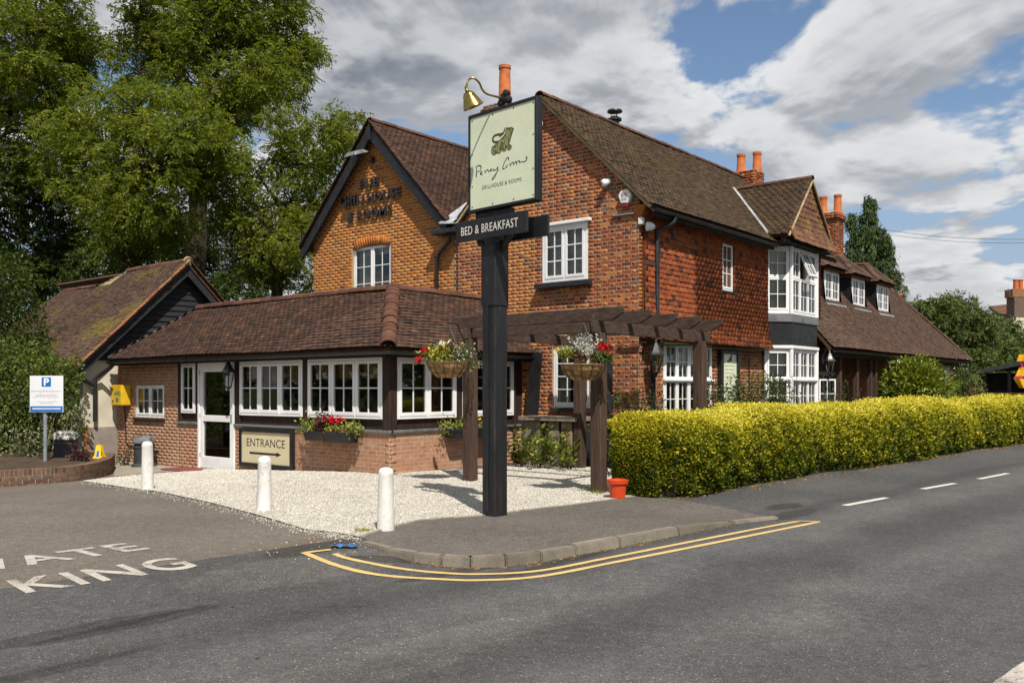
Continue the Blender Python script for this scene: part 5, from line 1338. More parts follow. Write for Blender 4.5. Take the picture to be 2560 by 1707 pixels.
# end bay of the wing comes forward: cream panel, window and brick pier
ex0, ex1 = 33.6, 38.4
fe = FY(8.95)
wh = (34.2, 36.6, 1.0, 2.35)
pe = [(ex0, -.4), (37.2, -.4), (37.2, 2.6), (ex0, 2.6)]
part('end_bay_wall', wall_skin(fe, pe, [wh]), 'render_cream', wing)
window(wing, fe, *wh, [(1, [(1, 2, 3), (1, 2, 3), (1, 2, 3)])], c=.0)
pp = [(37.2, -.4), (38.4, -.4), (38.4, 2.6), (37.2, 2.6)]
pr = part('end_pier', wall_skin(fe, pp, []), 'mortar_red', wing)
pieces('brick', UNIT_BRICK, bricks(fe, pp, [], lambda a, b: 'brick_red'), pr, wing, joined='brickwork')
mb = MB(); mb.poly([(ex0, 8.95, -.4), (ex0, 8.95, 2.6), (ex0, 10.3, 2.6), (ex0, 10.3, -.4)]); part('end_bay_side', mb, 'render_cream', wing)
mb = MB(); mb.poly([(38.4, 8.95, -.4), (38.4, 8.95, 2.6), (38.4, 10.3, 2.6), (38.4, 10.3, -.4)]); part('end_bay_side', mb, 'brick_red', wing)
for xc in (27.4, 29.8, 32.3):
    fd = FY(9.95); hw = .62
    mb = MB(); mb.prism([(xc - hw - .06, 9.97, 4.1), (xc - hw - .06, 9.97, 5.2), (xc - hw - .06, 10.78, 5.2), (xc - hw - .06, 9.86, 4.12)], (.03, 0, 0)); part('dormer_cheek', mb, 'black_paint', wing); mb = MB()
    mb.prism([(xc + hw + .03, 9.97, 4.1), (xc + hw + .03, 9.97, 5.2), (xc + hw + .03, 10.78, 5.2), (xc + hw + .03, 9.86, 4.12)], (.03, 0, 0))
    dm = part('dormer_cheek', mb, 'black_paint', wing)
    for e0, e1 in ((xc - hw - .055, xc - hw), (xc + hw, xc + hw + .055)): mb = MB(); mb.fbox(fd, e0, e1, 4.2, 5.2, -.05, .0); part('dormer_post', mb, 'black_paint', wing)
    window(wing, fd, xc - hw, xc + hw, 4.24, 5.18, [(1, [(1, 2, 3), (1, 2, 3)])], c=.02, fw=.06, sash=.045, bar=.024, curtain=[('roller', 0, 1, 0, 1)], cmat='blind_white')
    mb = MB(); mb.fbox(fd, xc - hw - .2, xc + hw + .2, 4.10, 4.16, -.1, .18); part('dormer_apron', mb, 'lead_pale', wing)
    e = .80; zb_, zt_ = 5.20, 5.93; yfr = 9.78
    yb1 = 8.6 + (zb_ - 2.65) / 1.17; yb2 = 8.6 + (zt_ - 2.65) / 1.17
    flare = lambda y: .05 * math.exp(-max(0, y) / .3)
    dr1 = slope(wing, [(xc - e, yfr, zb_), (xc + e, yfr, zb_), (xc, yfr + .75, zt_)], 'tile_dark', 'tile_wing', off=flare)
    slope(wing, [(xc - e, yb1 + .05, zb_), (xc - e, yfr, zb_), (xc, yfr + .75, zt_), (xc, yb2 + .05, zt_)], 'tile_dark', 'tile_wing', off=flare)
    slope(wing, [(xc + e, yfr, zb_), (xc + e, yb1 + .05, zb_), (xc, yb2 + .05, zt_), (xc, yfr + .75, zt_)], 'tile_dark', 'tile_wing', off=flare)
    ridge_run(wing, dr1, (xc - e, yfr, zb_ + .03), (xc, yfr + .75, zt_ + .03), 'tile_wing', r=.10, step=.14, name='hip_tile')
    ridge_run(wing, dr1, (xc + e, yfr, zb_ + .03), (xc, yfr + .75, zt_ + .03), 'tile_wing', r=.10, step=.14, name='hip_tile')
    ridge_run(wing, dr1, (xc, yfr + .75, zt_ + .03), (xc, yb2, zt_ + .03), 'ridge_brown', r=.10, step=.3)
chimney(wing, 31.6, 11.5, .34, .34, 5.5, 7.75, 'brick_red', 'mortar_red', [(31.5, 11.72, .14, .62), (31.7, 11.28, .14, .66)])
mb = MB(); mb.lathe([(.15, 4.4), (.15, 5.25), (.18, 5.27), (.18, 5.35), (.12, 5.35)], (37.2, 10.85, 0), 14); part('flue_pot', mb, 'terracotta', wing)
# ------------------------------------------------------------------ pub sign on its post
PC = onH(1237, 1288); PC.z = 0
sign = thing('pub_sign', 'tall black timber post carrying a pale green pub sign and lettered board', 'sign', tuple(PC))
SU, SN = -NR, -ER          # the board stands square to the road
def sfr(off): return Fr(PC + SN * off, SU, SN)
f0 = sfr(0)
mb = MB(); mb.fbox(f0, -.115, .115, -.15, 2.95, -.115, .115); part('post', bevelled(mb, 'post', .012), 'post_paint', sign)
mb = MB(); mb.fbox(f0, -.127, .127, 2.62, 3.40, -.127, .127); part('post_sleeve', bevelled(mb, 'post_sleeve', .012), 'post_paint', sign)
mb = MB(); mb.fbox(f0, -.02, .01, .05, 2.9, .116, .128); part('conduit', mb, 'black_plastic', sign)
SP = .10                   # plane of the painted face, in front of the post axis
fsn = sfr(SP)
def ab(px, py, f=None, off=SP):
    f = f or fsn; p = onP(px, py, f.O, f.n) - f.O; return p.dot(f.u), p.z
tl, tr_, bl, br_ = ab(1173, 294), ab(1346, 236), ab(1170, 533), ab(1342, 501)
sa0, sa1 = (tl[0] + bl[0]) / 2, (tr_[0] + br_[0]) / 2; sb0, sb1 = (bl[1] + br_[1]) / 2, (tl[1] + tr_[1]) / 2
mb = MB(); fwid = .035
for A in ((sa0, sa0 + fwid, sb0, sb1), (sa1 - fwid, sa1, sb0, sb1), (sa0 + fwid, sa1 - fwid, sb0, sb0 + fwid), (sa0 + fwid, sa1 - fwid, sb1 - fwid, sb1)): mb.fbox(fsn, *A, -.09, .012)
part('frame', bevelled(mb, 'frame', .006), 'black_paint', sign)
mb = MB(); mb.fbox(fsn, sa0 + fwid, sa1 - fwid, sb0 + fwid, sb1 - fwid, -.08, .0); pn = part('panel', mb, 'sign_green', sign)
mb = MB()
for fa, fb in ((.03, .97), (.03, .6), (.03, .25), (.03, .03), (.36, .975), (.68, .975), (.36, .025), (.68, .025), (.97, .97), (.97, .65), (.97, .3), (.97, .03)):
    p = fsn.pt(sa0 + fwid + (sa1 - sa0 - 2 * fwid) * fa, sb0 + fwid + (sb1 - sb0 - 2 * fwid) * fb, 0); mb.lathe([(.009, 0), (.009, .004), (.004, .006)], p, 8, axis=SN)
part('screw', mb, 'print_dark', pn, kind='stuff')
def zs(x, y): return 1160 + .13390 * x, 290 + .13393 * y
def zab(x, y): return ab(*zs(x, y))
# emblem: a beast standing with raised head and curled tail
body = [(640, 480), (700, 432), (750, 415), (752, 362), (780, 330), (783, 255), (800, 225), (850, 228), (893, 214), (900, 250), (932, 232), (917, 272), (895, 290), (908, 317), (870, 327), (884, 378), (852, 432), (830, 450), (845, 520), (850, 572), (888, 553), (882, 602), (850, 632), (820, 625), (808, 592), (795, 560), (780, 545), (775, 590), (788, 642), (740, 656), (722, 640), (736, 610), (728, 560), (740, 520), (702, 490), (690, 530), (672, 590), (660, 622), (692, 630), (676, 692), (625, 696), (608, 670), (600, 642), (575, 670), (588, 700), (575, 728), (538, 715), (518, 680), (518, 630), (535, 575), (590, 590), (605, 530), (620, 492)]
bm = bmesh.new(); vs = [bm.verts.new(fsn.pt(*zab(*p), .0015)) for p in body]; bm.faces.new(vs); bmesh.ops.triangulate(bm, faces=bm.faces[:]); me = bpy.data.meshes.new('emblem'); bm.to_mesh(me); bm.free()
part('emblem', me, 'print_olive', pn)
mb = MB(); stroke(mb, fsn, [zab(*p) for p in body + [body[0]]], .009, .003, 2)
tail = [(768, 210), (752, 290), (715, 338), (660, 348), (600, 358), (556, 388), (538, 430), (550, 475), (590, 492), (632, 482)]
stroke(mb, fsn, [zab(*p) for p in tail], [.006, .022, .03, .03, .026, .026, .026, .026, .026, .03], .0022)
stroke(mb, fsn, [zab(*p) for p in [(715, 340), (690, 372), (658, 398)]], [.02, .016, .004], .0024)
for ln in ([(800, 250), (870, 245)], [(850, 260), (885, 300)], [(775, 350), (800, 430)], [(860, 340), (820, 430)], [(640, 500), (620, 600)], [(760, 440), (765, 540)], [(540, 620), (570, 660)], [(640, 640), (630, 680)], [(740, 600), (760, 640)], [(840, 570), (850, 610)]):
    stroke(mb, fsn, [zab(*p) for p in ln], .007, .003, 2)
part('emblem_lines', mb, 'print_deep_olive', pn)
mb = MB()
for ln, w in (([(242, 962), (236, 1050), (230, 1142)], [.012, .02, .022]), ([(214, 966), (250, 936), (300, 930), (322, 958), (308, 1012), (270, 1040), (246, 1046)], [.006, .012, .016, .02, .012, .008, .004]),
              ([(306, 1080), (338, 1062), (340, 1040), (318, 1044), (306, 1076), (322, 1096), (358, 1080)], [.006, .008, .008, .012, .016, .014, .005]),
              ([(384, 1020), (394, 1042), (402, 1064)], [.008, .016, .018]), ([(398, 1046), (412, 1024), (432, 1007), (452, 1004)], [.006, .008, .01, .016]),
              ([(452, 1004), (450, 1030), (478, 1034), (500, 992), (512, 980)], [.012, .014, .012, .006, .008]), ([(522, 978), (500, 998), (504, 1024), (545, 1008), (556, 986)], [.014, .016, .014, .006, .006]),
              ([(556, 984), (556, 1012), (588, 1010), (640, 950)], [.012, .016, .012, .01]), ([(640, 950), (612, 1058), (572, 1148), (526, 1190), (530, 1162), (570, 1108), (640, 1020), (678, 998)], [.014, .016, .014, .012, .01, .008, .005, .003]),
              ([(836, 832), (832, 782), (802, 790), (762, 858), (732, 938), (726, 980), (746, 990), (790, 950), (812, 906)], [.012, .018, .012, .012, .016, .018, .012, .005, .006]), ([(812, 906), (802, 960), (806, 968)], [.012, .016, .008]),
              ([(858, 886), (864, 912), (868, 938)], [.01, .018, .018]), ([(867, 918), (882, 890), (915, 868)], [.006, .01, .016]), ([(926, 860), (930, 890), (934, 920)], [.01, .018, .018]), ([(933, 902), (948, 868), (968, 850), (978, 864), (984, 908)], [.006, .008, .012, .018, .018]), ([(984, 888), (1000, 852), (1022, 834), (1034, 846), (1044, 882)], [.006, .008, .012, .018, .014]),
              ([(1042, 880), (1062, 856), (1110, 860), (1160, 832), (1174, 792), (1158, 776), (1186, 764)], [.008, .006, .012, .014, .016, .01, .012])):
    stroke(mb, fsn, [zab(*p) for p in ln], [x * .8 for x in w], .002, 4)
part('script_lettering', mb, 'print_dark', pn)
tA, tB, tC = zab(335, 1398), zab(1076, 1196), zab(335, 1352)
mb = MB(); text_fit(mb, fsn, 'GRILLHOUSE & ROOMS', tA[0], tB[0], (tA[1] + tB[1]) / 2, (tA[1] + tB[1]) / 2 + .048, .002, spacing=1.25); part('lettering', mb, 'print_dark', pn)
# hanger between sign and boards
mb = MB(); mb.fbox(f0, -.30, .30, sb0 - .075, sb0 - .002, -.05, .05); part('hanger', mb, 'black_paint', sign)
mb = MB(); mb.prism([f0.pt(-.13, 3.40, .05), f0.pt(.13, 3.40, .05), f0.pt(.2, sb0 - .08, .05), f0.pt(-.2, sb0 - .08, .05)], SN * -.1); part('post_head', mb, 'black_paint', sign)
# lettered boards, one on each face of the post
fB = sfr(.17)
def abB(px, py): p = onP(px, py, fB.O, fB.n) - fB.O; return p.dot(fB.u), p.z
b_tl, b_tr, b_bl, b_br = abB(1144, 562), abB(1322, 522), abB(1146, 610), abB(1322, 578)
ba0, ba1 = (b_tl[0] + b_bl[0]) / 2, (b_tr[0] + b_br[0]) / 2; bb0, bb1 = (b_bl[1] + b_br[1]) / 2, (b_tl[1] + b_tr[1]) / 2
for c0, c1, nm in ((-.0, .035, 'name_board'), (-.375, -.34, 'name_board')):
    mb = MB(); mb.fbox(fB, ba0, ba1, bb0, bb1, c0, c1); nb = part(nm, bevelled(mb, nm, .005), 'black_paint', sign)
    if c0 == 0:
        mb = MB(); w = ba1 - ba0; h = bb1 - bb0
        text_fit(mb, fB, 'BED & BREAKFAST', ba0 + .08 * w, ba0 + .885 * w, bb0 + .30 * h, bb0 + .72 * h, .037, offset=.006, spacing=1.08); part('lettering', mb, 'print_cream', nb)
for a in (-.22, .22):
    mb = MB(); mb.fbox(fB, a - .02, a + .02, bb0 + .04, bb0 + .09, -.338, -.002); part('spacer', mb, 'black_paint', sign)
    mb = MB(); mb.beam(f0.pt(a * .55, bb0 - .14, 0), f0.pt(a * 1.35, bb0 + .05, 0), .05, .05, up=SN); part('strut', mb, 'black_paint', sign)
# brass swan-neck lamp on top
lm = [onP(*p, fsn.O + SN * .0, fsn.n) for p in ((1250, 246), (1240, 242))]
zl = lambda x, y: (1130 + .0765 * x, 180 + .07653 * y)
fl_ = sfr(.02)
def lp(x, y, off): p = onP(*zl(x, y), (PC + SN * off), SN); return p
base = lp(1600, 850, .06)
neck = [base, lp(1400, 800, .14), lp(1150, 730, .24), lp(1000, 600, .32), lp(900, 380, .40), lp(780, 250, .45), lp(650, 205, .49), lp(540, 270, .52), lp(490, 400, .54), lp(468, 560, .55)]
P = []
for i in range(len(neck) - 1):
    p0, p1, p2, p3 = neck[max(i - 1, 0)], neck[i], neck[i + 1], neck[min(i + 2, len(neck) - 1)]
    for k in range(4):
        t = k / 4; P.append(.5 * ((2 * p1) + (p2 - p0) * t + (2 * p0 - 5 * p1 + 4 * p2 - p3) * t * t + (3 * p1 - p0 - 3 * p2 + p3) * t ** 3))
P.append(neck[-1])
mb = MB(); mb.tube(P, .013, 10); lamp = part('lamp_arm', mb, 'brass', sign)
ax = (SN * -.45 + UP * -1.0 + SU * .16).normalized(); tip = neck[-1]
mb = MB(); mb.lathe([(.014, -.03), (.018, 0), (.026, .02), (.022, .03), (.055, .045), (.078, .08), (.08, .10), (.09, .12), (.11, .17), (.132, .225), (.128, .227), (.105, .17), (.08, .11), (.05, .06)], tip - UP * .0, 24, axis=ax); part('lamp_shade', mb, 'brass', lamp)
mb = MB(); b0_ = base + SN * -.05
for r, o in ((.06, Vector((0, 0, 0))), (.05, SU * .05 + UP * .05), (.05, SU * .08 - UP * .03), (.045, SU * -.04 - UP * .05)): mb.lathe([(r * .3, -.04), (r, -.02), (r, .03), (r * .4, .05)], b0_ + o, 10, axis=SN)
mb.fbox(f0, sa0 * 0 - .05, .16, sb1 - .005, sb1 + .04, -.05, .03)
part('lamp_bracket', mb, 'black_paint', lamp)

# ------------------------------------------------------------------ raised lettering and fittings on the gable
let = thing('wall_lettering', 'raised dark metal letters PUB GRILLHOUSE & ROOMS on the orange gable', 'lettering', tuple(onX(925, 480, XG)))
def split_islands(V, Fc):
    par = list(range(len(V)))
    def f(i):
        while par[i] != i: par[i] = par[par[i]]; i = par[i]
        return i
    for fc in Fc:
        for a in fc[1:]: par[f(a)] = f(fc[0])
    g = {}
    for fc in Fc: g.setdefault(f(fc[0]), []).append(fc)
    return g.values()
for body_, (pl, plb), (pr, prb), hh in (('PUB', (904, 472), (952, 466), 21), ('GRILLHOUSE', (856, 519), (1005, 494), 23), ('& ROOMS', (873, 551), (983, 540), 22)):
    p, q = onX(pl, plb, XG), onX(pr, prb, XG); zb = (p.z + q.z) / 2; hz = hh * depth(p) / F
    V, Fc = text_geo(body_, .5, .018, 1.12, res=3); lo, hi = V.min(0), V.max(0)
    W_ = np.array([fg.pt(-p.y + (v[0] - lo[0]) / (hi[0] - lo[0]) * (p.y - q.y), zb + (v[1] - lo[1]) / (hi[1] - lo[1]) * hz, .028 + (v[2] - lo[2]) / (hi[2] - lo[2]) * .04)[:] for v in V])
    # weld doubled outline vertices so that each letter is one island
    key = {}; mp = []
    for i, w in enumerate(W_): mp.append(key.setdefault(tuple(np.round(w, 4)), i))
    F2 = [tuple(mp[i] for i in fc) for fc in Fc]; F2 = [fc for fc in F2 if len(set(fc)) == len(fc)]
    for grp in split_islands(W_, F2):
        mb = MB(); ids = sorted({i for fc in grp for i in fc}); ix = {j: n_ for n_, j in enumerate(ids)}
        mb.add([W_[i] for i in ids], [tuple(ix[i] for i in fc) for fc in grp]); part('letter', mb, 'letter_metal', let)
fl = thing('floodlight', 'white flat floodlight on a bracket high in the orange gable', 'floodlight', tuple(onX(935, 400, XG)))
p = onX(930, 394, XG); mb = MB(); f2 = Fr(p + Vector((-.42, .12, 0)), (0, -1, 0), (Vector((-.35, 0, 1))), Vector((1, 0, .35)))
mb.add([f2.pt(-.28, -.2, 0), f2.pt(.2, -.2, 0), f2.pt(.2, .28, .0), f2.pt(-.28, .28, 0), f2.pt(-.2, -.1, .1), f2.pt(.12, -.1, .1), f2.pt(.12, .2, .1), f2.pt(-.2, .2, .1)], [(3, 2, 1, 0), (4, 5, 6, 7), (0, 1, 5, 4), (1, 2, 6, 5), (2, 3, 7, 6), (3, 0, 4, 7)]); part('housing', bevelled(mb, 'housing', .015), 'steel', fl)
mb = MB(); mb.tube([p + Vector((0, -.05, -.08)), p + Vector((-.15, 0, -.1)), p + Vector((-.38, .1, .0))], .018, 8); mb.box(XG - .03, XG, p.y - .12, p.y, p.z - .16, p.z + .0); part('bracket', mb, 'black_plastic', fl)
p = onX(1352, 313, XG); mb = MB(); mb.lathe([(.02, .0), (.08, .02), (.19, .07), (.2, .10), (.19, .12), (.05, .13)], p + Vector((-.28, 0, .0)), 20, axis=(1, .5, -.2))
dsh = solo('round_wall_light', mb, 'white_plastic', 'round white light partly hidden behind the pub sign near the gable top', 'light')
# dome camera, alarm box, sensor light
cm = thing('dome_camera', 'white dome camera on the red gable wall above the alarm box', 'camera', tuple(onX(1524, 455, XG)))
p = onX(1524, 455, XG); mb = MB(); mb.lathe([(.05, 0), (.06, .02), (.06, .06), (.04, .08)], p, 16, axis=(-1, 0, 0)); part('mount', mb, 'white_plastic', cm)
mb = MB(); mb.lathe([(.03, -.02), (.07, .0), (.085, .05), (.07, .10), (.03, .125)], p + Vector((-.07, .02, -.02)), 16, axis=(-.7, .55, -.25)); part('dome', mb, 'white_plastic', cm)
mb = MB(); mb.lathe([(.028, .10), (.03, .128), (.01, .135)], p + Vector((-.07, .02, -.02)), 12, axis=(-.7, .55, -.25)); part('lens', mb, 'lens_black', cm)
al = thing('alarm_box', 'white hexagonal alarm box with red print at the gable corner', 'alarm', tuple(onX(1560, 490, XG)))
z2 = lambda x, y: onX(1500 + .1148 * x, 420 + .1148 * y, XG - .09)
hexp = [z2(*q) for q in ((450, 770), (390, 610), (450, 490), (600, 465), (678, 590), (600, 760))]
ctr = sum(hexp, Vector()) / 6
mb = MB(); back = [ctr + (q - ctr) * 1.06 + Vector((.085, 0, 0)) for q in hexp]; n = 6
mb.add(hexp + back, [tuple(range(6)), tuple(range(11, 5, -1))] + [(i, 6 + i, 6 + (i + 1) % 6, (i + 1) % 6) for i in range(6)]); part('cover', bevelled(mb, 'cover', .012, 2), 'white_plastic', al)
fa_ = Fr((XG - .092, 0, 0), (0, -1, 0), (-1, 0, 0))
mb = MB(); text_fit(mb, fa_, 'S/S', -ctr.y - .075, -ctr.y + .055, ctr.z - .01, ctr.z + .06, .0015, offset=.02); part('lettering', mb, 'print_red', al)
mb = MB()
for k in range(2): mb.fbox(fa_, -ctr.y - .075, -ctr.y + .06, ctr.z - .05 - k * .03, ctr.z - .04 - k * .03, .001, .002)
part('small_print', mb, 'print_grey', al)
mb = MB(); mb.fbox(FX(XG), -ctr.y - .08, -ctr.y + .07, hexp[0].z - .075, hexp[0].z - .005, .0, .07); part('strobe', bevelled(mb, 'strobe', .012), 'print_red', al)
mb = MB(); pa, pb = onX(1530, 540, XG - .03), onX(1586, 533, XG - .03); mb.beam(pa, pb, .05, .03); rail = solo('cable_rail', mb, 'steel', 'short pale cable rail fixed below the alarm box', 'cable rail')
sl_ = thing('sensor_light', 'white sensor light just round the corner from the alarm box', 'light', tuple(onY(1606, 560, YW)))
p = onY(1600, 552, YW - .02); mb = MB(); mb.box(p.x - .05, p.x + .05, YW - .10, YW, p.z - .08, p.z + .06); part('back_box', bevelled(mb, 'back_box', .01), 'white_plastic', sl_)
mb = MB(); mb.lathe([(.05, 0), (.09, .02), (.085, .10), (.05, .17), (.015, .185)], p + Vector((.04, -.12, -.12)), 18, axis=(.85, -.45, .05)); part('lamp_head', mb, 'white_plastic', sl_)

# lanterns
def lantern(name, label, fr, a, b, c=.22, s=1.0, mat='black_plastic', arm=True):
    p = fr.pt(a, b, c); t = thing(name, label, 'lantern', tuple(p), 'wall lanterns')
    def q(x, y, z): return p + Vector((x * s, y * s, z * s))
    for k in range(6):
        a0, a1 = k * math.pi / 3, (k + 1) * math.pi / 3; r1, r2 = .055, .11
        mb = MB(); mb.add([q(r1 * math.cos(a0), r1 * math.sin(a0), -.26), q(r1 * math.cos(a1), r1 * math.sin(a1), -.26), q(r2 * math.cos(a1), r2 * math.sin(a1), 0), q(r2 * math.cos(a0), r2 * math.sin(a0), 0)], [(0, 1, 2, 3)]); part('pane', mb, 'glass', t)
        mb = MB(); mb.tube([q(r1 * math.cos(a0), r1 * math.sin(a0), -.27), q(r2 * math.cos(a0), r2 * math.sin(a0), .0)], .008 * s, 5); part('rib', mb, mat, t)
    mb = MB(); mb.lathe([(.135 * s, -.005 * s), (.135 * s, .01 * s), (.085 * s, .08 * s), (.04 * s, .17 * s), (.02 * s, .2 * s), (.025 * s, .22 * s), (.005 * s, .25 * s)], p, 6); part('roof', mb, mat, t)
    mb = MB(); mb.lathe([(.01 * s, -.36 * s), (.02 * s, -.33 * s), (.03 * s, -.30 * s), (.065 * s, -.275 * s), (.065 * s, -.255 * s)], p, 6); part('base', mb, mat, t)
    if arm:
        w = fr.pt(a, b, 0); mb = MB(); mb.tube([w + UP * .05, w + UP * .2 + fr.n * .05, w + fr.n * c * .6 + UP * .30 * s, p + UP * .24 * s], .011, 6); mb.fbox(fr, a - .03, a + .03, b - .06, b + .16, -.0, .02); part('bracket', mb, mat, t)
    return t
pL = onX(573, 930, XP - .2)
lantern('wall_lantern', 'black lantern hanging beside the white entrance door', fp, -pL.y, pL.z, .22, 1.2)
pL = onY(1641, 890, YW - .25)
lantern('wall_lantern', 'black lantern by the drainpipe near the corner of the tile-hung wall', Fr((0, YW + .06, 0), (1, 0, 0), (0, -1, 0)), pL.x, pL.z + .02, .3, 1.25)
pL = onY(2077, 903, 8.55)
lantern('wall_lantern', 'grey lantern under the veranda roof beyond the bay', FY(8.78), pL.x, pL.z, .2, 1.15)

# ------------------------------------------------------------------ signs on the extension
es = thing('entrance_sign', 'cream ENTRANCE sign with black arrow in a black frame beside the door', 'sign', tuple(onX(672, 1181, XP)))
e0, e1 = aX(606.5, XP), aX(739, XP); ez0, ez1 = -.06, .74
mb = MB()
for A in ((e0, e0 + .07, ez0, ez1), (e1 - .07, e1, ez0, ez1), (e0 + .07, e1 - .07, ez0, ez0 + .07), (e0 + .07, e1 - .07, ez1 - .07, ez1)): mb.fbox(fp, *A, .012, .10)
part('frame', bevelled(mb, 'frame', .006), 'black_paint', es)
mb = MB(); mb.fbox(fp, e0 + .07, e1 - .07, ez0 + .07, ez1 - .07, .012, .07); pn = part('panel', mb, 'sign_cream', es)
iw, ih = e1 - e0 - .14, ez1 - ez0 - .14; i0, j0 = e0 + .07, ez0 + .07
mb = MB(); text_fit(mb, fp, 'ENTRANCE', i0 + .11 * iw, i0 + .89 * iw, j0 + .53 * ih, j0 + .79 * ih, .0715, spacing=1.0); part('lettering', mb, 'print_dark', pn)
mb = MB(); y0 = j0 + .32 * ih; mb.fbox(fp, i0 + .17 * iw, i0 + .72 * iw, y0 - .022, y0 + .022, .071, .0725); mb.add([fp.pt(i0 + .72 * iw, y0 - .05, .072), fp.pt(i0 + .82 * iw, y0, .072), fp.pt(i0 + .72 * iw, y0 + .05, .072)], [(0, 1, 2)]); part('arrow', mb, 'print_dark', pn)
aed = thing('defibrillator_cabinet', 'yellow AED defibrillator cabinet on the brick wall beside the small window', 'cabinet', tuple(onX(303, 1015, XP)))
c0, c1 = aX(303, XP) - .02, aX(329, XP); cz0, cz1 = zX(315, 1013, XP), zX(315, 962, XP)
mb = MB(); mb.fbox(fp, c0 - .0, c1, cz0, cz1, .012, .27); part('body', bevelled(mb, 'body', .02, 2), 'yellow_plastic', aed)
fd_ = Fr(fp.pt(c0, 0, .275), fp.u, fp.n)
cw = c1 - c0
# near side carries the window, front the lettering
fside = Fr((XP, 22.45 * 0 + -(c0), 0), (-1, 0, 0), (0, 1, 0))
mb = MB(); mb.fbox(fd_, .03 * cw, .16 * cw, cz0 + .28, cz1 - .07, .0, .006); part('window', mb, 'lens_black', aed)
mb = MB(); text_fit(mb, fd_, 'AED', .36 * cw, .96 * cw, cz0 + .27, cz0 + .36, .004, offset=.02); part('lettering', mb, 'print_green', aed)
mb = MB(); hp = [(0, -.07), (-.05, -.02), (-.065, .02), (-.045, .05), (-.015, .045), (0, .025), (.015, .045), (.045, .05), (.065, .02), (.05, -.02)]
mb.add([fd_.pt(.64 * cw + x * 1.2, cz0 + .15 + y * 1.2, .004) for x, y in hp], [tuple(range(len(hp)))]); part('heart', mb, 'print_green', aed)
for z_ in (cz0 + .1, cz1 - .12): mb = MB(); mb.fbox(fd_, .20 * cw, .27 * cw, z_, z_ + .035, 0, .012); part('latch', mb, 'black_plastic', aed)
mb = MB(); pc = onX(322, 1015, XP); mb.tube([fp.pt((c0 + c1) / 2, cz0, .05), fp.pt((c0 + c1) / 2, cz0 - .2, .03), fp.pt((c0 + c1) / 2 + .03, .25, .02), fp.pt((c0 + c1) / 2 + .15, .17, .02), fp.pt((c0 + c1) / 2 + .9, .12, .02), fp.pt((c0 + c1) / 2 + 1.6, .08, .02)], .014, 6); part('cable', mb, 'black_plastic', aed)
# menu board on the side wall
mn = thing('menu_board', 'tall pale green menu board in a black frame on the ground-floor brick wall', 'sign', tuple(onY(1823, 990, YW)))
m0, m1 = xY(1800.5, YW), xY(1846, YW); mz0, mz1 = .95, zY(1823, 876, YW)
mb = MB(); fm = FY(YW + .05)
for A in ((m0, m0 + .11, mz0, mz1), (m1 - .10, m1, mz0, mz1), (m0 + .11, m1 - .10, mz1 - .08, mz1)): mb.fbox(fm, *A, -.02, .09)
part('frame', bevelled(mb, 'frame', .006), 'black_paint', mn)
mb = MB(); mb.fbox(fm, m0 + .11, m1 - .10, mz0, mz1 - .08, -.02, .05); pn = part('panel', mb, 'sign_green', mn)
mb = MB(); pw = m1 - m0 - .21
for k in range(15):
    w_ = RN.uniform(.25, .36); z_ = mz1 - .36 - k * .085; mb.fbox(fm, m0 + .11 + pw * (.5 - w_), m0 + .11 + pw * (.5 + w_), z_, z_ + .012, .0505, .052)
part('small_print', mb, 'print_olive', pn, kind='stuff')
mb = MB()
def em(x, y): return (m0 + .11 + pw * (.5 + (x - 700) / 1150), mz1 - .19 - (y - 470) / 2600)
mb.add([fm.pt(*em(*q), .0515) for q in body], []); bm = bmesh.new(); vs = [bm.verts.new(fm.pt(*em(*q), .0515)) for q in body]; bm.faces.new(vs); bmesh.ops.triangulate(bm, faces=bm.faces[:]); me = bpy.data.meshes.new('emblem'); bm.to_mesh(me); bm.free(); part('emblem', me, 'print_deep_olive', pn)

# ------------------------------------------------------------------ pergola
pg = thing('pergola', 'brown timber pergola with square posts and overhanging rafters over the gravel', 'pergola', (13, 9, 0))
PX0, PX1, PY0, PY1 = 11.4, 14.65, 7.70, 10.35
def squ(x, y, w, z0, z1, mat='pergola_timber', name='post'):
    mb = MB(); mb.box(x - w / 2, x + w / 2, y - w / 2, y + w / 2, z0, z1); return part(name, bevelled(mb, name, .01), mat, pg)
for x, y in ((PX0, PY0), (PX0, PY1), (PX1, PY0), (PX1, PY1)): squ(x, y, .19, -.15, 2.44)
for y in (PY0, PY1):
    mb = MB(); mb.box(PX0 - .15, PX1 + .35, y - .03, y + .03, 2.441, 2.62); part('beam', bevelled(mb, 'beam', .008), 'pergola_beam', pg)
for i in range(5):
    x = PX0 - .02 + i * (PX1 - PX0) / 4; ya, yb2_ = PY0 - .46, PY1 + .38; h = .20; z0 = 2.622 + (.0 if i else .0)
    mb = MB(); mb.prism([(x - .028, ya, z0 + h), (x - .028, ya, z0 + h * .55), (x - .028, ya + .2, z0), (x - .028, yb2_ - .2, z0), (x - .028, yb2_, z0 + h * .55), (x - .028, yb2_, z0 + h)], (.056, 0, 0)); part('rafter', bevelled(mb, 'rafter', .006), 'pergola_beam', pg)
# planks laid between post heads on the front
mb = MB(); mb.box(PX0 - .06, PX0 - .03, PY0 + .1, PY1 - .1, 2.46, 2.60); part('front_rail', bevelled(mb, 'front_rail', .005), 'pergola_beam', pg)

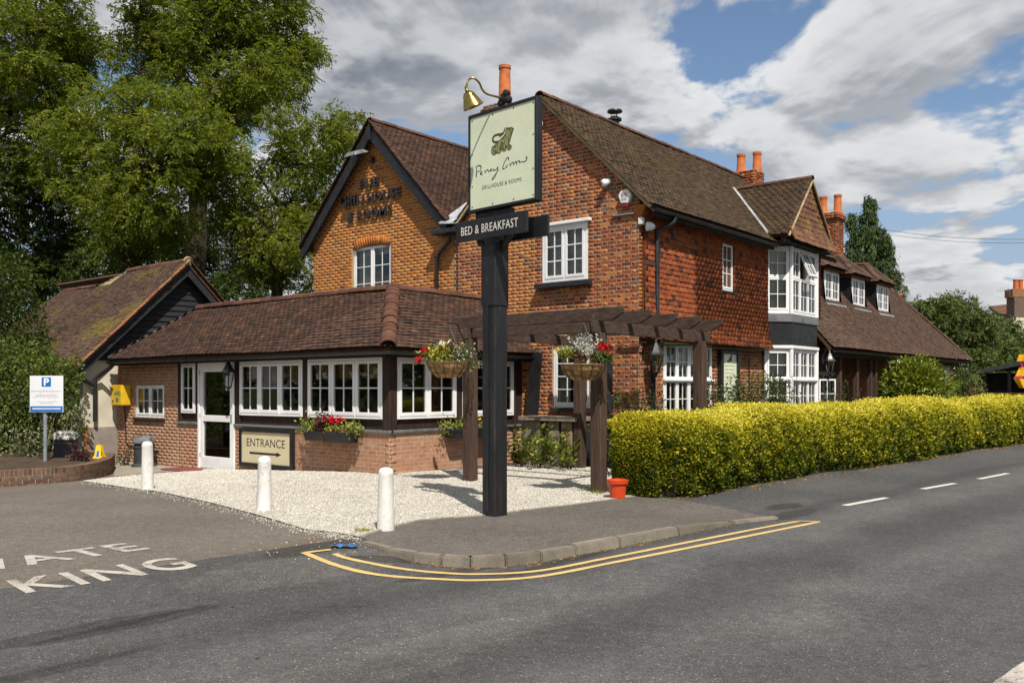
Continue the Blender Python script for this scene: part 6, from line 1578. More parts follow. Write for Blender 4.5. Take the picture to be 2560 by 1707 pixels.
# ------------------------------------------------------------------ bollards
def bollard(px, py, ptop, label):
    p = onH(px, py); h = (py - ptop) * depth(p) / F; r = .086
    mb = MB(); pr = [(r * 1.14, -.12), (r * 1.14, .0), (r * 1.08, h * .3), (r * 1.0, h * .6), (r * .97, h - .085), (r * 1.0, h - .07), (r * .93, h - .04), (r * .72, h - .012), (r * .3, h), (.002, h + .002)]
    mb.lathe(pr, p, 22)
    lx, ly = RN.gauss(0, .018), RN.gauss(0, .018)
    for v in mb.V:
        v.x += RN.gauss(0, .0022) + lx * (v.z - p.z); v.y += RN.gauss(0, .0022) + ly * (v.z - p.z)
    return solo('bollard', mb, 'bollard_paint', label, 'bollard', 'white bollards along the gravel edge')
bollard(369, 1224, 1103, 'worn white concrete bollard farthest from the sign post, by the black bin')
bollard(660, 1277, 1140, 'worn white concrete bollard in front of the ENTRANCE sign')
bollard(964, 1325, 1168, 'clean white concrete bollard closest to the sign post and kerb')

# ------------------------------------------------------------------ parking sign, planter, bins, small things on the left
plc = [onH(*p) for p in ((-60, 1222), (60, 1213), (140, 1207), (200, 1201), (250, 1193), (278, 1184), (287, 1170))]
pz = .30
pl = thing('brick_planter', 'low curved brown brick planter with soil at the car park edge', 'planter', tuple(plc[2]))
# resample the front curve
crv = []
for i in range(len(plc) - 1):
    p0, p1, p2, p3 = plc[max(i - 1, 0)], plc[i], plc[i + 1], plc[min(i + 2, len(plc) - 1)]
    for k in range(6): t = k / 6; crv.append(.5 * ((2 * p1) + (p2 - p0) * t + (2 * p0 - 5 * p1 + 4 * p2 - p3) * t * t + (3 * p1 - p0 - 3 * p2 + p3) * t ** 3))
crv.append(plc[-1])
crv = [Vector((p.x, p.y, 0)) for p in crv]
bk = [p for p in inset(crv, .215)]
mb = MB(); zt = -.02 + .08
ztop = H(plc[3].x, plc[3].y) + .30
for i in range(len(crv) - 1):
    a, b, c_, d_ = crv[i], crv[i + 1], bk[i + 1], bk[i]
    mb.add([(a.x, a.y, -.5), (b.x, b.y, -.5), (b.x, b.y, ztop - .008), (a.x, a.y, ztop - .008), (d_.x, d_.y, ztop - .008), (c_.x, c_.y, ztop - .008), (d_.x, d_.y, -.5), (c_.x, c_.y, -.5)], [(0, 1, 2, 3), (3, 2, 5, 4), (4, 5, 7, 6)])
pw_ = part('planter_wall', mb, 'mortar_pale', pl)
cum = [0]
for i in range(len(crv) - 1): cum.append(cum[-1] + (crv[i + 1] - crv[i]).length)
def along(s_):
    for i in range(len(cum) - 1):
        if s_ <= cum[i + 1]: t = (s_ - cum[i]) / (cum[i + 1] - cum[i]); return crv[i] + (crv[i + 1] - crv[i]) * t, (crv[i + 1] - crv[i]).normalized()
    return crv[-1], (crv[-1] - crv[-2]).normalized()
it = []; z = ztop - .107; row = 0; s_ = 0
while s_ < cum[-1] - .07:      # brick-on-edge coping
    p, t = along(s_ + .035); f = Fr((p.x, p.y, 0) , t, t.cross(UP)); it.append((Fr(Vector((p.x, p.y, 0)), t, t.cross(UP)).mat(-.034, ztop - .105, -.21, .068, .105, .218), 'brick_brown')); s_ += .078
while z > -.45:
    z -= .076; s_ = (row % 2) * .11
    while s_ < cum[-1] - .1:
        p, t = along(s_ + .1); it.append((Fr(Vector((p.x, p.y, 0)), t, t.cross(UP)).mat(-.105, z, -.03, .21, .065, .038), 'brick_brown')); s_ += .222
    row += 1
pieces('brick', UNIT_BRICK, it, pw_, pl, joined='brickwork')
soil_poly = [(p.x, p.y) for p in inset(crv, .2)] + [(10.3, 22.2), (9.0, 27), (2, 30), (-1, 20)]
part('soil_bed', surface(soil_poly, lambda x, y: ztop - .03 + .02 * math.sin(x * 3) * math.sin(y * 2.3), .35), 'soil', pl)
psn = thing('parking_sign', 'white and blue parking enforcement sign on a grey pole in the planter', 'sign', tuple(onD(113, 1152, 19.0)))
dS = 19.0
pS = onD(113, 1152, dS); mb = MB(); mb.lathe([(.038, ztop - .1), (.038, 1.75), (.02, 1.755)], (pS.x, pS.y, 0), 14); part('pole', mb, 'grey_pole', psn)
pf = Fr(onD(113, 970, dS - .06), RT.copy(), -FW)
def pab(px, py): p = onP(px, py, pf.O, pf.n) - pf.O; return p.dot(pf.u), p.z
L0, L1 = pab(74.5, 1030)[0], pab(158, 1030)[0]; B0, B1 = pab(110, 1030)[1], pab(110, 939)[1]
pw2, ph2 = L1 - L0, B1 - B0
mb = MB(); mb.fbox(pf, L0, L1, B0, B1, -.006, .0); bd = part('board', mb, 'sign_white', psn)
mb = MB(); mb.fbox(pf, L0 + .01, L1 - .01, B0 + .005, B0 + .165 * ph2, .0005, .002); part('blue_band', mb, 'sign_blue', bd)
mb = MB(); mb.fbox(pf, L0 + .355 * pw2, L0 + .635 * pw2, B0 + .70 * ph2, B0 + .955 * ph2, .0005, .002); part('blue_square', mb, 'sign_blue', bd)
mb = MB(); text_fit(mb, pf, 'P', L0 + .42 * pw2, L0 + .58 * pw2, B0 + .73 * ph2, B0 + .93 * ph2, .003, offset=.03); part('lettering', mb, 'print_white', bd)
mb = MB(); text_fit(mb, pf, 'Parking Enforcement', L0 + .05 * pw2, L0 + .93 * pw2, B0 + .54 * ph2, B0 + .60 * ph2, .002, offset=.004); part('lettering', mb, 'print_grey', bd)
mb = MB()
for k, (x0, x1, y) in enumerate(((.17, .83, .475), (.17, .82, .44), (.10, .88, .40), (.22, .87, .28), (.3, .7, .235))):
    x = x0
    while x < x1: w2 = RN.uniform(.02, .07); mb.fbox(pf, L0 + x * pw2, L0 + min(x + w2, x1) * pw2, B0 + y * ph2, B0 + (y + .013) * ph2, .0005, .0015); x += w2 + .012
part('small_print', mb, 'print_grey', bd, kind='stuff')
mb = MB()
for y in (.105, .075): mb.fbox(pf, L0 + .08 * pw2, L0 + .92 * pw2, B0 + y * ph2, B0 + (y + .014) * ph2, .0022, .003)
part('white_print', mb, 'print_white', bd)
for z_ in (.25, .75):
    mb = MB(); mb.fbox(pf, -.05, .05, B0 + ph2 * z_ - .015, B0 + ph2 * z_ + .015, -.10, -.007); part('clamp', mb, 'steel', psn)
def litter_bin(name, p, r, h, label, lid):
    t = thing(name, label, 'bin', tuple(p), 'black litter bins')
    q = Vector((0, 0, 0)) + p
    mb = MB(); mb.lathe([(r * 1.25, 0), (r * 1.25, .05), (r * 1.0, .09), (r * .98, .3 * h), (r * .96, h * .74), (r * 1.0, h * .78), (r * .9, h * .78)], q, 20); part('body', mb, 'bin_plastic', t)
    mb = MB(); mb.lathe([(r * 1.12, h * .76), (r * 1.14, h * .80), (r * 1.1, h * .86), (r * .95, h * .95), (r * .55, h), (.01, h * 1.01)], q, 20); part('lid', mb, lid, t)
    mb = MB(); mb.lathe([(r * 1.015, h * .60), (r * 1.03, h * .62), (r * 1.03, h * .66), (r * 1.015, h * .68)], q, 20); part('rim', mb, 'bin_plastic', t)
    return t
p = onX(360, 1000, XP - .42); p.z = H(p.x, p.y) - .005
litter_bin('litter_bin', p, .235, (1172 - 1093) * depth(p) / F, 'black litter bin with grey scuffed lid standing against the brick wall', 'bin_lid_grey')
p = onD(164, 1145, 20.2); p.z = ztop - .25
litter_bin('litter_bin', p, .25, (1150 - 1092) * 20.2 / F + .28, 'black litter bin with bird-spattered lid among the shrubs behind the planter', 'bin_lid')
wf = thing('wet_floor_sign', 'small yellow folding wet floor sign by the cream wall', 'sign', tuple(onD(249, 1148, 19.7)))
p = onD(249, 1148, 19.7); fwt = Fr(p, RT.copy(), -FW)
for sg in (1, -1):
    v2 = (UP * 1 - fwt.n * .22 * sg).normalized(); f2 = Fr(p + fwt.n * .11 * sg, fwt.u, (fwt.n * 1 + UP * .22 * sg), v2)
    mb = MB(); out = [(-.105, 0), (-.105, .05), (-.07, .10), (-.05, .30), (-.015, .34), (.015, .31), (.05, .32), (.075, .10), (.11, .05), (.11, 0)]
    mb.prism([f2.pt(x, y, 0) for x, y in out], f2.n * .012); part('leaf_panel', mb, 'yellow_plastic', wf)
    if sg == 1:
        mb = MB(); mb.add([f2.pt(x, y, .0135) for x, y in ((-.03, .06), (.03, .06), (.028, .2), (-.02, .19))], [(0, 1, 2, 3)]); part('print', mb, 'sign_blue', wf)
mb = MB(); a_, b_ = (aDoor[0] - .35, aDoor[1] - .02); mb.add([fp.pt(x, H(XP, -x) + .03, c_) for x, c_ in ((a_, .30), (b_, .30), (b_, .95), (a_, .95))], [(0, 1, 2, 3)])
mb2 = MB(); zf = H(XP, 18.5) + .02
mb2.fbox(fp, a_, b_, zf - .01, zf + .018, .13, .75); solo('door_mat', bevelled(mb2, 'door_mat', .006), 'mat_red', 'dark red door mat in front of the white entrance door', 'mat')
# red flower pot by the pergola post
p = onH(1544, 1244, .012); t = thing('plant_pot', 'bright red plastic pot beside the pergola post and hedge', 'pot', tuple(p))
mb = MB(); mb.lathe([(.105, 0), (.135, .21), (.155, .212), (.16, .265), (.148, .268), (.14, .215), (.12, .19), (.01, .19)], p, 24); part('pot', mb, 'red_plastic', t)
# scrap and leaves on the tarmac
p = onH(862, 1366, .01); mb = MB(); V = []; n = 8
for i in range(n + 1):
    for j in range(5): V.append(p + RT * ((i / n - .5) * .26) + FW * ((j / 4 - .5) * .10) + UP * (.012 + .012 * math.sin(i * 1.7 + j) + RN.uniform(0, .006)))
mb.add(V, [(i * 5 + j, i * 5 + 5 + j, i * 5 + 6 + j, i * 5 + j + 1) for i in range(n) for j in range(4)]); solo('plastic_scrap', mb, 'blue_scrap', 'crumpled blue plastic scrap by the end of the yellow lines', 'litter')
# timber store between extension and gable
stx = thing('timber_store', 'weathered grey timber cupboard with plank top against the pub wall', 'cupboard', (15.0, 11.2, 0))
x0 = 14.25
mb = MB(); pa, pb = onH(1313, 1155), onH(1400, 1150)
sx0 = onY(1312, 1000, 11.75).x; sy0, sy1 = 10.35, 11.8; sxf = 14.55
mb = MB(); mb.box(sxf - .08, XG - .02, sy0, sy1, .93, 1.02); part('plank_top', bevelled(mb, 'plank_top', .008), 'grey_timber', stx)
fst = FX(sxf)
for a, b, m in ((-sy1 + .02, -sy1 + .52, 'grey_timber'), (-sy1 + .72, -sy1 + 1.0, 'grey_timber'), (-sy1 + 1.06, -sy1 + 1.32, 'pink_timber')):
    mb = MB(); mb.fbox(fst, a, b, .12, .92, -.03, .0); dd = part('door', bevelled(mb, 'door', .005), m, stx)
    for z_ in (.25, .75): mb = MB(); mb.fbox(fst, a + .01, a + .16, z_, z_ + .03, .001, .012); part('hinge', mb, 'black_plastic', dd)
mb = MB(); mb.box(sxf + .04, XG - .02, sy0 + .03, sy1 - .03, -.05, .92); part('carcass', mb, 'black_timber', stx)
mb = MB(); mb.box(sxf - .02, sxf + .03, sy0 + .02, sy1 - .02, -.05, .11); part('sill_board', mb, 'grey_timber', stx)
mb = MB(); mb.beam((15.0, 11.85, .9), (15.05, 11.75, 2.35), .28, .05, up=(1, 0, 0)); solo('leaning_board', mb, 'black_paint', 'black board leaning against the pub wall above the timber cupboard', 'board')
# ------------------------------------------------------------------ plants
def nrm(a): return a / np.maximum(1e-9, np.linalg.norm(a, axis=-1, keepdims=True))
def leaf_arrays(P, D, L, Wd, fold=.18):
    """P base points, D directions, L lengths, Wd widths -> verts (N,4,3)"""
    n = len(P); D = nrm(D); r = NP.normal(size=(n, 3)); S = nrm(np.cross(D, r)); N_ = np.cross(S, D)
    L = np.broadcast_to(L, (n,))[:, None]; Wd = np.broadcast_to(Wd, (n,))[:, None]
    mid = P + D * L * .48 + N_ * L * fold * .5
    return np.stack([P, mid + S * Wd * .5 - N_ * L * fold * .3, P + D * L, mid - S * Wd * .5 - N_ * L * fold * .3], 1)
def leaf_mesh(name, V4, rnd):
    n = len(V4); Q = np.arange(n * 4).reshape(-1, 4)
    return np_mesh(name, V4.reshape(-1, 3), Q, np.repeat(np.clip(rnd, 0.001, .999), 4))
def ball(n, shell=.5):
    d = nrm(NP.normal(size=(n, 3))); r = NP.random(n) ** (1 / 3); r = r * (1 - shell) + shell * (1 - NP.random(n) ** 2 * .5); return d, r
def clump_points(clumps, dens, squash=(1, 1, 1), shell=.55, ragged=0.0):
    Ps, Ds = [], []
    for c, r in clumps:
        n = max(6, int(dens * r * r)); d, q = ball(n, shell)
        ph = NP.uniform(0, 6.28, 3)
        bumpy = 1 + .22 * np.sin(d[:, 0] * 4 + ph[0]) * np.sin(d[:, 1] * 4.3 + ph[1]) + .16 * np.sin(d[:, 2] * 6 + ph[2])
        if ragged:      # sub-clumps: leaves gather round boughs inside the clump and leave holes between
            m_ = max(5, int(9 * r)); sd_, sr_ = ball(m_, .35); sub_ = sd_ * (sr_ * r * .85)[:, None]; pick = NP.integers(0, m_, n)
            off_ = d * (q * r * NP.uniform(.25, .5, m_)[pick])[:, None] * np.array([1, 1, .55])
            Ps.append(np.array(c)[None] + sub_[pick] * np.array(squash) + off_); Ds.append(d)
        else: Ps.append(np.array(c)[None] + d * (q * bumpy * r)[:, None] * np.array(squash)); Ds.append(d)
    return np.concatenate(Ps), np.concatenate(Ds)
def limb(mb, p, q, r0, r1, sag=.08, k=7, wob=.12):
    p = Vector(p); q = Vector(q); L = (q - p).length; pts = []; off = Vector((RN.gauss(0, wob), RN.gauss(0, wob), 0)) * L * .25
    for i in range(k + 1):
        t = i / k; b = p.lerp(q, t) + off * math.sin(t * math.pi) + UP * (math.sin(t * math.pi) * sag * L)
        pts.append(b)
    mb.tube(pts, [r0 + (r1 - r0) * (i / k) ** .8 for i in range(k + 1)], 7)
    return pts
def broad_tree(name, label, base, fork, clumps, leafmat, dens=150, spray=.34, leaflets=9, ll=.13, lw=.045, trunk_r=.4, group=None, droop=.45, ivy=0):
    """ash-like tree: limbs run from the fork to each clump of foliage; sprays of leaflets fill the clumps"""
    base = Vector(base); fork = Vector(fork)
    t = thing(name, label, 'tree', tuple(base), group)
    mb = MB(); limb(mb, base, fork, trunk_r, trunk_r * .7, .0, 8, .06); part('trunk', mb, 'bark', t)
    mb = MB(); cs = sorted(clumps, key=lambda c: (Vector(c[0]) - fork).length); nodes = [fork]
    for c, r in cs:
        c = Vector(c); src = min(nodes, key=lambda q: (q - c).length + (0 if (c - fork).length > (q - fork).length else 4)); rr = max(.035, trunk_r * .42 * math.exp(-(src - fork).length * .16))
        pts = limb(mb, src, c, rr, rr * .35, .05); nodes += [pts[len(pts) // 2], c]
        for _ in range(int(5 + r * 3)):
            d = Vector(NP.normal(size=3)); d.normalize(); d.z = d.z * .7 + .15; limb(mb, pts[RN.choice([-3, -2, -1])], c + d * r * RN.uniform(.7, 1.0), rr * .3, .008, .06, 4)
    part('limbs', mb, 'bark', t)
    P, D = clump_points(clumps, dens, ragged=1.0)
    n = len(P); D = nrm(D * .75 + NP.normal(size=(n, 3)) * .55 + np.array([0, 0, -droop]))
    ns = spray * NP.uniform(.7, 1.25, n)
    S = nrm(np.cross(D, np.array([0, 0, 1.0]) + NP.normal(size=(n, 3)) * .25))
    Vs = []; rn = []
    tone = NP.random(n)
    for i in range(leaflets):
        if i == leaflets - 1: f, sd = 1.0, 0.0
        else: f = .25 + .75 * (i // 2) / ((leaflets - 1) / 2); sd = 1 if i % 2 else -1
        pb = P + D * (ns * f)[:, None] + np.array([0, 0, -1]) * (ns * f * f * .18)[:, None]
        dd = D * (.45 if sd else 1) + S * sd * .9 + np.array([0, 0, -.3]) + NP.normal(size=(n, 3)) * .2
        Vs.append(leaf_arrays(pb, dd, ll * NP.uniform(.75, 1.2, n), lw)); rn.append(np.clip(tone * .75 + NP.random(n) * .25, 0, 1))
    part('crown', leaf_mesh('crown', np.concatenate(Vs), np.concatenate(rn)), leafmat, t)
    if ivy:
        n = ivy; h = NP.random(n); a = NP.uniform(0, 6.28, n); b = np.array(base); f = np.array(fork)
        P = b + (f - b) * h[:, None] + np.stack([np.cos(a), np.sin(a), np.zeros(n)], 1) * (trunk_r * (1.35 - .4 * h) + NP.random(n) * .3)[:, None]
        D = np.stack([np.cos(a), np.sin(a), NP.uniform(-1, .1, n)], 1) + NP.normal(size=(n, 3)) * .4
        part('ivy', leaf_mesh('ivy', leaf_arrays(P, D, .13, .11), NP.random(n)), 'leaf_dark', t)
    return t
def C(lst, d, sp=1.0): return [(tuple(onD(px, py, d + RN.uniform(-sp, sp))), r) for px, py, r in lst]
# big ashes behind the barn
D1_, D2_ = 36.0, 31.5
broad_tree('ash_tree', 'tallest ash tree with spreading crown behind the barn and gable', onD(470, 1010, D1_), onD(500, 430, D1_),
           C([(600, 70, 2.0), (690, 110, 1.6), (745, 145, 1.2), (780, 125, .7), (650, 190, 1.8), (560, 150, 2.1), (520, 40, 1.8), (620, -60, 2.2), (500, -90, 2.0), (570, 250, 1.6), (480, 220, 1.8), (530, 320, 1.2), (710, 210, 1.2), (640, 270, .9), (450, 110, 1.5), (700, 20, 1.3), (420, 20, 1.3), (590, 330, .8), (340, 70, 1.4), (390, 130, 1.6), (345, 180, 1.2), (350, -20, 1.3)], D1_, 1.6), 'leaf_ash', dens=235, ll=.15, lw=.055, trunk_r=.5)
broad_tree('ash_tree', 'ivy-clad ash tree with dense low crown right above the barn roof', onD(350, 1010, D2_), onD(310, 430, D2_),
           C([(300, 340, 2.1), (430, 350, 1.9), (520, 390, 1.5), (380, 440, 2.1), (250, 440, 1.9), (480, 470, 1.5), (555, 440, 1.0), (330, 530, 1.6), (200, 350, 1.7), (430, 560, 1.1), (340, 270, 1.3), (560, 370, .9), (470, 300, 1.2)], D2_, 1.5), 'leaf_ash', dens=250, ll=.14, lw=.052, trunk_r=.45, ivy=5200)
broad_tree('ash_tree', 'ash tree with open crown in the top left corner of the photo', onD(-200, 1010, D1_), onD(-90, 420, D1_),
           C([(60, 60, 2.2), (140, 90, 1.8), (180, 70, 1.2), (30, 200, 2.0), (120, 215, 1.7), (215, 180, 1.3), (90, -50, 2.2), (140, -70, 1.5), (20, 330, 2.1), (110, 340, 2.0), (-40, 120, 2.0), (170, 270, 1.4), (190, 130, 1.1)], D1_, 1.6), 'leaf_ash', dens=235, ll=.15, lw=.055, trunk_r=.42)
broad_tree('lime_tree', 'light green tree rising between the barn and the orange gable', onD(690, 1010, 33), onD(700, 600, 33),
           C([(700, 370, 1.2), (640, 430, 1.2), (760, 420, 1.3), (825, 340, 1.1), (870, 300, .8), (730, 500, 1.5), (640, 540, 1.4), (790, 490, 1.1), (700, 600, 1.5), (620, 640, 1.2), (760, 580, 1.1), (740, 690, 1.2), (850, 380, 1.0), (880, 350, .8), (700, 300, .7), (590, 560, 1.0), (670, 690, 1.1)], 33, 1.2), 'leaf_ash_light', dens=250, ll=.14, lw=.055, trunk_r=.28)
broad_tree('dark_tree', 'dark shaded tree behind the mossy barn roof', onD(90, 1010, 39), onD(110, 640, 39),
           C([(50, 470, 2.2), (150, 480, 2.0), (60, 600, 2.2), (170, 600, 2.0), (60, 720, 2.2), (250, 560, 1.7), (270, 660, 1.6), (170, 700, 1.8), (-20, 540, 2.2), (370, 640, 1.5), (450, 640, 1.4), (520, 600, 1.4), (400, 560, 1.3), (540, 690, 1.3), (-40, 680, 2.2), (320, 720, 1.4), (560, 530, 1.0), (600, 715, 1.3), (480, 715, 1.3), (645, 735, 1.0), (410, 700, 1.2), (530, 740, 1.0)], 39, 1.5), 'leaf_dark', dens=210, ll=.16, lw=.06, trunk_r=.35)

def bush(name, label, clumps, mat, dens, L, Wd, cat='shrub', droop=.1, stems=True, shell=.6, group=None, out=.8, gz=None):
    cs = [(Vector(c), r) for c, r in clumps]
    bx = sum((c.x for c, r in cs)) / len(cs); by = sum((c.y for c, r in cs)) / len(cs); z0 = H(bx, by) if gz is None else gz
    t = thing(name, label, cat, (bx, by, z0), group)
    P, D = clump_points([(tuple(c), r) for c, r in cs], dens, shell=shell); keep = P[:, 2] > z0 - .02; P, D = P[keep], D[keep]
    n = len(P); D2 = nrm(D * out + NP.normal(size=(n, 3)) * .55 + np.array([0, 0, -droop]))
    part('leaves', leaf_mesh('leaves', leaf_arrays(P, D2, L * NP.uniform(.7, 1.25, n), Wd), NP.random(n)), mat, t)
    if stems:
        mb = MB()
        for c, r in cs:
            for _ in range(3): limb(mb, (bx + (c.x - bx) * .4 + RN.gauss(0, .1), by + (c.y - by) * .4 + RN.gauss(0, .1), z0 - .05), c + Vector((RN.gauss(0, r * .4), RN.gauss(0, r * .4), r * .4)), .018, .005, .03, 4)
        part('stems', mb, 'bark', t, kind='stuff')
    return t
# climber and shrubs on the left
bush('climbing_hedge', 'dense green climber piled against the barn side above the planter', C([(60, 945, .7), (140, 925, .45), (20, 905, .6), (-40, 950, .8), (60, 1000, .75), (130, 960, .65), (-40, 1040, .8), (40, 1075, .65), (110, 1050, .6), (150, 1000, .45), (160, 950, .35), (100, 900, .4), (-60, 890, .7), (185, 905, .2), (160, 1070, .42)], 21.4, .35), 'leaf_ivy', 2300, .085, .055, 'hedge', gz=-.05)
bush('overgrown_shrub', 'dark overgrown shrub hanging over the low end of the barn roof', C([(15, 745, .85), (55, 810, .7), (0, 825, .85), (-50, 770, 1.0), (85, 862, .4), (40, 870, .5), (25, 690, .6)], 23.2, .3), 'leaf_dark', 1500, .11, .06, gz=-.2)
bush('variegated_shrub', 'cream-variegated shrub low behind the parking sign pole', C([(60, 1105, .40), (10, 1100, .38), (120, 1100, .34), (185, 1040, .30), (95, 1125, .3)], 20.4, .15), 'leaf_variegated', 1500, .06, .04, gz=ztop - .03)
bush('bronze_plant', 'low purple-leaved plant on the planter soil beside the bin', C([(190, 1140, .15), (205, 1150, .13), (182, 1118, .10), (212, 1138, .10)], 19.0, .05), 'leaf_purple', 5200, .06, .05, 'plant', gz=ztop - .03)
bush('wall_weed', 'small straggly green weed at the foot of the brick wall by the bin', C([(310, 1140, .16), (326, 1128, .12), (300, 1152, .12)], 21.6, .05), 'leaf_shrub', 2300, .06, .03, 'plant', gz=-.28)
# yellow-green privet hedge along the road
def hedge():
    s0, s1, nf, nb = 11.28, 46.0, 7.42, 8.38
    t = thing('privet_hedge', 'long clipped golden privet hedge along the road edge', 'hedge', (*rd(11, 7.6), 0))
    N1 = 190000
    u = NP.random(N1) ** 1.9; s = s0 - .3 + u * (s1 - s0)       # leaves thin out with distance
    g = 1.0 + .75 * np.clip((s - 14) / 18, 0, 1.2)
    def prof(s):      # height and face wander along the run
        return 1.22 + .05 * np.sin(s * .9 + 1) + .04 * np.sin(s * 2.3) + .07 * np.clip((s - 13) / 6, 0, 1), .10 * np.sin(s * .7) + .06 * np.sin(s * 2.1 + 2)
    h, fwob = prof(s); wdt = nb - nf
    k = NP.random(N1); per = 1.25 + 1.0
    v = NP.random(N1) * (h + wdt * .8); face = v < h
    zf = np.where(face, v, h); off = np.where(face, 0, (v - h))
    rr = .36
    # round the shoulder
    top = np.clip((zf - (h - rr)) / rr, 0, 1); inset_ = np.where(face, (1 - np.sqrt(np.clip(1 - top ** 2, 0, 1))) * rr, off + rr * .4)
    belly = np.where(face, .16 * np.sin(np.clip(zf / h, 0, 1) * math.pi * .85) - .02, 0)
    dep_ = np.abs(NP.normal(size=N1)) * .07
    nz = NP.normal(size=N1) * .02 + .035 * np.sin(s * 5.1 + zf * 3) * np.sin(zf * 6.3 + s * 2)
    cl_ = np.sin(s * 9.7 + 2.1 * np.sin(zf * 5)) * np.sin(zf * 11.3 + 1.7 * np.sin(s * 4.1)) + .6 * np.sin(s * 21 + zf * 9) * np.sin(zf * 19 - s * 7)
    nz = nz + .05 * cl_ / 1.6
    nn = nf + inset_ - belly - fwob * face * 1.0 + np.where(face, dep_ + nz, 0)
    z = zf - np.where(face, 0, dep_ - nz) + .02 + np.where(face, 0, -.05 * np.clip((nn - nf - wdt * .75) / .3, 0, 1))
    nd = np.where(face, 1.0, 0.15)
    dir_ = np.outer(-nd, np.array(NR)) + np.outer(1 - nd * .75, [0, 0, 1]) + NP.normal(size=(N1, 3)) * .55
    # rounded end towards the gravel
    ends = np.clip((s0 + .55 - s) / .85, 0, 1); nn = nn + (1 - np.sqrt(np.clip(1 - ends ** 2, 0, 1))) * .62; z = z - ends ** 2 * .10
    P = np.outer(s, np.array(ER)) + np.outer(nn, np.array(NR)); P[:, 2] += z - .03
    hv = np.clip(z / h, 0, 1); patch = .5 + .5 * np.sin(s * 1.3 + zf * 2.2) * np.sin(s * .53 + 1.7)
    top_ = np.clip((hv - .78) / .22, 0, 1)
    rnd = np.clip(.12 + .40 * hv ** 1.2 + .33 * top_ + .18 * patch - .10 * np.clip(cl_, -1, 1) + NP.normal(size=N1) * .20 - dep_ * 2.0, .01, .99)  # leaves in the gaps toned darker: recess shade put into their colour
    keep = (z > .16) | (NP.random(N1) < .35)
    P, dir_, g, rnd = P[keep], dir_[keep], g[keep], rnd[keep]; N1 = len(P)
    V = leaf_arrays(P, dir_, .043 * g * NP.uniform(.7, 1.25, N1), .027 * g)
    # end cap leaves
    N2 = 19000; nn2 = nf + .1 + NP.random(N2) * (wdt - .1); z2 = NP.random(N2) * 1.2; c = (nn2 - nf - wdt * .5) / (wdt * .5)
    s2 = s0 - .30 - .22 * np.sqrt(np.clip(1 - c ** 2, 0, 1)) * np.sqrt(np.clip(1 - (z2 / 1.28) ** 6, 0, 1)) + np.abs(NP.normal(size=N2)) * .06 + .15 * np.clip((z2 - .95) / .3, 0, 1) - .07 * np.sin(z2 * 2.4)
    P2 = np.outer(s2, np.array(ER)) + np.outer(nn2, np.array(NR)); P2[:, 2] += z2
    d2_ = np.outer(-np.ones(N2), np.array(ER)) + np.outer(z2 * .35, [0, 0, 1]) + NP.normal(size=(N2, 3)) * .5
    V2 = leaf_arrays(P2, d2_, .043 * NP.uniform(.7, 1.25, N2), .027)
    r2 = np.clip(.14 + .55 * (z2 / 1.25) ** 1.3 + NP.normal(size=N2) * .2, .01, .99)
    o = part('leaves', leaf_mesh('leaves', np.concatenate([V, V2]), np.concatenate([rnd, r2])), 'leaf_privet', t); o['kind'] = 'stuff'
    # solid dark core block, added so nothing shows through the leaves
    mb = MB(); mb.hexa([(*rd(s0 - .25, nf + .22), -.05), (*rd(s1, nf + .2), -.05), (*rd(s1, nb), -.05), (*rd(s0 - .25, nb), -.05), (*rd(s0 - .2, nf + .34), .98), (*rd(s1, nf + .3), 1.02), (*rd(s1, nb - .1), 1.02), (*rd(s0 - .2, nb - .1), .98)])
    part('dark_core', mb, 'core_dark', t)
    mb = MB()
    for _ in range(260):
        a = s0 - .2 + (RN.random() ** 1.8) * 22; b = rd(a, nf + RN.uniform(.0, .35)); q = rd(a + RN.gauss(0, .12), nf + RN.uniform(-.05, .25))
        mb.tube([(*b, -.06), ((b[0] + q[0]) / 2 + RN.gauss(0, .03), (b[1] + q[1]) / 2, .2), (*q, RN.uniform(.35, .6))], [.012, .008, .004], 4)
    part('stems', mb, 'bark', t, kind='stuff')
pmat('core_dark', [(.020, .024, .008), (.045, .05, .012), (.03, .028, .012)], nscale=22, var=.4, bump=1.0, bscale=30, bdist=.05, rough=.95, spec=.1)
hedge()
# litter at the hedge foot
n = 900; s = NP.uniform(11, 32, n); q = 7.42 - np.abs(NP.normal(size=n)) * .12; P = np.outer(s, np.array(ER)) + np.outer(q, np.array(NR)); P[:, 2] = np.array([H(x, y) for x, y in P[:, :2]]) + .012
D = NP.normal(size=(n, 3)); D[:, 2] *= .15
solo('leaf_litter', leaf_mesh('leaf_litter', leaf_arrays(P, D, NP.uniform(.02, .05, n), .02), NP.random(n)), 'dead_leaf', 'brown leaf litter along the foot of the hedge', 'leaf litter', kind='stuff')
n = 260; i = NP.integers(2, 10, n); t_ = NP.random(n); KA = np.array([tuple(k) for k in KW]); P = KA[i] + (KA[i + 1] - KA[i]) * t_[:, None]; P[:, :2] -= np.array(NR)[:2] * np.abs(NP.normal(size=n))[:, None] * .05 + .01
P[:, 2] = np.array([H(x, y) for x, y in P[:, :2]]) + .008; D = NP.normal(size=(n, 3)); D[:, 2] *= .15
solo('gutter_litter', leaf_mesh('gutter_litter', leaf_arrays(P, D, NP.uniform(.015, .05, n), .012), NP.random(n)), 'dead_leaf', 'scraps of dead leaf lying in the road channel along the kerb', 'leaf litter', kind='stuff')
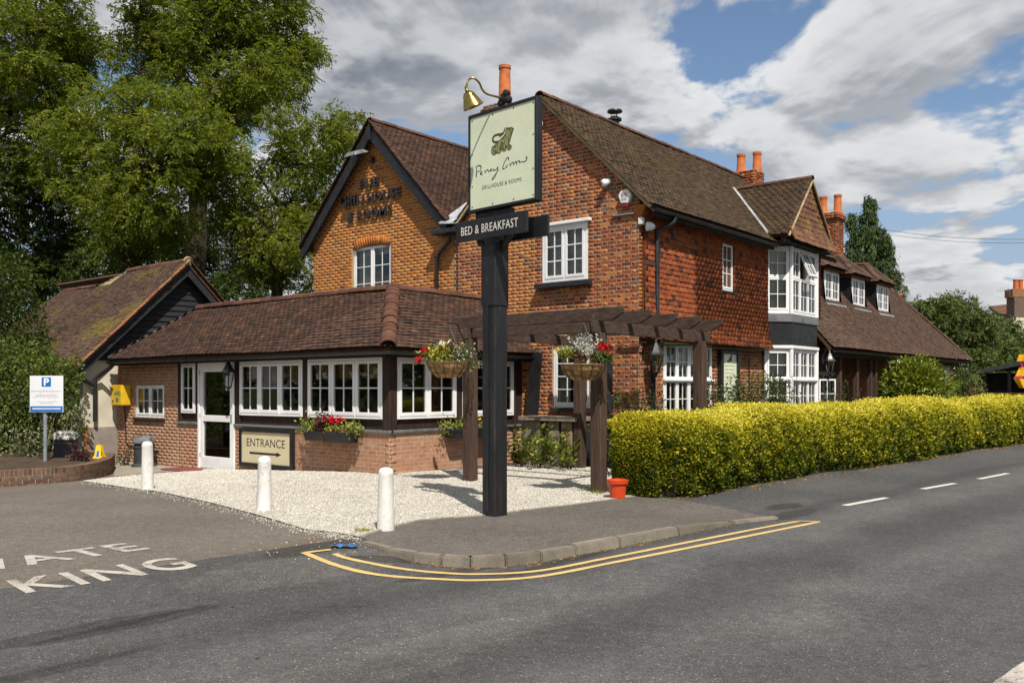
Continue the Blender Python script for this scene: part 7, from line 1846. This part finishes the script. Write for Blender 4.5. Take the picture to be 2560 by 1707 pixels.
for px, py in ((1638 * .39, 1645), (272, 1634), (588, 1515), (978, 1306)):
    p = onH(px, py, .008); P = np.array([tuple(p)]); V = leaf_arrays(P, np.array([[RN.gauss(0, 1), RN.gauss(0, 1), .05]]), .05, .022)
    solo('fallen_leaf', leaf_mesh('fallen_leaf', V, np.array([.3])), 'dead_leaf', {638: 'orange fallen leaf on the road near the bottom edge', 272: 'small orange leaf on the road by the dark stain', 588: 'small brown leaf on the road below the painted letters', 978: 'yellow-brown leaf lying on the gravel edging by the bollard'}[int(px)], 'leaf')
# grass tufts
def tuft(px, py, n, h, label, hf=.0):
    p = onH(px, py, hf); P = np.array([tuple(p)] * n) + np.concatenate([NP.normal(size=(n, 2)) * .05, np.zeros((n, 1))], 1); D = np.concatenate([NP.normal(size=(n, 2)) * .45, np.ones((n, 1))], 1)
    solo('grass_tuft', leaf_mesh('grass_tuft', leaf_arrays(P, D, NP.uniform(.5, 1, n) * h, .012), NP.random(n)), 'leaf_lime', label, 'grass', 'grass tufts in the gravel', kind='stuff')
tuft(905, 1330, 90, .07, 'small green weed tuft in the gravel beside the clean bollard'); tuft(1496, 1236, 30, .12, 'thin weed tuft at the foot of the front pergola post'); tuft(1457, 1229, 26, .09, 'tiny weed in the shaded gravel left of the front pergola post')
# shrubs behind the hedge and by the cupboard
def stemmy(name, label, pts, h, n, mat, L, Wd, cat='shrub', gz=None, group=None, fol=26):
    p0 = Vector(pts[0]); z0 = H(p0.x, p0.y) if gz is None else gz; t = thing(name, label, cat, (p0.x, p0.y, z0), group); mb = MB(); Ps = []; Ds = []
    for c in pts:
        for _ in range(n):
            b = Vector((c[0] + RN.gauss(0, .12), c[1] + RN.gauss(0, .12), z0)); top = b + Vector((RN.gauss(0, .22), RN.gauss(0, .22), h * RN.uniform(.6, 1.08)))
            pl_ = limb(mb, b, top, .010, .003, .0, 6, .15)
            for k in range(fol):
                tt = .15 + .85 * k / fol; i = min(5, int(tt * 6)); q = pl_[i].lerp(pl_[i + 1], tt * 6 - i); a = RN.uniform(0, 6.28)
                Ps.append(tuple(q)); Ds.append((math.cos(a), math.sin(a), RN.uniform(.0, .9)))
    part('stems', mb, 'bark', t, kind='stuff'); m_ = len(Ps)
    part('leaves', leaf_mesh('leaves', leaf_arrays(np.array(Ps), np.array(Ds), L * NP.uniform(.6, 1.25, m_), Wd), NP.random(m_)), mat, t); return t
def row(px0, px1, d, n): return [tuple(onD(px0 + (px1 - px0) * i / max(1, n - 1), 1000, d)) for i in range(n)]
stemmy('leafy_shrub', 'leafy shrub between the corner drainpipe and the hedge top', row(1545, 1640, 16.2, 6), 1.62, 6, 'leaf_shrub', .085, .035)
stemmy('leafy_shrub', 'bushy laurel-like shrub under the menu board', row(1775, 1900, 19.0, 9), 1.80, 8, 'leaf_shrub', .09, .038)
stemmy('leafy_shrub', 'tall thin shrub in front of the bay window', row(1905, 1985, 20.2, 6), 1.95, 6, 'leaf_shrub', .085, .034)
stemmy('leafy_shrub', 'flowering shrub beside the open lower casement', row(2085, 2120, 23.3, 4), 1.75, 6, 'leaf_shrub', .08, .036)
bush('low_shrub', 'dense low green shrub filling the bed below the menu board', C([(1795, 1000, .32), (1835, 985, .36), (1875, 975, .40), (1912, 968, .40), (1945, 985, .34)], 19.2, .12), 'leaf_shrub', 1500, .085, .035, gz=-.1)
bush('low_shrub', 'small leafy shrub at the pub corner behind the hedge end', C([(1560, 1005, .2), (1595, 1008, .22), (1632, 1004, .2)], 15.6, .08), 'leaf_shrub', 1500, .075, .03, gz=-.05)
stemmy('white_flower_stem', 'single stem of small white flowers before the ground-floor casement', row(1715, 1730, 16.8, 2), 1.35, 2, 'leaf_variegated', .05, .03, 'plant')
stemmy('laurel', 'glossy young laurel in front of the timber cupboard', [(14.15, 10.9, 0), (14.2, 10.6, 0), (14.25, 11.15, 0), (14.3, 10.35, 0), (14.2, 11.4, 0)], .85, 5, 'leaf_laurel', .14, .05, gz=0)
stemmy('laurel', 'tall leafy stems behind the inner pergola post', [(14.9, 9.9, 0), (15.0, 9.7, 0)], 1.35, 5, 'leaf_laurel', .12, .045, gz=0)
pb = [(2285, 985, 1.05), (2285, 960, .85), (2255, 985, .7), (2325, 990, .72), (2235, 1010, .6), (2345, 1010, .6), (2275, 935, .5), (2305, 945, .5)]
bush('round_laurel_bush', 'rounded glossy yellow-green bush in front of the veranda', C(pb, 27.5, .2), 'leaf_laurel', 2300, .15, .06, droop=.0, shell=.85, out=1.1)
bush('rose_bush', 'straggly green and reddish shrub at the end of the wing', C([(2370, 985, .55), (2400, 950, .6), (2425, 980, .6), (2395, 915, .45), (2430, 930, .4)], 33, .4), 'leaf_shrub', 420, .09, .05)
bush('small_conifer', 'small lime-green cone conifer by the picket fence', C([(2442, 945, .22), (2442, 962, .32), (2442, 985, .40)], 36, .05), 'leaf_lime', 1700, .07, .03, 'conifer')

# tall cypress behind the wing
def cypress():
    b = onD(2176, 1010, 46); top = onD(2160, 490, 46); t = thing('cypress_tree', 'tall dark green cypress behind the dormers of the wing', 'tree', tuple(b)); hgt = top.z - b.z
    mb = MB(); mb.tube([b, b.lerp(top, .5), top], [.22, .12, .02], 8); part('trunk', mb, 'bark', t)
    Vs = []; rn = []; mb = MB()
    for dx, dy, hf, rb, n in ((0, 0, 1.0, 2.5, 230), (-.85, .3, .92, 1.5, 100), (.65, -.4, .80, 1.9, 110), (1.3, .5, .62, 1.8, 80), (-1.5, -.2, .66, 1.5, 80)):
        o = np.array(b + RT * dx + FW * dy)
        for _ in range(n):            # one drooping bough each
            h = RN.random() ** .85; a = RN.uniform(0, 6.28); R_ = (rb * (1 - h) ** .8 + .12) * RN.uniform(.65, 1.18)
            p0 = o + np.array([0, 0, h * hgt * hf]); d = np.array([math.cos(a), math.sin(a), 0])
            tip = p0 + d * R_ + np.array([0, 0, -.25 * R_ + .1])
            mb.tube([tuple(p0), tuple((p0 + tip) / 2 + np.array([0, 0, .12 * R_])), tuple(tip)], [.02, .014, .005], 4)
            k = int(14 + 26 * R_); f = NP.random(k) ** .6; base_ = p0 + (tip - p0) * f[:, None] + np.array([0, 0, 1]) * (np.sin(f * 3.1) * .1 * R_)[:, None]; tone = NP.random()
            for q in range(5):
                P = base_ + np.array([0, 0, -.11]) * q + NP.normal(size=(k, 3)) * (.05 + .015 * q)
                Vs.append(leaf_arrays(P, d * .45 + np.array([0, 0, -1.0]) + NP.normal(size=(k, 3)) * .35, .17, .05)); rn.append(np.clip(tone * .6 + NP.random(k) * .4, 0, 1))
    part('boughs', mb, 'bark', t)
    part('crown', leaf_mesh('crown', np.concatenate(Vs), np.concatenate(rn)), 'leaf_conifer', t)
cypress()
broad_tree('field_tree', 'broad green tree beyond the end of the tiled wing', onD(2400, 1010, 60), onD(2400, 940, 60), C([(2310, 800, 1.6), (2370, 790, 1.7), (2430, 800, 1.6), (2340, 850, 1.9), (2410, 860, 2.0), (2480, 870, 1.8), (2300, 880, 1.8), (2450, 920, 2.0), (2380, 920, 2.0), (2500, 930, 1.8), (2290, 770, .8), (2360, 755, .9), (2400, 760, .8), (2420, 768, .6)], 60, 1), 'leaf_far', dens=210, spray=.45, ll=.2, lw=.085, trunk_r=.3)
broad_tree('field_tree', 'olive green tree behind the dark open shed', onD(2540, 1010, 66), onD(2540, 950, 66), C([(2520, 870, 1.6), (2570, 850, 1.6), (2540, 910, 2.0), (2600, 900, 2.0), (2490, 910, 1.5), (2530, 815, .8)], 66, 1), 'leaf_far', dens=210, spray=.45, ll=.2, lw=.085, trunk_r=.3)

# ------------------------------------------------------------------ flowers: hanging baskets and window boxes
def flowers(t, pos, R, kinds, zup=0.0):
    for mat, n, L, Wd, sx, oz, spread, nm in kinds:
        P = np.array(pos)[None] + NP.normal(size=(n, 3)) * np.array([spread * R, spread * R, spread * R * .55]) + np.array(sx) * R + np.array([0, 0, oz])
        D = NP.normal(size=(n, 3)) + np.array([0, 0, .6]); part(nm, leaf_mesh(nm, leaf_arrays(P, D, L * NP.uniform(.7, 1.3, n), Wd), NP.random(n)), mat, t, kind='stuff')
def basket(label, c, R, kinds, hang):
    t = thing('hanging_basket', label, 'hanging basket', tuple(c), 'hanging baskets on the pergola')
    pr = [(R * .02, -R * .70), (R * .5, -R * .68), (R * .72, -R * .5), (R * .88, -R * .25), (R * .97, 0), (R * .9, .01), (R * .3, .0)]
    mb = MB(); mb.lathe(pr, c, 28)
    for i, v in enumerate(mb.V):
        d = Vector((v.x - c.x, v.y - c.y, 0)); a = math.atan2(d.y, d.x); k = 1 + .035 * abs(math.sin(a * 6)) + RN.gauss(0, .008); v.x = c.x + d.x * k; v.y = c.y + d.y * k
    part('coir_liner', mb, 'coir', t)
    mb = MB()
    for k in range(12):
        a = k * math.pi / 6; mb.tube([c + Vector((math.cos(a) * r * 1.05, math.sin(a) * r * 1.05, z)) for r, z in pr[1:5]], .006, 5)
    for r, z in pr[2:5]: mb.tube([c + Vector((math.cos(a * .2618) * r * 1.05, math.sin(a * .2618) * r * 1.05, z)) for a in range(25)], .006, 5, False)
    part('wire_frame', mb, 'wire_green', t)
    mb = MB()
    for k in range(3):
        a = k * 2.094 + .5; mb.tube([c + Vector((math.cos(a) * R, math.sin(a) * R, 0)), Vector(hang)], .005, 5)
    part('chain', mb, 'wire_green', t)
    flowers(t, c + UP * .06, R, kinds); return t
cA = onD(1121, 906, 14.7); hA = Vector((cA.x, cA.y, cA.z + .62))
basket('hanging basket of yellow and white flowers by the outer pergola post beside the extension', cA, .36, [('leaf_lime', 420, .07, .035, (-.25, .25, 0), .05, .38, 'leaves'), ('leaf_shrub', 500, .06, .02, (.35, -.3, 0), .06, .36, 'leaves'), ('petal_yellow', 46, .055, .05, (-.3, .3, 0), .15, .3, 'petals'), ('petal_white', 110, .03, .03, (.4, -.35, 0), .08, .42, 'petals'), ('petal_white', 26, .08, .03, (-.15, .15, 0), .24, .1, 'petals'), ('leaf_purple', 90, .06, .03, (.1, -.1, 0), .14, .3, 'leaves'), ('petal_red', 22, .07, .06, (-.95, .95, 0), -.02, .09, 'petals'), ('petal_red', 16, .07, .06, (-.8, .8, 0), .12, .08, 'petals'), ('leaf_variegated', 120, .05, .03, (.75, -.7, 0), -.12, .2, 'leaves')], hA)
mb = MB(); pA = Vector((PX0, PY1, 2.4)); mb.tube([pA + Vector((0, 0, -.35)), pA + Vector((-.05, .05, -.1)), pA.lerp(hA, .6) + UP * .12, hA + UP * .02], .011, 6); solo('basket_bracket', mb, 'black_plastic', 'black bracket holding the yellow hanging basket to its post', 'bracket', 'basket brackets')
cB = onD(1458, 912, 13.2); hB = Vector((cB.x, cB.y, cB.z + .62))
bB = basket('hanging basket with silver foliage and red geraniums by the front pergola post', cB, .33, [('leaf_lime', 260, .06, .04, (-.55, .5, 0), .10, .18, 'leaves'), ('petal_yellow', 14, .05, .04, (-.75, .65, 0), .14, .12, 'petals'), ('leaf_purple', 150, .06, .035, (-.15, .1, 0), .08, .2, 'leaves'), ('leaf_shrub', 300, .07, .05, (.6, -.6, 0), .04, .2, 'leaves'), ('petal_red', 60, .06, .05, (.6, -.6, 0), .2, .14, 'petals'), ('petal_red', 30, .06, .05, (.85, -.8, 0), .1, .1, 'petals'), ('leaf_rust', 120, .04, .015, (0, 0, 0), .02, .4, 'leaves'), ('leaf_purple', 90, .05, .012, (.1, 0, 0), .62, .16, 'leaves')], hB)
# silver ragwort: branching felted sprays
Ps, Ds = [], []
for _ in range(34):
    a = RN.uniform(0, 6.28); sp = RN.uniform(.0, .38); top = cB + Vector((math.cos(a) * sp * .7, math.sin(a) * sp * .7, RN.uniform(.22, .46))); b0 = cB + Vector((math.cos(a) * .05, math.sin(a) * .05, .05))
    for k in range(12): q = b0.lerp(top, .25 + .75 * k / 11); Ps.append(tuple(q)); an = RN.uniform(0, 6.28); Ds.append((math.cos(an), math.sin(an), RN.uniform(.2, 1)))
part('silver_leaves', leaf_mesh('silver_leaves', leaf_arrays(np.array(Ps), np.array(Ds), .07, .022), NP.random(len(Ps))), 'leaf_silver', bB)
mb = MB(); pB = Vector((PX0, PY0, 2.4)); mb.tube([pB + Vector((-.05, 0, -.35)), pB + Vector((-.1, .05, -.1)), pB.lerp(hB, .6) + UP * .12, hB + UP * .02], .011, 6); solo('basket_bracket', mb, 'black_plastic', 'black bracket holding the silver-leaved hanging basket to its post', 'bracket', 'basket brackets')
def window_box(label, fr, a0, a1, z0, z1, kinds):
    t = thing('window_box', label, 'window box', tuple(fr.pt((a0 + a1) / 2, z0, .15)), 'window boxes'); mb = MB()
    mb.hexa([fr.pt(a0 + .04, z0, .28), fr.pt(a1 - .04, z0, .28), fr.pt(a1 - .04, z0, .055), fr.pt(a0 + .04, z0, .055), fr.pt(a0, z1, .31), fr.pt(a1, z1, .31), fr.pt(a1, z1, .055), fr.pt(a0, z1, .055)]); part('trough', bevelled(mb, 'trough', .012), 'black_plastic', t)
    for mat, n, L, Wd, u0, u1, zo, sp, nm in kinds:
        u = NP.uniform(u0, u1, n); P = np.array([tuple(fr.pt(a0 + (a1 - a0) * x, z1 + zo, .2)) for x in u]) + NP.normal(size=(n, 3)) * np.array([.06, .06, sp]); D = NP.normal(size=(n, 3)) + np.array([0, 0, .3])
        part(nm, leaf_mesh(nm, leaf_arrays(P, D, L * NP.uniform(.7, 1.3, n), Wd), NP.random(n)), mat, t, kind='stuff')
    return t
wk = [('leaf_lime', 260, .06, .04, -.08, .22, .08, .08, 'leaves'), ('leaf_variegated', 150, .05, .035, -.06, .2, .0, .06, 'leaves'), ('leaf_purple', 170, .08, .05, .22, .42, .10, .09, 'leaves'), ('leaf_purple', 50, .09, .04, .35, .42, .28, .07, 'leaves'), ('leaf_lime', 200, .06, .03, .4, .9, .06, .06, 'leaves'), ('leaf_rust', 240, .06, .02, .55, .95, -.0, .05, 'leaves'), ('petal_red', 70, .06, .05, .46, .70, .22, .04, 'petals'), ('leaf_lime', 160, .055, .045, .9, 1.12, .07, .06, 'leaves'), ('leaf_rust', 130, .05, .015, .36, .48, -.12, .09, 'leaves'), ('petal_yellow', 10, .05, .04, .2, .3, .2, .03, 'petals')]
window_box('black window box of red and purple flowers under the wide front casements', fp, aX(767, XP - .2), aX(884, XP - .2), zX(826, 1104, XP - .25), zX(826, 1079, XP - .25), wk)
wk2 = [('leaf_lime', 200, .06, .04, -.12, .3, .05, .08, 'leaves'), ('leaf_rust', 150, .06, .03, .4, .8, .08, .08, 'leaves'), ('petal_yellow', 20, .05, .04, .4, .6, .2, .05, 'petals'), ('leaf_shrub', 160, .06, .035, .3, 1.0, .05, .07, 'leaves')]
window_box('black window box of trailing green plants behind the sign post', fq, onY(1122, 1000, YP - .2).x, onY(1262, 1000, YP - .2).x, .62, .80, wk2)

# ------------------------------------------------------------------ far right: shed, fence, flint wall, flag, house, wires
sd = thing('open_shed', 'dark open-fronted shed with low sloping felt roof beyond the wing', 'shed', tuple(onD(2500, 985, 45)))
p0, p1 = onD(2442, 927, 44), onD(2640, 885, 38)
A, B = Vector((p0.x, p0.y, 0)), Vector((p1.x, p1.y, 0)); t_ = (B - A).normalized(); bk_ = Vector((-t_.y, t_.x, 0)); bk_ = bk_ if bk_.dot(FW) > 0 else -bk_
mb = MB(); mb.prism([p0, p1, p1 + bk_ * 6 + UP * .2, p0 + bk_ * 6 + UP * .2], (0, 0, -.06)); part('roof', mb, 'shed_dark', sd)
mb = MB(); mb.beam(p0 - UP * .07, p1 - UP * .07, .06, .20); part('fascia', mb, 'shed_edge', sd)
mb = MB(); mb.poly([A + bk_ * 5.8 - UP * .3, B + bk_ * 5.8 - UP * .3, B + bk_ * 5.8 + UP * 3, A + bk_ * 5.8 + UP * 3]); mb.poly([A + bk_ * .1 - UP * .3, A + bk_ * 5.8 - UP * .3, A + bk_ * 5.8 + UP * (p0.z - .1), A + bk_ * .1 + UP * (p0.z - .1)]); part('wall', mb, 'shed_dark', sd)
for f in (.12, .45, .8):
    q = A.lerp(B, f); mb = MB(); mb.box(q.x - .07, q.x + .07, q.y - .07, q.y + .07, -.3, 2.4); part('post', mb, 'shed_dark', sd)
fw0, fw1 = onD(2455, 990, 40), onD(2660, 990, 34); mb = MB(); a_, b_ = Vector((fw0.x, fw0.y, -.3)), Vector((fw1.x, fw1.y, -.3)); tt = (b_ - a_).normalized(); nn_ = Vector((-tt.y, tt.x, 0)) * .12
mb.hexa([a_ - nn_, b_ - nn_, b_ + nn_, a_ + nn_, a_ - nn_ + UP * 1.62, b_ - nn_ + UP * 1.62, b_ + nn_ + UP * 1.62, a_ + nn_ + UP * 1.62]); fwl = thing('flint_wall', 'low flint wall with brick coping in front of the dark shed', 'wall', tuple(a_)); part('wall_body', mb, 'flint', fwl)
L_ = (b_ - a_).length; it = []
for k in range(int(L_ / .24)):
    c = a_ + tt * (k * .24) + UP * 1.62; f2 = Fr(c, tt, tt.cross(UP)); it.append((f2.mat(0, 0, -.14, .22, .08, .28), 'brick_buff'))
pieces('coping_brick', UNIT_BRICK, it, fwl, fwl, joined='coping_far')
pf0, pf1 = onD(2424, 1000, 36.5), onD(2458, 1000, 36.0); pk = thing('picket_fence', 'short pinkish picket fence beside the cone conifer', 'fence', tuple(pf0))
a_, b_ = Vector((pf0.x, pf0.y, -.2)), Vector((pf1.x, pf1.y, -.2)); tt = (b_ - a_).normalized(); n = 6
for k in range(n):
    c = a_.lerp(b_, (k + .5) / n); f2 = Fr(c, tt, tt.cross(UP)); mb = MB(); zt = onD(2440, 967, 36).z + .2; mb.prism([f2.pt(-.035, 0), f2.pt(.035, 0), f2.pt(.035, zt - .05), f2.pt(0, zt), f2.pt(-.035, zt - .05)], f2.n * .02); part('picket', mb, 'pink_timber', pk)
for z_ in (.5, 1.3): mb = MB(); mb.beam(a_ + UP * z_ - tt.cross(UP) * .03, b_ + UP * z_ - tt.cross(UP) * .03, .03, .07); part('rail', mb, 'pink_timber', pk)
mb = MB(); c = onD(2425, 960, 36.4); mb.box(c.x - .05, c.x + .05, c.y - .05, c.y + .05, -.2, c.z - .2); part('gate_post', mb, 'print_red', pk)
fg_ = thing('feather_flag', 'yellow and red feather flag on a thin pole at the right edge', 'flag', tuple(onD(2562, 990, 30)))
q = onD(2566, 1000, 30); mb = MB(); mb.tube([(q.x, q.y, -.2), (q.x, q.y, 2.75)], .02, 6); part('pole', mb, 'steel', fg_)
for (za, zb, w0, w1, m) in ((2.73, 2.5, .28, .36, 'flag_yellow'), (2.5, 2.3, .2, .18, 'flag_red'), (2.3, 2.0, .22, .36, 'flag_yellow'), (2.0, 1.92, .36, .4, 'flag_red'), (1.92, 1.6, .4, .2, 'flag_yellow')):
    V = []
    for i in range(7):
        f = i / 6; w = .06 * math.sin(f * 6 + za * 4)
        V += [Vector((q.x, q.y, za)) - RT * (w0 * f) + FW * w, Vector((q.x, q.y, zb)) - RT * (w1 * f) + FW * w]
    mb = MB(); mb.add(V, [(2 * i, 2 * i + 1, 2 * i + 3, 2 * i + 2) for i in range(6)]); part('flag_cloth', mb, m, fg_)
hs = thing('far_house', 'brick house mostly hidden by trees with tall chimney at the right edge', 'house', tuple(onD(2600, 1000, 75)))
dh = 75; cc = onD(2556, 800, dh)
def at75(px, py): return onD(px, py, dh)
mb = MB(); a_, b_, c_ = at75(2452, 772), at75(2525, 815), at75(2740, 700)
mb.prism([a_, b_, b_ + FW * .3, a_ + FW * .3], (0, 0, -.35)); part('verge', mb, 'tile_wing', hs)
mb = MB(); mb.prism([a_ + FW * 1, b_ + FW * 1 , at75(2525, 1000) + FW, at75(2380, 1000) + FW, at75(2380, 815) + FW], FW * 6); part('wall', mb, 'brick_brown', hs)
mb = MB(); mb.prism([at75(2452, 772), at75(2380, 815), at75(2380, 822), at75(2452, 779)], FW * 8); part('roof', mb, 'tile_wing', hs)
mb = MB(); r1, r2 = at75(2535, 820), at75(2760, 820); mb.prism([r1 + UP * .0, r2, r2 + FW * 4 + UP * 3, r1 + FW * 4 + UP * 2.2], (0, 0, -.2)); part('roof', mb, 'tile_dark', hs)
mb = MB(); mb.prism([at75(2540, 825), at75(2760, 825), at75(2760, 1000), at75(2540, 1000)], FW * 8); part('wall', mb, 'render_cream', hs)
x0, x1 = at75(2534, 800), at75(2590, 800); fch = Fr(Vector((0, 0, 0)), RT, -FW)
def chbox(pxa, pxb, pya, pyb, mat, name, grow=0.0, par=None):
    p = at75(pxa, pyb); q_ = at75(pxb, pya); w = (q_ - p).dot(RT); mb = MB(); f2 = Fr(p, RT, -FW); mb.fbox(f2, -grow, w + grow, 0, q_.z - p.z, -1.2 - grow, grow); return part(name, mb, mat, par or hs)
ch = chbox(2536, 2590, 728, 800, 'brick_brown', 'chimney'); chbox(2532, 2594, 722, 742, 'brick_buff', 'chimney_cap', .02, ch); chbox(2533, 2594, 794, 835, 'render_cream', 'chimney_base', .03, ch)
for pxp in (2548, 2560):
    c = at75(pxp, 722) + FW * .5; mb = MB(); mb.lathe([(.22, 0), (.2, .7), (.23, .72), (.23, .85), (.15, .85)], c, 12); part('chimney_pot', mb, 'terracotta', ch)
c = at75(2536, 742); mb = MB(); mb.tube([c, c - RT * .35, c - RT * .45 + UP * .7], .025, 5); mb.tube([c - RT * .3 + UP * .62, c - RT * 1.5 + UP * .55], .02, 5)
for k in range(7): q = c - RT * (.55 + .15 * k) + UP * (.6 - .008 * k); mb.tube([q - UP * .18, q + UP * .18], .014, 4)
part('aerial', mb, 'steel', ch)
for (ya, yb_, lb) in ((575, 590, 'upper'), (585, 599, 'lower')):
    a_, b_ = onD(2195, ya - 3, 70), onD(2700, yb_ + 6, 48); P = []
    for i in range(25): f = i / 24; P.append(a_.lerp(b_, f) - UP * (math.sin(f * math.pi) * .35))
    mb = MB(); mb.tube(P, .012, 5); solo('overhead_wire', mb, 'black_plastic', lb + ' of the two long overhead wires crossing the sky beside the cypress', 'wire', 'overhead wires')
for k, (ya, yb_) in enumerate(((775, 757), (786, 770))):
    a_, b_ = onD(2455, ya, 74), onD(2545, yb_, 73.5); mb = MB(); mb.tube([a_, a_.lerp(b_, .5) - UP * .08, b_], .018, 4); solo('house_wire', mb, 'black_plastic', ('upper' if k == 0 else 'lower') + ' thin wire running to the far house chimney', 'wire', 'wires of the far house')
# trees on the other side of the road and of the car park: seen only in the window panes
cl = [((x + RN.gauss(0, 2), y + RN.gauss(0, 2), z), r) for (x, y) in ((-22, 8), (-24, 16), (-23, 25), (-20, 34), (-14, 42), (-6, 47), (16, -17), (24, -18), (33, -19), (42, -20), (52, -20), (62, -18)) for z, r in ((1.5, 3.0), (4.0, 3.2), (6.5, 2.4))]
P, D = clump_points(cl, 95); n = len(P)
solo('treeline', leaf_mesh('treeline', leaf_arrays(P, D + NP.normal(size=(n, 3)) * .5, .55, .4), NP.random(n)), 'leaf_dark', 'dark line of trees across the road mirrored in the window panes', 'trees', kind='stuff')
flush_pieces()
